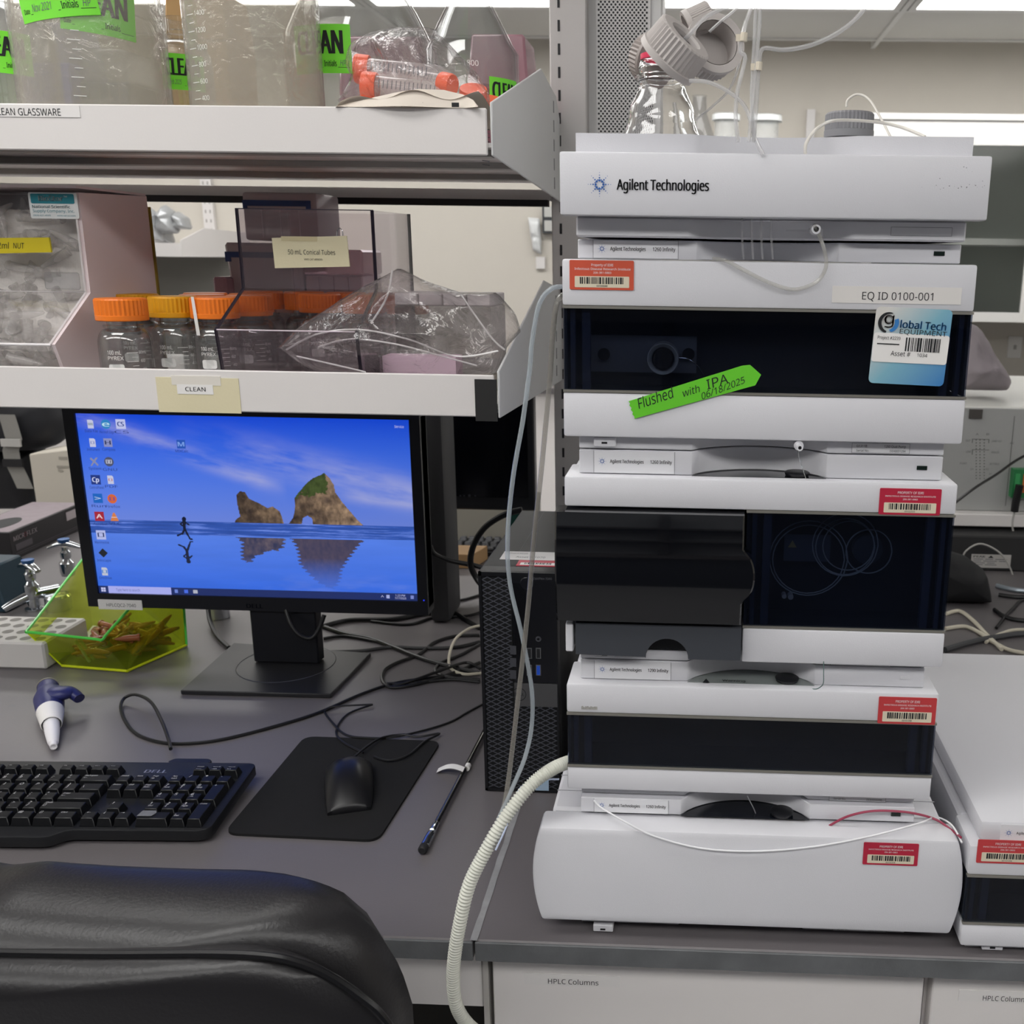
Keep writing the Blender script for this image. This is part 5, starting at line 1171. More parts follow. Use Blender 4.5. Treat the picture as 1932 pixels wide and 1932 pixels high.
# task bar
tb = gy < .042; img = np.where(tb[..., None], C('#1b2c66'), img); sb_ = tb & (gx > .030) & (gx < .228); img = np.where(sb_[..., None], C('#a9aef0'), img)
V = np.empty(((NX+1)*(NYs+1), 3)); ix, iz = np.meshgrid(np.arange(NX+1), np.arange(NYs+1))
V[:, 0] = (sx0+SW*ix/NX).ravel(); V[:, 1] = YM-.0002; V[:, 2] = (sz0+SH*iz/NYs).ravel()
i0 = (iz[:-1, :-1]*(NX+1)+ix[:-1, :-1]).ravel(); F = np.stack([i0, i0+1, i0+NX+2, i0+NX+1], 1)
me = bpy.data.meshes.new('screen'); me.vertices.add(len(V)); me.vertices.foreach_set('co', V.ravel()); me.loops.add(F.size); me.loops.foreach_set('vertex_index', F.ravel()); me.polygons.add(len(F)); me.polygons.foreach_set('loop_start', np.arange(0, F.size, 4)); me.update()
ca = me.color_attributes.new('picture', 'FLOAT_COLOR', 'CORNER'); cc_ = np.ones((F.size, 4), np.float32); cc_[:, :3] = np.repeat(img.reshape(-1, 3), 4, axis=0); ca.data.foreach_set('color', cc_.ravel())
SM = bpy.data.materials.new('lit_screen'); SM.use_nodes = True; nt = SM.node_tree; b_ = nt.nodes['Principled BSDF']; at_ = nt.nodes.new('ShaderNodeAttribute'); at_.attribute_name = 'picture'
nt.links.new(at_.outputs['Color'], b_.inputs['Emission Color']); b_.inputs['Emission Strength'].default_value = .92; b_.inputs['Base Color'].default_value = (.01, .01, .012, 1); b_.inputs['Roughness'].default_value = .5
scr = obj('screen', me, SM, mon, 'lit screen with beach wallpaper and desktop icons')
def EM(name, c_, s_=.9):
    m_ = bpy.data.materials.new(name); m_.use_nodes = True; q_ = m_.node_tree.nodes['Principled BSDF']; q_.inputs['Base Color'].default_value = (0, 0, 0, 1); q_.inputs['Emission Color'].default_value = lin(c_)+(1,); q_.inputs['Emission Strength'].default_value = s_; return m_
ys_ = YM-.0006
def S_(u, v): return Vector((sx0+SW*u, ys_, sz0+SH*v))
ICW = EM('screen_white', '#c9ccf4'); 
def uv(u, v): q = at(u, v, y=YM); return ((q.x-sx0)/SW, (q.z-sz0)/SH)
def icon(u, v, base, mark=None, s_=9, shape='sq', name='icon', txt=None):
    cu_, cv_ = uv(u, v); w_ = s_/617; h_ = w_*16/9
    if shape == 'sq': P = [(cu_-w_, cv_-h_), (cu_+w_, cv_-h_), (cu_+w_, cv_+h_), (cu_-w_, cv_+h_)]
    elif shape == 'page': P = [(cu_-w_*.7, cv_-h_), (cu_+w_*.7, cv_-h_), (cu_+w_*.7, cv_+h_*.7), (cu_+w_*.4, cv_+h_), (cu_-w_*.7, cv_+h_)]
    elif shape == 'disc': P = [(cu_+w_*math.cos(a*math.pi/8), cv_+h_*math.sin(a*math.pi/8)) for a in range(16)]
    elif shape == 'dia': P = [(cu_-w_, cv_), (cu_, cv_-h_), (cu_+w_, cv_), (cu_, cv_+h_)]
    elif shape == 'cone': P = [(cu_-w_, cv_-h_), (cu_+w_, cv_-h_), (cu_+w_*.2, cv_+h_), (cu_-w_*.2, cv_+h_)]
    elif shape == 'x': P = [(cu_-w_, cv_-h_), (cu_-w_*.6, cv_-h_), (cu_, cv_-h_*.2), (cu_+w_*.7, cv_-h_), (cu_+w_, cv_-h_*.7), (cu_+w_*.3, cv_+h_*.1), (cu_+w_, cv_+h_), (cu_+w_*.5, cv_+h_), (cu_, cv_+h_*.4), (cu_-w_*.6, cv_+h_), (cu_-w_, cv_+h_*.7), (cu_-w_*.3, cv_)]
    g = MB(); g.b.faces.new([g.b.verts.new(S_(a, b)) for a, b in P])
    o = obj('desktop_icon', g, EM('icon_'+base.strip('#'), base), scr, smooth=0)
    if mark:
        ch, col, k = mark; W = textmesh(ch, .02, 0)[2]
        o2 = letters([(ch, cu_-w_*k*.8, cv_-h_*k*.55, h_*k*1.15, w_*k*1.6, .03, 0)], lambda a, b: S_(a, b)+Vector((0, -.0003, 0)))
        MARKS.append((o2, col))
    if txt: CAPT.append((txt, cu_-w_*1.5, cv_-h_*1.9, .014, w_*3.0, 0, 0))
MARKS = []; CAPT = []
icon(171, 800, '#c9cce8', ('≡', '#3a6a5a', .7), 8, 'page', txt='Data File'); icon(200, 800, '#2f86c9', ('e', '#bfe3f0', .9), 9, 'disc', txt='Microsoft Edge'); icon(228, 800, '#c6cbf2', ('CS', '#24408c', .8), 9, txt='CS')
icon(175, 835, '#c9cce8', ('▪', '#5a6ab0', .5), 8, 'page', txt='Instrument'); icon(204, 835, '#8d93c4', ('H', '#2c355c', .8), 8, txt='Compass')
icon(178, 871, '#8b8fb0', None, 8, 'x', txt='System'); icon(206, 871, '#4f5672', ('••', '#d6d8ee', .7), 9, 'disc', txt='GNU')
icon(181, 905, '#243a86', ('Cp', '#d0d5f4', .85), 9, txt='ControlPanel'); icon(209, 905, '#c9cce8', ('■', '#b3323a', .5), 8, 'page', txt='PDF')
icon(185, 940, '#1f68c4', ('>', '#bfd2f2', .8), 9, txt='Run'); icon(212, 941, '#d8693a', ('●', '#5a3aa8', .6), 9, 'disc', txt='Firefox')
icon(188, 974, '#a82a3c', ('A', '#e8cfd6', .8), 9, txt='Acrobat'); icon(216, 975, '#d9824a', ('-', '#e6e6ee', .8), 8, 'cone', txt='VLC')
icon(191, 1009, '#b9c0ee', ('»', '#1c2c60', .8), 9, txt='Remote'); icon(195, 1043, '#20242c', None, 9, 'dia', txt='Inkscape'); icon(198, 1078, '#c5c9d8', ('◖', '#2f7fd0', .7), 8, 'page', txt='OneDrive')
icon(342, 838, '#2857b8', ('M', '#7ba0e8', .9), 8, txt='MIXCalc')
for k, (me_, col) in enumerate(MARKS): obj('icon_symbol', me_, EM('mark_%s_%d' % (col.strip('#'), k), col), scr)
obj('icon_captions', letters(CAPT, S_), EM('caption_dark', '#2b3c86', .8), scr)
obj('taskbar_text', letters([('Type here to search', .055, .013, .015, .075, 0, 0)], lambda a, b: S_(a, b)), EM('caption_mid', '#5a60a8', .8), scr)
obj('taskbar_text', letters([('1:23 PM', .930, .024, .011, .030, 0, 0), ('7/17/2025', .928, .008, .011, .035, 0, 0), ('^', .885, .010, .018, .009, 0, 0), ('Service', .955, .955, .014, .028, 0, 0)], S_), ICW, scr)
def ic2(u0, u1, v0, v1): return [(u0, u1, v0, v1)]
obj('taskbar_icon', rects([(.008, .0145, .0205, .032), (.0155, .022, .0205, .032), (.008, .0145, .008, .0185), (.0155, .022, .008, .0185)], S_), ICW, scr, kind='stuff')
for (a, b, col) in ((.240, .250, '#6f86d8'), (.270, .282, '#4b6fe8'), (.298, .312, '#b5b8c8'), (.902, .912, '#a9b2e4'), (.977, .987, '#7d8bd0')): obj('taskbar_icon', rects([(a, b, .011, .031)], S_), EM('tb'+str(a), col), scr)
p = mp(458, 1146); obj('maker_name', letters([('DELL', (mp(468, 1146)).x, p.z+.001, .0068, .026, .05, 0)], flat(YM-.0045)), mat('dark_logo', '#2c2d36', .25, metal=.5), mon)
A_, B_ = mp(190, 1147), mp(270, 1131); o = obj('name_label', MB().prism(rrect(A_.x, B_.x, A_.z, B_.z, .001), 'y', YM-.0050, YM-.0041), PAPER, mon, 'white label reading HPLCQC2-7040')
p = mp(205, 1142); obj('lettering', letters([('HPLCQC2-7040', p.x, p.z, .0052, mp(260, 1142).x-p.x, .0, 0)], flat(YM-.0053)), INK, o)
obj('power_light', MB().disc((mp(801, 1131).x, YM-.0043, mp(801, 1131).z), .0012, (0, -1, 0), 10), EM('blue_led', '#2a3cff', 1.0), mon)
A = at(485, 1240, y=.617); B = at(607, 1245, y=.617)
nk = [(A.x, .617), (B.x, .617), (B.x, .64), (A.x, .64)]
obj('neck', MB().prism([(A.x, .605), (B.x, .605), (B.x, .630), (A.x, .630)], 'z', .0085, bz0+.10), BZ, mon, 'flat upright neck', bevel=.002)
base = [at(340, 1302, z=.008), at(624, 1309, z=.008), at(700, 1231, z=.008), at(441, 1212, z=.008)]
obj('base', MB().prism([(q.x, q.y) for q in base], 'z', .0005, .0075), mat('stand_black', '#222225', .42), mon, 'flat rectangular base', bevel=.0012)
bcn = Vector(((A.x+B.x)/2, .625)); obj('base_ring', MB().lathe([(.074, .0), (.075, .0006), (.076, .0)], (bcn.x, .606, .0077), 'z', 64), mat('ring_grey', '#4a4a4e', .3), mon)
c_ = at(545, 1150, y=.60)
# ================================================================ KEYBOARD, MOUSE, PAD, DESK ITEMS
U = .01905
kb = thing('keyboard', 'black wired keyboard with white legends on the left countertop', 'keyboard', (0, 0, 0))
KB = mat('keyboard_black', '#17181b', .42, bump=.1, bscale=900); KC = mat('keycap_black', '#0f1013', .38, bump=.06, bscale=900); LEG = mat('key_legend', '#ecece f'.replace(' ', ''), .5)
KW, KD = 22.5*U+.018, .152; TH = .018
# local frame: x to the left negative from right edge at 0, y from front 0 to back KD
body = [(-KW, .004), (-14.0*U, .004), (-13.4*U, .004), (-8.8*U-.009, .000), (-.012, .000), (-.003, .003), (0, .012), (0, KD-.010), (-.004, KD-.002), (-.012, KD), (-KW, KD)]
body = [(-KW, -.006), (-9.4*U, -.006), (-8.9*U, -.004), (-8.3*U, .006), (-7.9*U, .008), (-.014, .008), (-.004, .011), (0, .018), (0, KD-.008), (-.003, KD-.002), (-.010, KD), (-KW, KD)]
def ky(x): return .004
obj('chassis', MB().prism(body, 'z', .004, TH), KB, kb, bevel=.0022, seg=2)
obj('cable_exit', MB().prism(rrect(-.113, -.060, KD-.004, KD+.012, .008), 'z', .006, .0165), KB, kb, bevel=.002)
deck = [(-KW+.006, .012), (-.008, .012), (-.008, KD-.006), (-KW+.006, KD-.006)]
def keymesh(w_, d_, h_, slope=0):
    hx, hy = w_/2, d_/2
    return MB().hexa([(-hx, -hy, 0), (hx, -hy, 0), (hx, hy, 0), (-hx, hy, 0), (-hx+.0024, -hy+.0022, h_), (hx-.0024, -hy+.0022, h_), (hx-.0024, hy-.0040, h_+.0008), (-hx+.0024, hy-.0040, h_+.0008)])
KM = {}
def key(x, y, w_=1, d_=1, txt=None, size=.0043, h_=.0102, alt=None):
    kk = (w_, d_, h_)
    if kk not in KM:
        KM[kk] = keymesh(w_*U-.0012, d_*U-.0012, h_).mesh('key', bevel=.0006); KM[kk].materials.append(KC)
    o = obj('key', KM[kk], KC, kb); o.matrix_parent_inverse = Matrix.Identity(4); o.location = (x+w_*U/2, y+d_*U/2, TH)
    if txt:
        it = []
        hx = (w_*U-.0012)/2-.0040; hy = (d_*U-.0012)/2-.0050
        L = txt.split('|')
        for i, s_ in enumerate(L):
            big = len(s_) <= 1
            sz = size if big else size*.58
            it.append((s_, -hx+.0006, hy-.0034-(.0046 if len(L) > 1 and i else 0)*(1 if big or 1 else 1)+(.0008 if not big else 0), sz, None if big else min(2*hx-.001, .0017*len(s_)*.95), .012, .1))
        l = letters(it, lambda a, b: Vector((a, b, h_+.0011)))
        l.materials.append(LEG); q = bpy.data.objects.new('legend', l); COL.objects.link(q); q.parent = o
X_np = -.009-4*U; X_nav = X_np-.25*U-3*U; X_main = X_nav-.25*U-15*U; Y0 = .013
for r, row in enumerate(['0|Ins:2 .|Del:1', '1|End 2|↓ 3|PgDn', '4|← 5 6|→', '7|Home 8|↑ 9|PgUp', 'Num|Lock / * -']):
    x = X_np
    for it in row.split(' '):
        n_, _, w_ = it.partition(':'); w_ = float(w_) if w_ else 1; key(x, Y0+r*U, w_, 1, n_); x += w_*U
key(X_np+3*U, Y0, 1, 2, 'Enter'); key(X_np+3*U, Y0+2*U, 1, 2, '+')
for k, s_ in enumerate(('←', '↓', '→')): key(X_nav+k*U, Y0, 1, 1, s_)
key(X_nav+U, Y0+U, 1, 1, '↑')
for k, s_ in enumerate(('Delete', 'End', 'Page|Down')): key(X_nav+k*U, Y0+3*U, 1, 1, s_)
for k, s_ in enumerate(('Insert', 'Home', 'Page|Up')): key(X_nav+k*U, Y0+4*U, 1, 1, s_)
def row(y, items):
    x = X_main
    for s_, w_ in items: key(x, y, w_, 1, s_); x += w_*U
row(Y0+4*U, [('~|`', 1)]+[(s_, 1) for s_ in ('!|1', '@|2', '#|3', '$|4', '%|5', '^|6', '&|7', '*|8', '(|9', ')|0', '_|-', '+|=')]+[('Backspace|←', 2)])
row(Y0+3*U, [('Tab', 1.5)]+[(s_, 1) for s_ in 'QWERTYUIOP']+[('{|[', 1), ('}|]', 1), ('||\\', 1.5)])
row(Y0+2*U, [('Caps', 1.75)]+[(s_, 1) for s_ in 'ASDFGHJKL']+[(':|;', 1), ('"|\'', 1), ('Enter|←', 2.25)])
row(Y0+1*U, [('Shift', 2.25)]+[(s_, 1) for s_ in 'ZXCVBNM']+[('<|,', 1), ('>|.', 1), ('?|/', 1), ('Shift|⇧', 2.75)])
row(Y0, [('Ctrl', 1.5), ('⊞', 1.25), ('Alt', 1.5), (None, 5.75), ('Alt', 1.25), ('⊞', 1.25), ('▤', 1.25), ('Ctrl', 1.25)])
YF = Y0+5*U+.0060
def fk(x, s_): key(x, YF, 1, .85, s_, .0026)
fk(X_main, 'Esc')
for g_ in range(3):
    for k in range(4): fk(X_main+(2+g_*4.5+k)*U, 'F%d' % (g_*4+k+1))
for k, s_ in enumerate(('Print|Scrn', 'Scroll|Lock', 'Pause|Brk')): fk(X_np+(1+k)*U, s_)
l = letters([('DELL', X_nav+.018, YF+.0115, .0066, .027, .05, 0)], lambda a, b: Vector((a, b, TH+.0004))); l.materials.append(mat('silver_logo', '#c9c9cc', .25, metal=.6))
q = bpy.data.objects.new('maker_name', l); COL.objects.link(q); q.parent = kb
obj('worn_patch', MB().prism([(X_np+.002, Y0+.006), (X_np+.018, Y0+.006), (X_np+.021, Y0+.012), (X_np+.019, Y0+.0165), (X_np+.004, Y0+.0165)], 'z', TH+.0110, TH+.0114), mat('worn_grey', '#6f7074', .5, var=.3, vscale=200), kb, 'pale worn tape patch on the zero key')
kb.location = (-.4185, .1065, 0.0); kb.rotation_euler = (math.radians(2.5), 0, math.radians(2.6))
CABK = mat('black_cable', '#141416', .4)
def cable(label, pts, r=.0021, z=None, m=CABK, cat='cable', group=None, seg=8, sub=8, name='cable'):
    P = []
    for q in pts:
        zz = q[2] if len(q) > 2 else (r+.0002 if z is None else z)
        P.append(at(q[0], q[1], z=zz))
    o = obj(name, MB().tube(P, r, seg, sub), m); tag(o, label, cat, group); return o
cable('keyboard cable looping up behind the keyboard and running off to the right', [(322, 1413, .014), (318, 1395, .013), (305, 1360, .018), (285, 1325, .018), (258, 1311, .014), (236, 1316, .008), (228, 1334, .004), (236, 1360), (258, 1385), (300, 1400), (350, 1403), (420, 1395), (520, 1370), (600, 1345), (680, 1310), (740, 1290), (800, 1280), (905, 1270)], .0023)
pad = [at(u, v, z=.003) for u, v in ((424, 1566), (706, 1584), (833, 1402), (575, 1393))]
pl_ = [(-.4121, .1340), (-.2335, .1300), (-.2225, .3690), (-.4110, .3705)]
def roundpoly(P, r, n=5):
    out = []; L = len(P)
    for i in range(L):
        p0, p1, p2 = Vector(P[i-1]), Vector(P[i]), Vector(P[(i+1) % L]); a = p1+(p0-p1).normalized()*r; b = p1+(p2-p1).normalized()*r
        for k in range(n+1): t = k/n; out.append(tuple(a*(1-t)**2+p1*2*t*(1-t)+b*t*t))
    return out
o = obj('mouse_pad', MB().prism(roundpoly(pl_, .016), 'z', .0003, .0036), mat('pad_cloth', '#0e0e10', .95, bump=.4, bscale=1500)); o = tag(o, 'rectangular black cloth mouse pad with rounded corners', 'mouse pad')
ms = thing('mouse', 'black wired computer mouse resting on the mouse pad', 'mouse', (0, 0, 0))
def mpt(u, v):
    # u across -1..1, v along 0 (front/cable) .. 1 (palm)
    wd = .0290*(1-.30*(abs(v-.42)*1.25)**2.2); xx = u*wd; L = .106
    hgt = .034*math.sin(math.pi*(.10+.84*v)**.86)**.75*(1-.62*abs(u)**2.6)
    return Vector((xx, L*(.5-v), max(hgt, .002)))
m_ = MB().grid(24, 30, lambda u, v: mpt(2*u-1, v))
be = [v for v in m_.b.verts if v.is_boundary]
r_ = bmesh.ops.extrude_edge_only(m_.b, edges=[e for e in m_.b.edges if e.is_boundary]); 
for v in [g for g in r_['geom'] if isinstance(g, bmesh.types.BMVert)]: v.co.z = .0
obj('shell', m_, mat('mouse_black', '#131316', .36), ms, smooth=60)
obj('scroll_wheel', MB().lathe([(0, -.003), (.0080, -.003), (.0085, 0), (.0080, .003), (0, .003)], (0, .036, .0190), 'x', 24), BLACKM, ms)
obj('button_split', MB().box(-.0004, .0004, .030, .050, .006, .0225), BLACKM, ms)
c = at(660, 1480, z=.012); ms.location = (c.x-.001, c.y, .0038); ms.rotation_euler = (0, 0, math.radians(19))
ms.scale = (1.0, 1.0, .95)
cable('mouse cable snaking from the mouse over the pad and off to the computer', [(668, 1428, .012), (690, 1410, .010), (720, 1392, .008), (760, 1386, .0055), (790, 1390, .005), (829, 1384, .005), (800, 1400, .006), (770, 1425, .0065), (735, 1435, .0065), (705, 1428, .0062)], .0016)
cable('thin black cable curling behind the mouse pad', [(685, 1420, .0062), (650, 1402, .0062), (635, 1385, .004), (640, 1365), (660, 1345), (703, 1329, .003)], .0015)
cable('thin black cable looping left of the computer', [(612, 1342), (620, 1355), (650, 1385, .005), (690, 1392, .005), (740, 1391, .005), (800, 1378, .003), (850, 1362), (880, 1345), (912, 1328)], .0016)
cable('short thin cable tail crossing the keyboard cable', [(703, 1329, .004), (660, 1331, .006), (625, 1334, .006), (612, 1342, .003)], .0014)
# metal probe rod
rod = thing('chrome_rod', 'slim chrome probe rod with black tip and white paper flag, right of the mouse pad', 'rod', (-.175, .25, 0))
rp = [at(797, 1604, z=.006), at(916, 1376, z=.006)]
d = (rp[1]-rp[0]).normalized(); M = d.to_track_quat('Z', 'Y').to_matrix().to_4x4(); L = (rp[1]-rp[0]).length
DCH = mat('dark_chrome', '#8a8884', .18, metal=1)
obj('shaft', MB().lathe([(0, .045), (.0033, .045), (.0033, L), (0, L)], rp[0], 'z', 20, M=M), DCH, rod, 'long chrome shaft')
obj('coupling', MB().lathe([(0, .007), (.0048, .007), (.0052, .010), (.0050, .019), (.0052, .020), (.0050, .030), (.0030, .032), (.0030, .036), (.0042, .037), (.0044, .052), (.0036, .054), (0, .054)], rp[0], 'z', 24, M=M), CHROME, rod, 'stepped chrome coupling')
obj('tip', MB().lathe([(0, -.002), (.0038, -.002), (.0052, .0), (.0052, .0068), (0, .007)], rp[0], 'z', 24, M=M), BLACKM, rod, 'black rubber tip')
cfl = at(882, 1447, z=.0062); obj('collar', MB().lathe([(0, -.004), (.0040, -.004), (.0040, .004), (0, .004)], cfl, 'z', 20, M=M), PAPER, rod, 'white paper collar')
fA, fB = at(874, 1455, z=.010), at(824, 1457, z=.001)
obj('flag', MB().grid(10, 1, lambda u, v: fA.lerp(fB, u)+Vector((0, .012*v-.003, .0055*math.sin(math.pi*u)+.0008))), PAPER, rod, 'curled white paper flag')
# pipette
pp = thing('pipette', 'blue and white hand pipette lying behind the keyboard', 'pipette', (0, 0, 0))
PB = mat('pipette_blue', '#2b2f66', .4); 
a_ = at(92, 1313, z=.022); b_ = at(101, 1409, z=.007); d = (b_-a_); L = d.length; M = d.to_track_quat('Z', 'Y').to_matrix().to_4x4()
pp.location = (0, 0, 0)
# body: tapered handle lying along M's z
obj('handle', MB().lathe([(0, -.012), (.0150, -.010), (.0195, .010), (.0180, .035), (.0160, .048), (0, .049)], a_, 'z', 28, M=M), PB, pp, 'blue grip')
obj('label_sleeve', MB().lathe([(.0163, .047), (.0172, .049), (.0130, .085), (.0120, .086)], a_, 'z', 28, M=M), PAPER, pp, 'white printed sleeve')
obj('sleeve_print', MB().box(0, 0, 0, 0, 0, 0) if False else letters([('CAL', a_.x-.010, 0, .004, .010, .01, 0)], lambda u, v: Vector((u, at(92, 1345, z=.030).y+v, .0385))), GREYINK, pp)
obj('shaft', MB().lathe([(0, .083), (.0100, .083), (.0088, .11), (.0066, L-.012), (.0050, L-.010), (.0045, L), (.0030, L), (0, L-.004)], a_, 'z', 24, M=M), mat('pipette_white', '#e6e4e8', .35), pp, 'white tapered shaft')
obj('plunger', MB().lathe([(0, -.030), (.0125, -.030), (.0140, -.026), (.0130, -.012), (0, -.010)], a_, 'z', 24, M=M), PB, pp, 'round blue plunger')
obj('plunger_rim', MB().lathe([(.0125, -.0308), (.0142, -.0300), (.0142, -.0285)], a_, 'z', 28, M=M), mat('pale_rim', '#b9b4a0', .4), pp)
obj('finger_hook', MB().tube([a_+Vector((0, 0, .004)), at(112, 1309, z=.032), at(132, 1306, z=.030), at(150, 1318, z=.022)], .0190, 16, 8, rfun=lambda t: 1.0-.38*t, flat=.6), PB, pp, 'curved blue finger hook', smooth=60)
# green bin with amber tubes
GB = film('fluor_green', '#cfe03c', rough=.25, haze=.12, hazecol='#a9bc1e', absorb_edge=.1, layers=1.6); GE = mat('green_glow_edge', '#5ee05a', .2); YE = mat('yellow_glow_edge', '#c9d61a', .2)  # glow of the fluorescent edges is put into plain colours, no emission
gb = thing('scoop_bin', 'fluorescent yellow-green plastic scoop bin of brown tubes, below the monitor', 'bin', (-.82, .62, 0))
Bq = [at(u, v, z=.0026) for u, v in ((117, 1256), (240, 1266), (352, 1217), (175, 1180))]
Rq = [at(50, 1192, z=.060), at(192, 1207, z=.050), at(262, 1128, y=.680), at(155, 1056, z=.075)]
Re = at(345, 1118, y=Bq[2].y+.003)
g = MB()
def wall(*P): g.face([Vector(p) for p in P])
wall(Bq[0], Bq[1], Rq[1], Rq[0]); wall(Bq[1], Bq[2], Re); wall(Bq[1], Re, Rq[2]); wall(Bq[1], Rq[2], Rq[1]); wall(Bq[0], Rq[0], Rq[3], Bq[3]); wall(Bq[3], Rq[3], Rq[2], Re, Bq[2]); wall(*[b+Vector((0, 0, .0005)) for b in Bq])
bmesh.ops.remove_doubles(g.b, verts=g.b.verts, dist=1e-5)
obj('walls', g, GB, gb, 'see-through yellow-green walls', smooth=0)
def rtube(P, r, m, name, lab):
    obj(name, MB().tube(P, r, 8, 6), m, gb, lab)
rim = [Rq[1].lerp(Rq[2], .55), Rq[1].lerp(Rq[2], .15), Rq[1], Rq[1].lerp(Rq[0], .12), Rq[1].lerp(Rq[0], .9), Rq[0], Rq[0].lerp(Rq[3], .12), Rq[0].lerp(Rq[3], .9), Rq[3]]
rtube([Rq[2]]+rim, .0022, GE, 'rim', 'bright green rim'); rtube([Bq[0], Bq[0].lerp(Bq[1], .9), Bq[1], Bq[1].lerp(Bq[2], .1), Bq[2]], .0022, YE, 'bottom_edge', 'bright yellow bottom edge'); rtube([Bq[2], Re], .0020, GE, 'corner_edge', 'bright green corner edge'); rtube([Bq[0], Rq[0]], .0012, YE, 'side_edge', None)
AMB = film('amber_tube', '#8a5236', rough=.15, haze=.85, hazecol='#a8643f')
am = thing('amber_tube', 'brown amber microtube in the yellow-green bin', 'tube', (0, 0, 0), 'brown amber tubes in the bin')
obj('tube', MB().lathe([(.0052, .0), (.0052, -.018), (.0020, -.036), (0, -.038)], (0, 0, 0), 'z', 14), AMB, am); obj('cap_rim', MB().lathe([(.0064, .001), (.0064, -.002), (.0052, -.002), (.0050, .001), (.0064, .001)], (0, 0, 0), 'z', 14), AMB, am)
ka = kidmap(am); r_ = random.Random(5); n_ = 0; cb_ = (Bq[1]+Bq[2]+Bq[0])/3
while n_ < 85:
    s_, t_ = r_.random(), r_.random(); q = Bq[0].lerp(Bq[1], s_).lerp(Bq[3].lerp(Bq[2], s_), t_)
    f_ = .12+.76*s_; z = .010+r_.random()*.038*(s_**.6)
    if s_ < .12 or t_ < .10 or t_ > .9 or s_ > .95: continue
    a3 = (r_.uniform(1.1, 2.0), 0, r_.uniform(0, 6.3))
    e_ = Vector((q.x, q.y, z))+Matrix.Rotation(a3[2], 3, 'Z')@Matrix.Rotation(a3[0], 3, 'X')@Vector((0, 0, -.038))
    if e_.z < .006 or e_.x > Bq[2].x-.004 or e_.x < Bq[0].x or (e_-Bq[1]).cross(Bq[2]-Bq[1]).z > -.0004 or e_.y < Bq[1].y+.008: continue
    if n_ == 0: am.location = (q.x, q.y, z); am.rotation_euler = a3
    else: dup(am, (q.x, q.y, z), a3, kids=ka)
    n_ += 1
for k, (u0, v0, u1, v1) in enumerate(((150, 1205, 178, 1245), (143, 1208, 170, 1250))):
    o = obj('clear_strip', MB().tube([at(u0, v0, z=.045), at(u1, v1, z=.012)], .003, 6, 1, flat=.3), film('strip_green', '#c4d86a', haze=.4, hazecol='#b7c95a')); tag(o, ('front' if k else 'rear')+' pale clear strip leaning in the yellow-green bin', 'strip')
# white polystyrene rack
rk = thing('tube_rack', 'white foam tube rack with round holes beside the yellow-green bin', 'rack', (-1.0, .62, 0))
zr = .045; F = [at(-60, 1262, z=0), at(88, 1264, z=0)]; T0 = at(80, 1206, z=zr)
xr1 = F[1].x; yr0 = F[1].y
FOAM = mat('white_foam', '#d2cfcc', .7, bump=.1, bscale=200)
obj('block', box(xr1-.20, xr1, yr0, yr0+.115, .0003, zr), FOAM, rk, bevel=.003)
ring = MB()
for i in range(8):
    for j in range(4):
        ring.disc((xr1-.016-i*.0235, yr0+.018+j*.0265, zr+.0003), .0085, (0, 0, 1), 18)
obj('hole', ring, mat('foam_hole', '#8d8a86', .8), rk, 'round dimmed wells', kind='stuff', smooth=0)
o = thing('blue_box', 'dark teal blue plastic box at the left edge behind the foam rack', 'box', (-1.12, .74, 0))
P4 = [at(-40, 1168, z=0), at(30, 1150, z=0)]
xb1 = at(32, 1160, z=0).x-.022; yb1 = at(28, 1158, z=0).y
obj('body', MB().hexa([(xb1-.2, yb1, .0005), (xb1, yb1, .0005), (xb1, yb1+.10, .0005), (xb1-.2, yb1+.10, .0005), (xb1-.2, yb1+.01, .085), (xb1-.022, yb1+.01, .085), (xb1-.022, yb1+.09, .085), (xb1-.2, yb1+.09, .085)]), mat('teal_box', '#12303f', .45), o, bevel=.003)
# glove box
gx0 = at(25, 1062, z=0); gl = thing('glove_box', 'black cardboard glove dispenser box lying behind the chrome valves', 'box', (gx0.x, gx0.y, 0))
GLM = mat('glove_box_black', '#2a282b', .5, var=.1); c0 = at(25, 1058, z=0); c1 = at(152, 1000, z=0); dd = (c1-c0); dd.z = 0; dd.normalize(); nn = Vector((-dd.y, dd.x, 0))
LN = .27; c1 = c0+dd*LN; wd_ = .12; H_ = .062
def gp_(a, b, z): q = c0+dd*a+nn*b; return (q.x, q.y, z)
obj('carton', MB().hexa([gp_(0, 0, .0005), gp_(LN, 0, .0005), gp_(LN, wd_, .0005), gp_(0, wd_, .0005), gp_(0, 0, H_), gp_(LN, 0, H_), gp_(LN, wd_, H_), gp_(0, wd_, H_)]), GLM, gl, bevel=.001)
obj('top_print', MB().hexa([gp_(.004, .004, H_), gp_(LN-.004, .004, H_), gp_(LN-.004, wd_-.004, H_), gp_(.004, wd_-.004, H_), gp_(.004, .004, H_+.0006), gp_(LN-.004, .004, H_+.0006), gp_(LN-.004, wd_-.004, H_+.0006), gp_(.004, wd_-.004, H_+.0006)]), mat('glove_top', '#8c8086', .5, var=.15, vscale=60), gl)
obj('opening', MB().prism([gp_(LN*.25+.055*math.cos(a*math.pi/12), wd_*.5+.028*math.sin(a*math.pi/12), 0)[:2] for a in range(24)], 'z', H_+.0007, H_+.0012), INK, gl, 'dark oval opening')
gf = lambda u, v: Vector(gp_(u, -.0008, v))
obj('lettering', letters([('MICR', .010, .040, .010, .036, .02, .1), ('FLEX', .055, .040, .010, .036, .02, .1)], gf), mat('box_letter', '#b8aeb2', .5), gl)
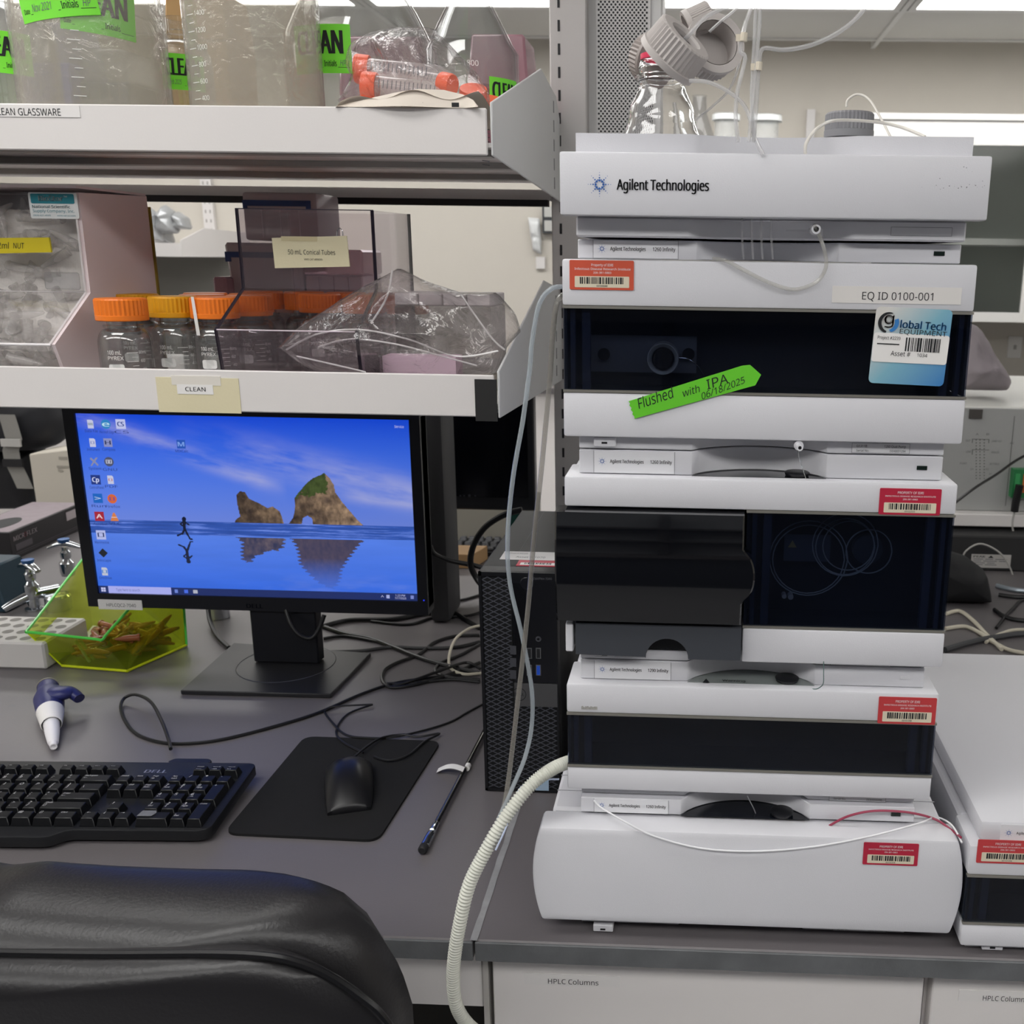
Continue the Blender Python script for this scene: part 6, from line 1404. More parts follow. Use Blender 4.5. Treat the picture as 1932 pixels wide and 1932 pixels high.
obj('lettering', letters([('O', .046, .040, .010, .009, .02, .1)], gf), mat('box_red', '#7c2f38', .5), gl)
obj('print_lines', rects([(.01, .24, .0115, .0130), (.01, .24, .0075, .0088), (.014, .07, .018, .032)], gf), mat('box_grey', '#595459', .5), gl)
o = obj('white_patch', rects([(LN-.07, LN-.02, .035, .055)], lambda u, v: Vector(gp_(u, -.001, v))), mat('box_letter', '#b8aeb2', .5), gl)
# valves
def valve(label, u, v, cap=True, sc=1.0, rot=0, nozzle=True):
    b = at(u, v, z=0); t = thing('gas_valve', label, 'valve', (b.x, b.y, 0), 'chrome bench valves')
    x, y = b.x, b.y
    if nozzle:
        obj('column', MB().lathe([(0, .0005), (.016*sc, .0005), (.016*sc, .004), (.010*sc, .006), (.010*sc, .022), (0, .022)], (x, y, 0), 'z', 24), CHROME, t)
        obj('elbow', MB().tube([(x+.03, y+.03, .030), (x+.005, y, .030), (x, y, .030), (x-.018, y-.018, .022), (x-.034, y-.034, .012)], .0105*sc, 16, 5, rfun=lambda s: 1.0 if s < .55 else 1.0-.9*(s-.55)), CHROME, t, 'chrome elbow with hose nozzle', smooth=60)
    obj('body', MB().lathe([(0, .022), (.0120, .022), (.0135, .030), (.0135, .048), (.0100, .052), (.0075, .056), (.0095, .060), (.0095, .070), (.0065, .074), (.0065, .080), (0, .080)], (x, y, 0), 'z', 28), CHROME, t)
    obj('handle', MB().tube([(x-.030*math.cos(rot), y-.030*math.sin(rot), .079), (x, y, .088), (x+.030*math.cos(rot), y+.030*math.sin(rot), .079)], .0095, 14, 6, rfun=lambda s: .6+.4*math.sin(math.pi*s), flat=.6), CHROME, t, 'winged chrome handle', smooth=60)
    obj('index_cap', MB().lathe([(.0085, .088), (.0105, .094), (.0105, .0965), (0, .098)], (x, y, 0), 'z', 20), mat('index_blue', '#2f5f9c', .4), t, 'blue index disc')
valve('chrome valve with blue disc and nozzle, in front of the glove box', 66, 1150, rot=-.5)
valve('chrome valve with blue disc, nearest the monitor', 132, 1105, rot=.15, nozzle=False)
tf = thing('valve_turret', 'chrome turret base carrying the two valves, seen through the green bin', 'turret', (at(108, 1165, z=0).x, at(108, 1165, z=0).y, 0))
q = at(112, 1150, z=0); obj('turret', MB().lathe([(0, .0005), (.022, .0005), (.022, .026), (.019, .030), (0, .031)], (q.x, q.y, 0), 'z', 32), CHROME, tf)
q = at(830//2, 1165, z=0); t = thing('chrome_spigot', 'small chrome post behind the monitor neck', 'post', (q.x, q.y, 0)); obj('post', MB().lathe([(0, .0005), (.018, .0005), (.018, .05), (.012, .055), (.012, .09), (0, .09)], (q.x, q.y, 0), 'z', 24), CHROME, t)
# cable tangle between monitor and computer
CT = [([(608, 1182), (660, 1170), (740, 1168), (800, 1158), (850, 1155), (880, 1170), (905, 1185)], .0042, 'thick black cable along the back of the tangle'),
 ([(605, 1180), (650, 1195), (700, 1205), (740, 1220), (790, 1240), (840, 1255), (905, 1270)], .0036, 'thick black cable dropping from the monitor neck to the computer'),
 ([(610, 1230), (680, 1228), (740, 1221), (800, 1223), (860, 1221), (905, 1211)], .0030, 'black cable running level across the tangle'),
 ([(905, 1198), (860, 1200), (820, 1212), (790, 1235), (750, 1250), (725, 1265), (722, 1285), (740, 1297), (790, 1290), (840, 1275), (905, 1250)], .0028, 'black cable making a wide loop near the front of the tangle'),
 ([(905, 1215), (870, 1235), (830, 1252), (822, 1268), (850, 1278), (905, 1282)], .0026, 'black cable making a tight loop beside the computer'),
 ([(610, 1205), (650, 1200), (700, 1208), (730, 1215)], .0028, 'short black cable emerging by the monitor neck'),
 ([(700, 1172), (770, 1178), (820, 1165), (880, 1162), (906, 1155)], .0026, 'thin black cable at the far edge of the tangle'),
 ([(730, 1290), (790, 1288), (850, 1282), (905, 1287)], .0024, 'black cable at the near edge of the tangle'),
 ([(850, 1135), (880, 1130), (906, 1122)], .0026, 'black cable passing behind the computer'),
 ([(740, 1295, .003), (790, 1280, .008), (840, 1262, .010), (880, 1250, .008), (906, 1262, .004)], .0024, 'flat grey-black ribbon cable in the tangle')]
for pts, r, lb_ in CT: cable(lb_, pts, r, group='tangled cables left of the computer')
cable('white cable arching beside the computer', [(908, 1180, .03), (885, 1186, .03), (860, 1205, .02), (848, 1235, .008), (850, 1260, .004), (875, 1272, .004), (908, 1270, .004)], .0024, m=mat('white_cable', '#c9c3b2', .45))
tag(obj('cable', MB().tube([at(540, 1150, y=.598), at(548, 1175, y=.590), at(563, 1196, y=.585), at(585, 1204, y=.585), at(600, 1190, y=.590), at(612, 1160, y=.598)], .0035, 10), CABK), 'black cable drooping in a loop on the monitor neck', 'cable')
cable('black cable leading from under the monitor to its base', [(392, 1140, .03), (396, 1170, .015), (410, 1200, .008), (432, 1222, .005)], .0038)
tag(obj('cable', MB().tube([at(985, 962, y=.66), at(950, 972, y=.66), at(915, 995, y=.66), at(893, 1030, y=.66), at(888, 1065, y=.66), at(900, 1092, y=.66), at(915, 1110, y=.65)], .0050, 10), CABK), 'thick black cable arching up behind the computer', 'cable')
tag(obj('cable', MB().tube([at(812, 1030, y=.66), at(820, 1045, y=.66), at(850, 1058, y=.67), at(900, 1068, y=.67), at(925, 1080, y=.67)], .0040, 10), CABK), 'black cable plugged into the side of the monitor', 'cable')
# ================================================================ OFFICE CHAIR IN FRONT
LE = mat('black_leather', '#1c1b1d', .36, bump=.12, bscale=350, var=.1, vscale=6)
ch = thing('office_chair', 'black leather office chair in the foreground, back towards the camera', 'chair', (-.40, -.26, FLOOR))
yc = -.215
OUT = [(-100, 1708), (0, 1697), (60, 1703), (200, 1712), (380, 1719), (540, 1722), (600, 1735), (650, 1757), (700, 1800), (740, 1862), (763, 1932), (768, 2000), (745, 2130)]
O_ = [at(u, v, y=yc) for u, v in OUT]; PO = [(q.x, q.z) for q in O_]; xc = -.42
PO = PO+[(2*xc-x-.02, z) for x, z in PO[::-1] if x > xc+.02]
PO = [(x, z) for x, z in PO]
obj('backrest', MB().pillow(PO, yc+.022, .060, rings=16, pw=.42, n=120), LE, ch, 'padded outer shell of the backrest', smooth=80)
IN = [(-100, 1788), (0, 1791), (200, 1794), (400, 1793), (500, 1797), (560, 1808), (620, 1832), (680, 1872), (720, 1905), (745, 1945), (752, 2010), (735, 2130)]
I_ = [at(u, v, y=yc-.030) for u, v in IN]; PI_ = [(q.x, q.z) for q in I_]
PI2 = PI_+[(2*xc-x-.02, z) for x, z in PI_[::-1] if x > xc+.02]
obj('back_panel', MB().pillow(PI2, yc-.028, .030, rings=14, pw=.5, n=110), LE, ch, 'inner rear panel below the piping', smooth=80)
obj('piping', MB().tube([(x, yc-.034, z) for x, z in PI2], .0032, 8, 4), mat('piping_black', '#141416', .25), ch, 'piped seam')
sx_ = xc; obj('seat', MB().pillow([(sx_-.25, -.43), (sx_+.25, -.43), (sx_+.25, -.37), (sx_-.25, -.37)], yc+.27, .24, rings=10, pw=.35, n=80), LE, ch, smooth=80)
obj('back_support', box(sx_-.04, sx_+.04, yc-.01, yc+.25, -.47, -.445), BLACKM, ch, bevel=.004); obj('support_post', box(sx_-.035, sx_+.035, yc-.02, yc+.02, -.47, -.2), BLACKM, ch, bevel=.004)
obj('gas_lift', MB().lathe([(0, -.80), (.028, -.80), (.028, -.60), (.018, -.60), (.018, -.445), (0, -.445)], (sx_, yc+.24, 0), 'z', 24), CHROME, ch)
for k in range(5):
    a = 2*math.pi*k/5+.3; e_ = (sx_+.30*math.cos(a), yc+.24+.30*math.sin(a))
    l_ = obj('base_leg', MB().tube([(sx_, yc+.24, -.80), (e_[0], e_[1], -.835)], .020, 10, 1, flat=.7), BLACKM, ch)
    obj('caster', MB().lathe([(0, -.02), (.026, -.02), (.028, -.01), (.028, .01), (.026, .02), (0, .02)], (e_[0], e_[1], FLOOR+.028), 'x', 20), BLACKM, l_)
# ================================================================ FAR SIDE OF THE BENCH AND THE ROOM BEHIND
def top_at(u, v, y): return at(u, v, y=y)
# second monitor and its neighbours
y = 1.12; a, b = at(812, 960, y=y), at(1010, 960, y=y)
m2 = thing('monitor', 'switched off black monitor on the far side of the bench, behind the computer', 'monitor', ((a.x+b.x)/2, y+.05, 0))
x0_ = at(836, 960, y=y).x-.20; zt_ = .43
obj('bezel', box(x0_, b.x, y, y+.03, a.z, a.z+.31), BLACK, m2, bevel=.003); obj('screen', box(x0_+.015, b.x-.014, y-.001, y, a.z+.028, a.z+.30), mat('dead_screen', '#04050a', .15), m2, 'dark unlit screen')
for u in (869, 876, 886, 897): q = at(u, 935, y=y); obj('button', MB().disc((q.x, y-.0016, q.z), .0018 if u != 886 else .003, (0, -1, 0), 10), mat('button_dim', '#33343a', .4), m2, smooth=0)
obj('neck', box(x0_+.06, x0_+.12, y+.03, y+.05, .008, a.z+.1), BLACK, m2); obj('base', box(x0_+.02, x0_+.16, y-.03, y+.13, .0005, .008), BLACK, m2, bevel=.002)
y = .82; a, b = at(806, 1060, y=y), at(851, 1060, y=y)
o = thing('speaker_tower', 'dark grey upright case standing just behind the right edge of the lit monitor', 'case', ((a.x+b.x)/2, y+.05, 0))
obj('case', box(a.x, b.x-.006, y, y+.09, .0005, .435), mat('tower_grey', '#444446', .6), o, bevel=.01, seg=2); 
b2 = at(830, 1060, y=y)
# far keyboard
kf = thing('keyboard', 'grey keyboard on the far side of the bench, behind the computer', 'keyboard', (-.2, .98, 0)); q0 = at(846, 1037, z=.015)
obj('chassis', box(q0.x, q0.x+.30, q0.y, q0.y+.11, .001, .012), mat('kb_dark', '#1d1e22', .5), kf, bevel=.002)
kf_k = MB().box(-.0075, .0075, -.0075, .0075, 0, .007).mesh('far_key', bevel=.002); KG = mat('far_key_grey', '#55565a', .5); kf_k.materials.append(KG)
for j in range(5):
    for i in range(15):
        o = obj('key', kf_k, KG, kf); o.matrix_parent_inverse = Matrix.Identity(4); o.location = Vector((q0.x+.012+i*.0195+(j % 2)*.004, q0.y+.013+j*.0205, .012))-Vector(kf.location)
y = .86; a, b = at(850, 1072, z=.0005), at(905, 1080, z=.0005)
cbx = thing('carton', 'small tan cardboard carton between the monitor and the computer', 'box', (a.x, a.y, 0)); yk = a.y; A = at(825, 1060, y=yk); B = at(893, 1060, y=yk); zk = at(870, 1046, y=yk).z
obj('carton', MB().hexa([(A.x, yk, .0005), (B.x, yk, .0005), (B.x+.016, yk+.07, .0005), (A.x, yk+.07, .0005), (A.x, yk, zk), (B.x, yk, zk), (B.x+.016, yk+.07, zk), (A.x, yk+.07, zk)]), mat('tan_carton', '#b8946a', .7), cbx, bevel=.001)
A = at(961, 968, y=1.0); o = tag(obj('green_folder', MB().prism([(A.x, .0005), (A.x+.10, .0005), (A.x+.030, A.z-.004), (A.x+.022, A.z), (A.x, A.z)], 'y', 1.0, 1.006), mat('deep_green', '#0f4038', .5)), 'deep green plastic folder leaning behind the computer', 'folder')
bp_ = at(850, 1018, y=1.36); q2 = at(1003, 955, y=1.36)
o = tag(obj('document_panel', box(bp_.x-.01, q2.x+.02, 1.36, 1.368, .0005, at(900, 950, y=1.36).z+.03), mat('beige_panel', '#a9a59a', .6)), 'beige upright board at the far edge of the bench, below the dark monitor', 'board')
# left: black chair with grey strap and white carton on the far side
y = 1.75
c = at(40, 840, y=y); fc = thing('office_chair', 'black rounded chair back with grey strap, beyond the bench at the left edge', 'chair', (c.x, y+.2, FLOOR))
OUT = [(-150, 700), (40, 700), (110, 750), (127, 790), (128, 815), (112, 838), (80, 848), (10, 850), (-60, 870), (-150, 880)]
obj('backrest', MB().pillow([(at(u, v, y=y).x, at(u, v, y=y).z) for u, v in OUT], y, .09, rings=10, pw=.4, n=80), mat('chair_black', '#16171d', .55), fc, smooth=80)
obj('lower_back', MB().pillow([(at(u, v, y=y+.05).x, at(u, v, y=y+.05).z) for u, v in ((-40, 840), (80, 840), (75, 930), (70, 960), (-40, 960))], y+.05, .05, rings=8, pw=.4, n=60), mat('chair_black', '#16171d', .55), fc, smooth=80)
ST = [(12, 782), (18, 800), (26, 828), (20, 850), (24, 872), (38, 900), (48, 922)]
sp = [at(u, v, y=y-.10) for u, v in ST]
def strapf(u, v):
    k = v*(len(sp)-1); i = min(int(k), len(sp)-2); p = sp[i].lerp(sp[i+1], k-i); return p+Vector(((u-.5)*.045, 0, 0))
obj('strap', MB().grid(2, 24, strapf), mat('strap_grey', '#8a8884', .5), fc, 'grey webbing strap with buckles')
for v_ in (835, 873): q = at(22 if v_ == 835 else 26, v_, y=y-.105); obj('buckle', box(q.x-.026, q.x+.026, q.y-.006, q.y, q.z-.010, q.z+.010), mat('buckle_grey', '#b5b3b0', .35) if v_ == 835 else BLACKM, fc)
obj('seat', box(c.x-.25, c.x+.20, y+.05, y+.5, -.47, -.40), mat('chair_black', '#16171d', .55), fc, bevel=.02); obj('post', box(c.x-.05, c.x, y+.2, y+.25, FLOOR, -.47), BLACKM, fc)
o = thing('white_carton', 'off-white carton with a torn label, beyond the bench left of the monitor', 'box', (at(100, 940, y=1.66).x, 1.66, FLOOR))
A, B, C_, D_ = at(54, 857, y=1.62), at(150, 848, y=1.62), at(66, 939, y=1.62), at(160, 950, y=1.62)
obj('carton', MB().hexa([(C_.x, 1.62, FLOOR+.0005), (D_.x+.02, 1.62, FLOOR+.0005), (D_.x+.02, 1.72, FLOOR+.0005), (C_.x, 1.72, FLOOR+.0005), (A.x, 1.62, A.z), (B.x, 1.62, B.z+.004), (B.x, 1.72, B.z+.004), (A.x, 1.72, A.z)]), mat('offwhite_carton', '#c4beb2', .6, var=.03), o, bevel=.003)
q = at(118, 862, y=1.617); obj('torn_label', rects([(q.x-.012, q.x+.012, q.z-.008, q.z), (q.x-.020, q.x+.020, q.z-.030, q.z-.024), (q.x-.018, q.x-.005, q.z-.040, q.z-.034)], flat(1.6185)), mat('label_smudge', '#9c978d', .6), o)
# wall shelving far left
WS = mat('wall_shelf_white', '#d6d3d2', .5)
y = 4.1
ws = thing('wall_shelf', 'white wall shelf with pale bracket seen through the gap above the orange caps', 'shelf', (-1.9, 4.4, 0))
zA = at(300, 484, y=y).z; x1 = at(396, 470, y=y+.3).x
obj('board', box(-3.8, x1, y, WALL-.002, zA, zA+.02), WS, ws)
PB_ = [(y, zA), (y, at(305, 453, y=y).z), (y+.25, at(343, 430, y=y+.25).z), (WALL-.03, at(343, 430, y=y+.25).z-.01), (WALL-.03, zA)]
obj('bracket', MB().prism(PB_, 'x', x1, x1+.004), WS, ws); obj('front_lip', box(-3.8, x1, y-.004, y, zA, at(290, 458, y=y).z), WS, ws)
st = thing('shelf_upright', 'white slotted wall standard at the end of the far left wall shelf', 'upright', (x1, WALL, 0)); xs_ = at(392, 400, y=WALL-.03).x
obj('channel', box(xs_-.03, xs_+.03, WALL-.028, WALL-.001, 0, 1.5), WS, st); obj('slots', rects([(xs_+dx-.004, xs_+dx+.004, z, z+.018) for z in [.2+.0508*k for k in range(22)] for dx in (-.013, .013)], flat(WALL-.0285)), mat('slot_dim', '#9a9794', .6), st, kind='stuff')
bh = thing('wall_recess_panel', 'grey cabinet panel under the far left wall shelf', 'panel', (-2.2, WALL-.1, 0)); obj('panel', box(-3.8, x1-.02, WALL-.20, WALL-.19, -.009, zA-.001), mat('grey_panel', '#7f7d78', .6), bh)  # grey sheet stands for the dark recess below the shelf
fg = thing('glassware_heap', 'heap of wrapped clear glassware on the far left wall shelf', 'glassware', (at(310, 420, y=4.3).x, 4.3, zA+.02))
for k, (u0, v0, u1, v1) in enumerate(((275, 390, 300, 455), (293, 385, 325, 440), (310, 398, 345, 432), (270, 420, 305, 458))):
    A, B = at(u0, v1, y=4.3), at(u1, v0, y=4.3)
    obj('wrapped_piece', MB().pillow([(A.x, max(A.z, zA+.021)), (B.x, max(A.z, zA+.021)), (B.x-.01, B.z-.03), ((A.x+B.x)/2, B.z), (A.x+.01, B.z-.04)], 4.3+.03*k, .05, amp=.03, fr=14, rings=6, n=36, seed=k), mat('foil_grey', '#a4a6a8', .3, metal=.3, bump=1, bscale=60), fg, smooth=80)
# wall shelf behind the tray (right) with wrapped glassware
zR = at(1400, 275, y=4.3).z
wr = thing('wall_shelf', 'white wall shelf behind the solvent tray, carrying wrapped glassware', 'shelf', (.5, 4.5, 0))
xa_, xb_ = at(1290, 270, y=4.3).x, at(1545, 270, y=4.3).x
obj('board', box(xa_-.3, xb_, 4.3, WALL-.002, zR-.02, zR), WS, wr)
st = thing('shelf_upright', 'white slotted wall standard right of the wrapped glassware', 'upright', (at(1532, 220, y=WALL).x, WALL, zR)); q = at(1531, 206, y=WALL-.03); obj('channel', box(q.x-.022, q.x+.022, WALL-.028, WALL-.001, 0, q.z), WS, st)
FW = film('wrapped_glass', '#d9dcdc', haze=.5, hazecol='#eef0f0', rough=.2, bump=1, bscale=60)
for k, (u0, u1, v0, lb_) in enumerate(((1345, 1395, 212, 'left'), (1415, 1475, 214, 'right'))):
    A, B = at(u0, 275, y=4.36), at(u1, v0, y=4.36)
    t = thing('wrapped_beaker', 'clear beaker wrapped in film on the wall shelf, %s of the two' % lb_, 'beaker', ((A.x+B.x)/2, 4.45, zR)); r = (B.x-A.x)/2
    obj('beaker', MB().lathe([(0, 0), (r*.9, 0), (r*.9, B.z-zR-.01), (r*1.05, B.z-zR), (r*.9, B.z-zR)], ((A.x+B.x)/2, 4.36+r, zR+.001), 'z', 24), FW, t); obj('cover', MB().lathe([(0, 0), (r*1.1, -.004), (r*1.12, -.03)], ((A.x+B.x)/2, 4.36+r, B.z), 'z', 24), mat('film_white', '#dfe2e2', .4, bump=1, bscale=50), t, 'crinkled white cover')
A = at(1325, 275, y=4.4); t = thing('conical_flask', 'hazy conical flask on the wall shelf behind the hanging caps', 'flask', (A.x, 4.45, zR)); obj('flask', MB().lathe([(0, 0), (.10, 0), (.105, .02), (.04, .20), (.035, .28), (.04, .285)], (A.x-.02, 4.70, zR+.001), 'z', 28), film('hazy_far_glass', '#b5b6b8', haze=.3, hazecol='#a9aaac'), t)
# wall cabinet right
yc_ = 4.35; L0 = at(1640, 230, y=yc_).x; Rr = 2.6; zT = at(1800, 228, y=yc_).z; zT2 = at(1932, 282, y=yc_).z+.0; zBm = at(1932, 608, y=yc_).z
wc = thing('wall_cabinet', 'white wall cabinet with glass doors behind the instrument stack on the right', 'cabinet', ((L0+Rr)/2, 4.6, zBm))
WC = mat('wall_cab_white', '#dcdbd8', .5); zRt = at(1870, 275, y=yc_).z; zL = at(1932, 590, y=yc_).z
obj('carcass', MB().box(L0, Rr, 4.85, WALL-.001, zBm, zT).box(L0, Rr, yc_+.001, 4.85, zT-.03, zT).box(L0, Rr, yc_+.001, 4.85, zBm, zBm+.02).box(L0, L0+.02, yc_+.001, 4.85, zBm, zT).box(Rr-.02, Rr, yc_+.001, 4.85, zBm, zT), mat('cab_inside', '#a8aba6', .6), wc)
xst = at(1931, 500, y=yc_).x
obj('door_frame', MB().box(L0, Rr, yc_-.02, yc_, zRt, zT).box(L0, Rr, yc_-.02, yc_, zBm, zL).box(L0, L0+.05, yc_-.02, yc_, zL, zRt).box(xst, xst+.12, yc_-.02, yc_, zL, zRt), WC, wc, 'white door frames')
obj('glass_pane', box(L0+.05, xst, yc_-.012, yc_-.008, zL, zRt), film('cab_glass', '#b9bdba', rough=.1, haze=.12, hazecol='#7c807c'), wc, 'greyish glass pane'); obj('glass_pane', box(xst+.12, Rr-.02, yc_-.012, yc_-.008, zL, zRt), film('cab_glass', '#b9bdba'), wc)
z_ = at(1880, 455, y=yc_+.1).z; obj('inner_shelf', box(L0+.02, Rr-.02, yc_+.08, 4.84, z_-.02, z_+.012), WC, wc, 'white inner shelf')
obj('crown_shadow_gap', box(L0-.02, Rr+.02, yc_-.03, 4.85, zT+.001, zT+.03), WC, wc)  # plain white crown board along the cabinet top
sw = at(1915, 655, y=WALL-.01); s = thing('light_switch', 'white light switch plate on the far wall under the wall cabinet', 'switch', (sw.x, WALL, sw.z)); obj('plate', box(sw.x-.040, sw.x+.040, WALL-.010, WALL-.001, sw.z-.062, sw.z+.062), WC, s, bevel=.003); obj('toggle', box(sw.x-.006, sw.x+.006, WALL-.022, WALL-.010, sw.z-.012, sw.z+.012), mat('toggle_grey', '#a9a8a4', .5), s)
# draped grey fabric
y = 1.47; g = MB(); OUT = [(1800, 600), (1838, 615), (1862, 640), (1885, 690), (1902, 722), (1895, 737), (1840, 736), (1800, 735)]
o = tag(obj('draped_fabric', MB().pillow([(at(u, v, y=y).x, at(u, v, y=y).z) for u, v in OUT], y, .07, amp=.035, fr=11, rings=10, n=70, seed=4), mat('grey_fabric', '#8c8489', .9, bump=.3, bscale=200), smooth=80), 'crumpled grey-mauve fabric slumped on the white surface right of the pump', 'fabric')
# right: rear of instrument, shelf under it
yq = 1.30; A, B = at(1790, 770, y=yq), at(1790, 962, y=yq); xE = 1.55
gi = thing('gas_generator', 'grey metal instrument rear panel with connectors, right of the stack on a raised shelf', 'instrument', (1.1, 1.5, B.z))
GP = mat('grey_panel_paint', '#a3a4a2', .45, var=.03)
zi0 = at(1932, 965, y=yq).z; zi1 = at(1932, 772, y=yq).z
obj('rear_panel', box(A.x-.06, xE, yq, yq+.01, zi0, zi1), GP, gi, bevel=.001); obj('case', box(A.x-.06, xE, yq+.011, 1.95, zi0, zi1+.002), mat('case_white', '#d5d5d0', .4), gi, bevel=.003)
def Q(u, v): return at(u, v, y=yq-.001)
g = MB()
for u, v in ((1888, 797), (1866, 932), (1870, 758+20)): q = Q(u, v); g.lathe([(0, -.003), (.006, -.003), (.007, 0)], (q.x, yq, q.z), 'y', 14)
obj('screws', g, CHROME, gi, kind='stuff')
q = Q(1841, 779); obj('latch', box(q.x-.014, q.x+.014, yq-.004, yq, q.z-.012, q.z+.008), mat('latch_dark', '#4b4845', .4), gi)
it = []
for u, v, s_, w_ in ((1841, 821, 'A', .006), (1861, 821, 'B', .006), (1822, 833, 'OUT', .010), (1871, 834, 'CHART OUT', .022), (1823, 854, 'LINE', .011), (1870, 855, 'ANALOG', .017), (1811, 876, 'PUMP', .015), (1867, 877, 'SETTINGS', .021), (1831, 887, '01', .006), (1860, 887, '02', .006), (1866, 896, 'A1', .006), (1905, 838, 'AC', .010)):
    q = Q(u, v); it.append((s_, q.x, q.z, .0042, w_, 0, 0))
obj('lettering', letters(it, flat(yq-.0006)), mat('panel_print', '#6f706f', .6), gi)
rs = []
for k in range(14):
    for u in (1842, 1849, 1857): q = Q(u, 830+k*5.6); rs.append((q.x-.0012, q.x+.0012, q.z-.0012, q.z+.0012))
for u0, u1, v0, v1 in ((1834, 1866, 828, 829), (1834, 1835, 829, 836), (1865, 1866, 829, 836), (1834, 1866, 848, 849), (1834, 1835, 849, 858), (1905, 1906, 785, 955)): vm = (v0+v1)/2; rs.append((Q(u0, vm).x, Q(u1, vm).x+.0004, Q(u0, v1).z, Q(u0, v0).z))
obj('printed_marks', rects(rs, flat(yq-.0006)), mat('panel_print', '#6f706f', .6), gi, kind='stuff')
for u, r_, c_, nm in ((1819, .013, '#cfd4da', 'pale round sticker'), (1836, .014, '#c96a62', 'red round sticker')):
    q = Q(u, 938); obj('round_sticker', MB().lathe([(0, -.0012), (r_, -.0012), (r_, 0)], (q.x, yq, q.z), 'y', 24), mat('sticker'+c_, c_, .5), gi, nm)
q0, q1 = Q(1902, 940), Q(1932, 880)
tb_ = obj('terminal_block', box(q0.x, q0.x+.09, yq-.022, yq, Q(1905, 935).z, Q(1905, 882).z), mat('terminal_green', '#2c7a48', .4), gi, 'green terminal block')
for k in range(5): obj('terminal', box(q0.x+.004+k*.017, q0.x+.014+k*.017, yq-.024, yq-.022, Q(1905, 925).z, Q(1905, 890).z), mat('terminal_orange', '#c9713a', .4) if k % 2 else mat('terminal_green2', '#3f9a5c', .4), tb_)
q = Q(1918, 850); obj('connector', MB().lathe([(0, -.02), (.008, -.02), (.010, 0)], (q.x, yq, q.z), 'y', 18), BLACK, gi)
tag(obj('cable', MB().tube([(Q(1935, 850).x, yq-.03, Q(1935, 850).z), at(1915, 870, y=yq-.06), at(1880, 895, y=yq-.12), at(1840, 920, y=yq-.2), at(1800, 950, y=yq-.3)], .0028, 8), CABK), 'black cable crossing diagonally in front of the grey instrument', 'cable')
q = Q(1917, 945); tag(obj('cable_plug', MB().tube([at(1924, 915, y=yq-.03), at(1917, 945, y=yq-.03), at(1914, 965, y=yq-.03)], .0085, 12), CABK), 'thick black plug hanging from the green terminal block', 'plug')
tag(obj('cable', MB().tube([at(1914, 965, y=yq-.03), at(1910, 990, y=yq-.03), at(1917, 1015, y=yq-.03), at(1940, 1040, y=yq-.03)], .0022, 8), mat('grey_cable', '#a8a6a2', .5)), 'thin grey cable falling from the black plug', 'cable')
zs_ = at(1860, 990, y=yq-.02).z; sh = thing('bench_riser', 'white riser shelf carrying the grey instrument', 'riser', (1.1, 1.45, 0))
obj('board', box(A.x-.10, xE+.02, yq-.03, 2.0, zs_-.002, zi0-.001), SHELFW, sh, bevel=.002); obj('leg', box(xE-.03, xE, yq, 1.44, .0005, zs_-.003), SHELFG, sh); obj('leg', box(A.x-.10, A.x-.07, yq, 1.44, .0005, zs_-.003), SHELFG, sh); obj('end_leg', box(A.x-.1, A.x-.07, 1.93, 1.99, FLOOR, zs_-.003), SHELFG, sh); obj('end_leg', box(xE-.03, xE, 1.93, 1.99, FLOOR, zs_-.003), SHELFG, sh)
# dark box with maker plate
y = 1.22; pk = thing('power_unit', 'black unit with white PEAK data plate, low on the bench right of the stack', 'device', (1.0, 1.3, 0)); A = at(1795, 1010, y=y)
obj('case', box(A.x, xE-.04, y, 1.44, .0005, zs_-.010), mat('unit_dark', '#2b2b2c', .5), pk, bevel=.003)
a_, b_ = at(1829, 1090, y=y), at(1908, 1047, y=y); pl = obj('data_plate', box(a_.x, b_.x, y-.001, y, max(a_.z, .008), b_.z), mat('plate_white', '#b5b2ae', .5), pk, 'white data plate')
W_ = b_.x-a_.x; H_ = b_.z-max(a_.z, .008); z0_ = max(a_.z, .008)
obj('lettering', letters([('PEAK', a_.x+W_*.05, z0_+H_*.76, H_*.15, W_*.30, .04, 0)], flat(y-.0014)), INK, pl); obj('mark', MB().prism([(a_.x+W_*.42, z0_+H_*.75), (a_.x+W_*.56, z0_+H_*.75), (a_.x+W_*.49, z0_+H_*.93)], 'y', y-.0016, y-.001), INK, pl)
rs = [(a_.x+W_*x, a_.x+W_*(x+w_), z0_+H_*z, z0_+H_*(z+.05)) for x, w_, z in ((.05, .25, .62), (.35, .2, .62), (.6, .3, .62), (.05, .2, .48), (.3, .35, .48), (.7, .2, .48), (.05, .3, .34), (.4, .2, .34), (.05, .25, .2), (.35, .3, .2))]
obj('print_lines', rects(rs, flat(y-.0014)), GREYINK, pl)
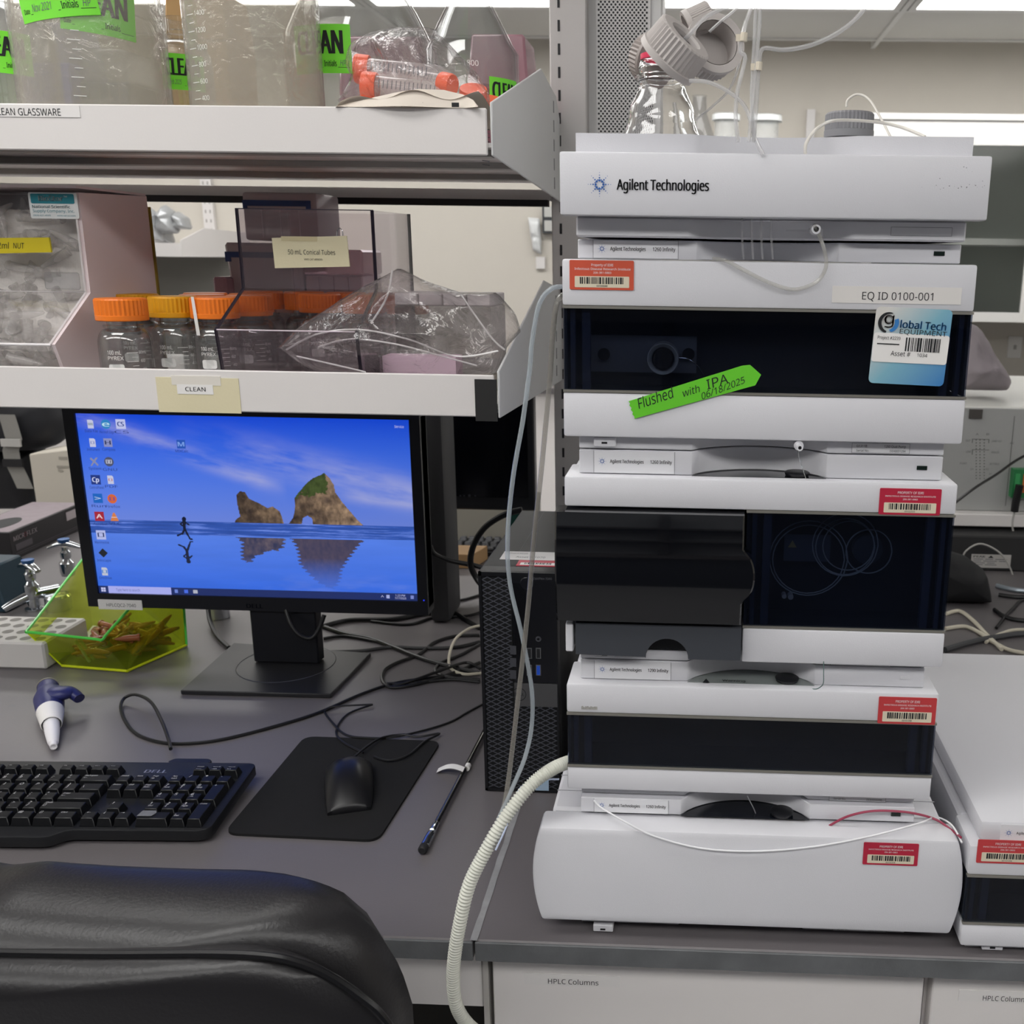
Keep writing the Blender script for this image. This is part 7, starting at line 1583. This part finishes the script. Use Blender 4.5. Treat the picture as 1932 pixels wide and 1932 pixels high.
# black chair back right
y = .98; OUT = [(1740, 1062), (1800, 1060), (1845, 1072), (1872, 1092), (1880, 1130), (1879, 1170), (1868, 1205), (1740, 1230)]
bs = thing('black_case', 'rounded black bag slumped on the bench behind the stack, right side', 'bag', (.7, y, 0)); 
P2 = [(at(u, v, y=y).x, max(at(u, v, y=y).z, .001)) for u, v in OUT]
obj('bag', MB().pillow(P2, y+.06, .07, rings=10, pw=.35, n=70), mat('soft_black', '#0d0e12', .7), bs, smooth=80)
WC_ = mat('white_cable', '#c9c3b2', .45)
for k, (pts, r, m_, lb_) in enumerate((
 ([(1785, 1158), (1810, 1153), (1835, 1170), (1862, 1198), (1890, 1225)], .0038, WC_, 'upper of two cream cables right of the stack'),
 ([(1783, 1186), (1820, 1182), (1850, 1195), (1880, 1215), (1932, 1232)], .0038, WC_, 'lower of two cream cables right of the stack'),
 ([(1783, 1226), (1830, 1212), (1880, 1202), (1950, 1196)], .0052, mat('dark_grey_cable', '#3c3d40', .5), 'broad dark grey cable running right behind the low instrument'),
 ([(1860, 1212), (1890, 1195), (1940, 1188)], .0030, WC_, 'cream cable crossing under the dark grey one'),
 ([(1880, 1105), (1910, 1112), (1950, 1116)], .0050, mat('steel_hose', '#9aa3ab', .3, metal=.6), 'braided steel hose at the right edge'),
 ([(1884, 1122), (1915, 1126), (1950, 1128)], .0042, CABK, 'black cable below the steel hose'),
 ([(1876, 1150), (1900, 1165), (1945, 1172)], .0040, CABK, 'black cable curving off right of the bag'),
 ([(1880, 1185), (1910, 1150), (1950, 1130)], .0030, CABK, 'thin black cable rising to the right edge'),
 ([(1815, 1060), (1822, 1040), (1850, 1026), (1885, 1042), (1905, 1070), (1915, 1100)], .0020, mat('grey_cable', '#a8a6a2', .5), 'thin grey cable arching over the data plate'))):
    if pts[-1][0] >= 1925: pts = pts+[(pts[-1][0]+170, pts[-1][1]+14)]
    if k == 8:
        tag(obj('cable', MB().tube([at(u, v, y=1.20) for u, v in pts], r, 8), m_), lb_, 'cable')
    else: cable(lb_, pts, r, m=m_, group='cables right of the stack')
# things hanging beyond the right end of the shelf opening
y = 4.6; q = at(1012, 440, y=y)
t = thing('wall_organizer', 'dark wire wall organiser with papers, at the right end of the shelf opening', 'organiser', (q.x, y, q.z)); A, B = at(1024, 440, y=4.87), at(1040, 390, y=4.87)
obj('frame', box(A.x, A.x+.10, 4.86, WALL-.001, A.z, B.z), mat('organiser_dark', '#3a3c40', .6), t); 
for k in range(2): obj('paper', box(A.x+.012, A.x+.09, 4.855, 4.86, A.z+.012+k*.075, A.z+.068+k*.075), mat('dim_paper', '#b9b9b6', .6), t)
t = thing('wrapped_tool', 'clear wrapped object pinned on the far wall beside the organiser', 'package', (q.x, 4.88, q.z)); A, B, C_ = at(996, 410, y=4.87), at(1018, 412, y=4.87), at(1012, 480, y=4.87)
obj('wrap', MB().pillow([(A.x, A.z), (B.x, B.z), (C_.x+.03, C_.z+.06), (C_.x+.03, C_.z), (C_.x-.02, C_.z+.02)], 4.87, .02, amp=.01, fr=20, rings=6, n=40), mat('wrap_white', '#d3d5d6', .3), t, smooth=80); A = at(1011, 507, y=4.87); obj('tag', box(A.x, A.x+.05, 4.88, WALL-.001, A.z, A.z+.065), WS, t)
o = thing('far_counter', 'long far counter along the back wall', 'counter', (0, 4.6, FLOOR)); obj('top', box(-4.1, 4.1, 4.25, WALL-.001, -.04, -.01), TOPM, o); obj('cabinets', box(-4.1, 4.1, 4.30, WALL-.001, FLOOR, -.041), CABM, o)

# unseen furniture added behind the camera, to be mirrored in the glossy instrument fronts
o = thing('rear_counter', 'black-topped lab counter behind the camera', 'counter', (0, -2.9, FLOOR))
obj('top', box(-4.1, 4.1, -3.15, -2.45, -.03, 0), TOPM, o); obj('cabinets', box(-4.1, 4.1, -3.19, -2.5, FLOOR, -.031), mat('dark_blue_cabinet', '#41454f', .6), o)
o = thing('rear_shelf', 'dark shelf unit on the wall behind the camera', 'shelf', (0, -3.0, .35))
for z_ in (.42, .80): obj('board', box(-4.1, 4.1, -3.19, -2.85, z_, z_+.05), mat('dark_shelf', '#3b3a3c', .6), o)
for k in range(9): obj('support', box(-4.1+k*1.02, -4.06+k*1.02, -3.19, -2.90, .0005, 1.2), mat('dark_shelf', '#3b3a3c', .6), o)
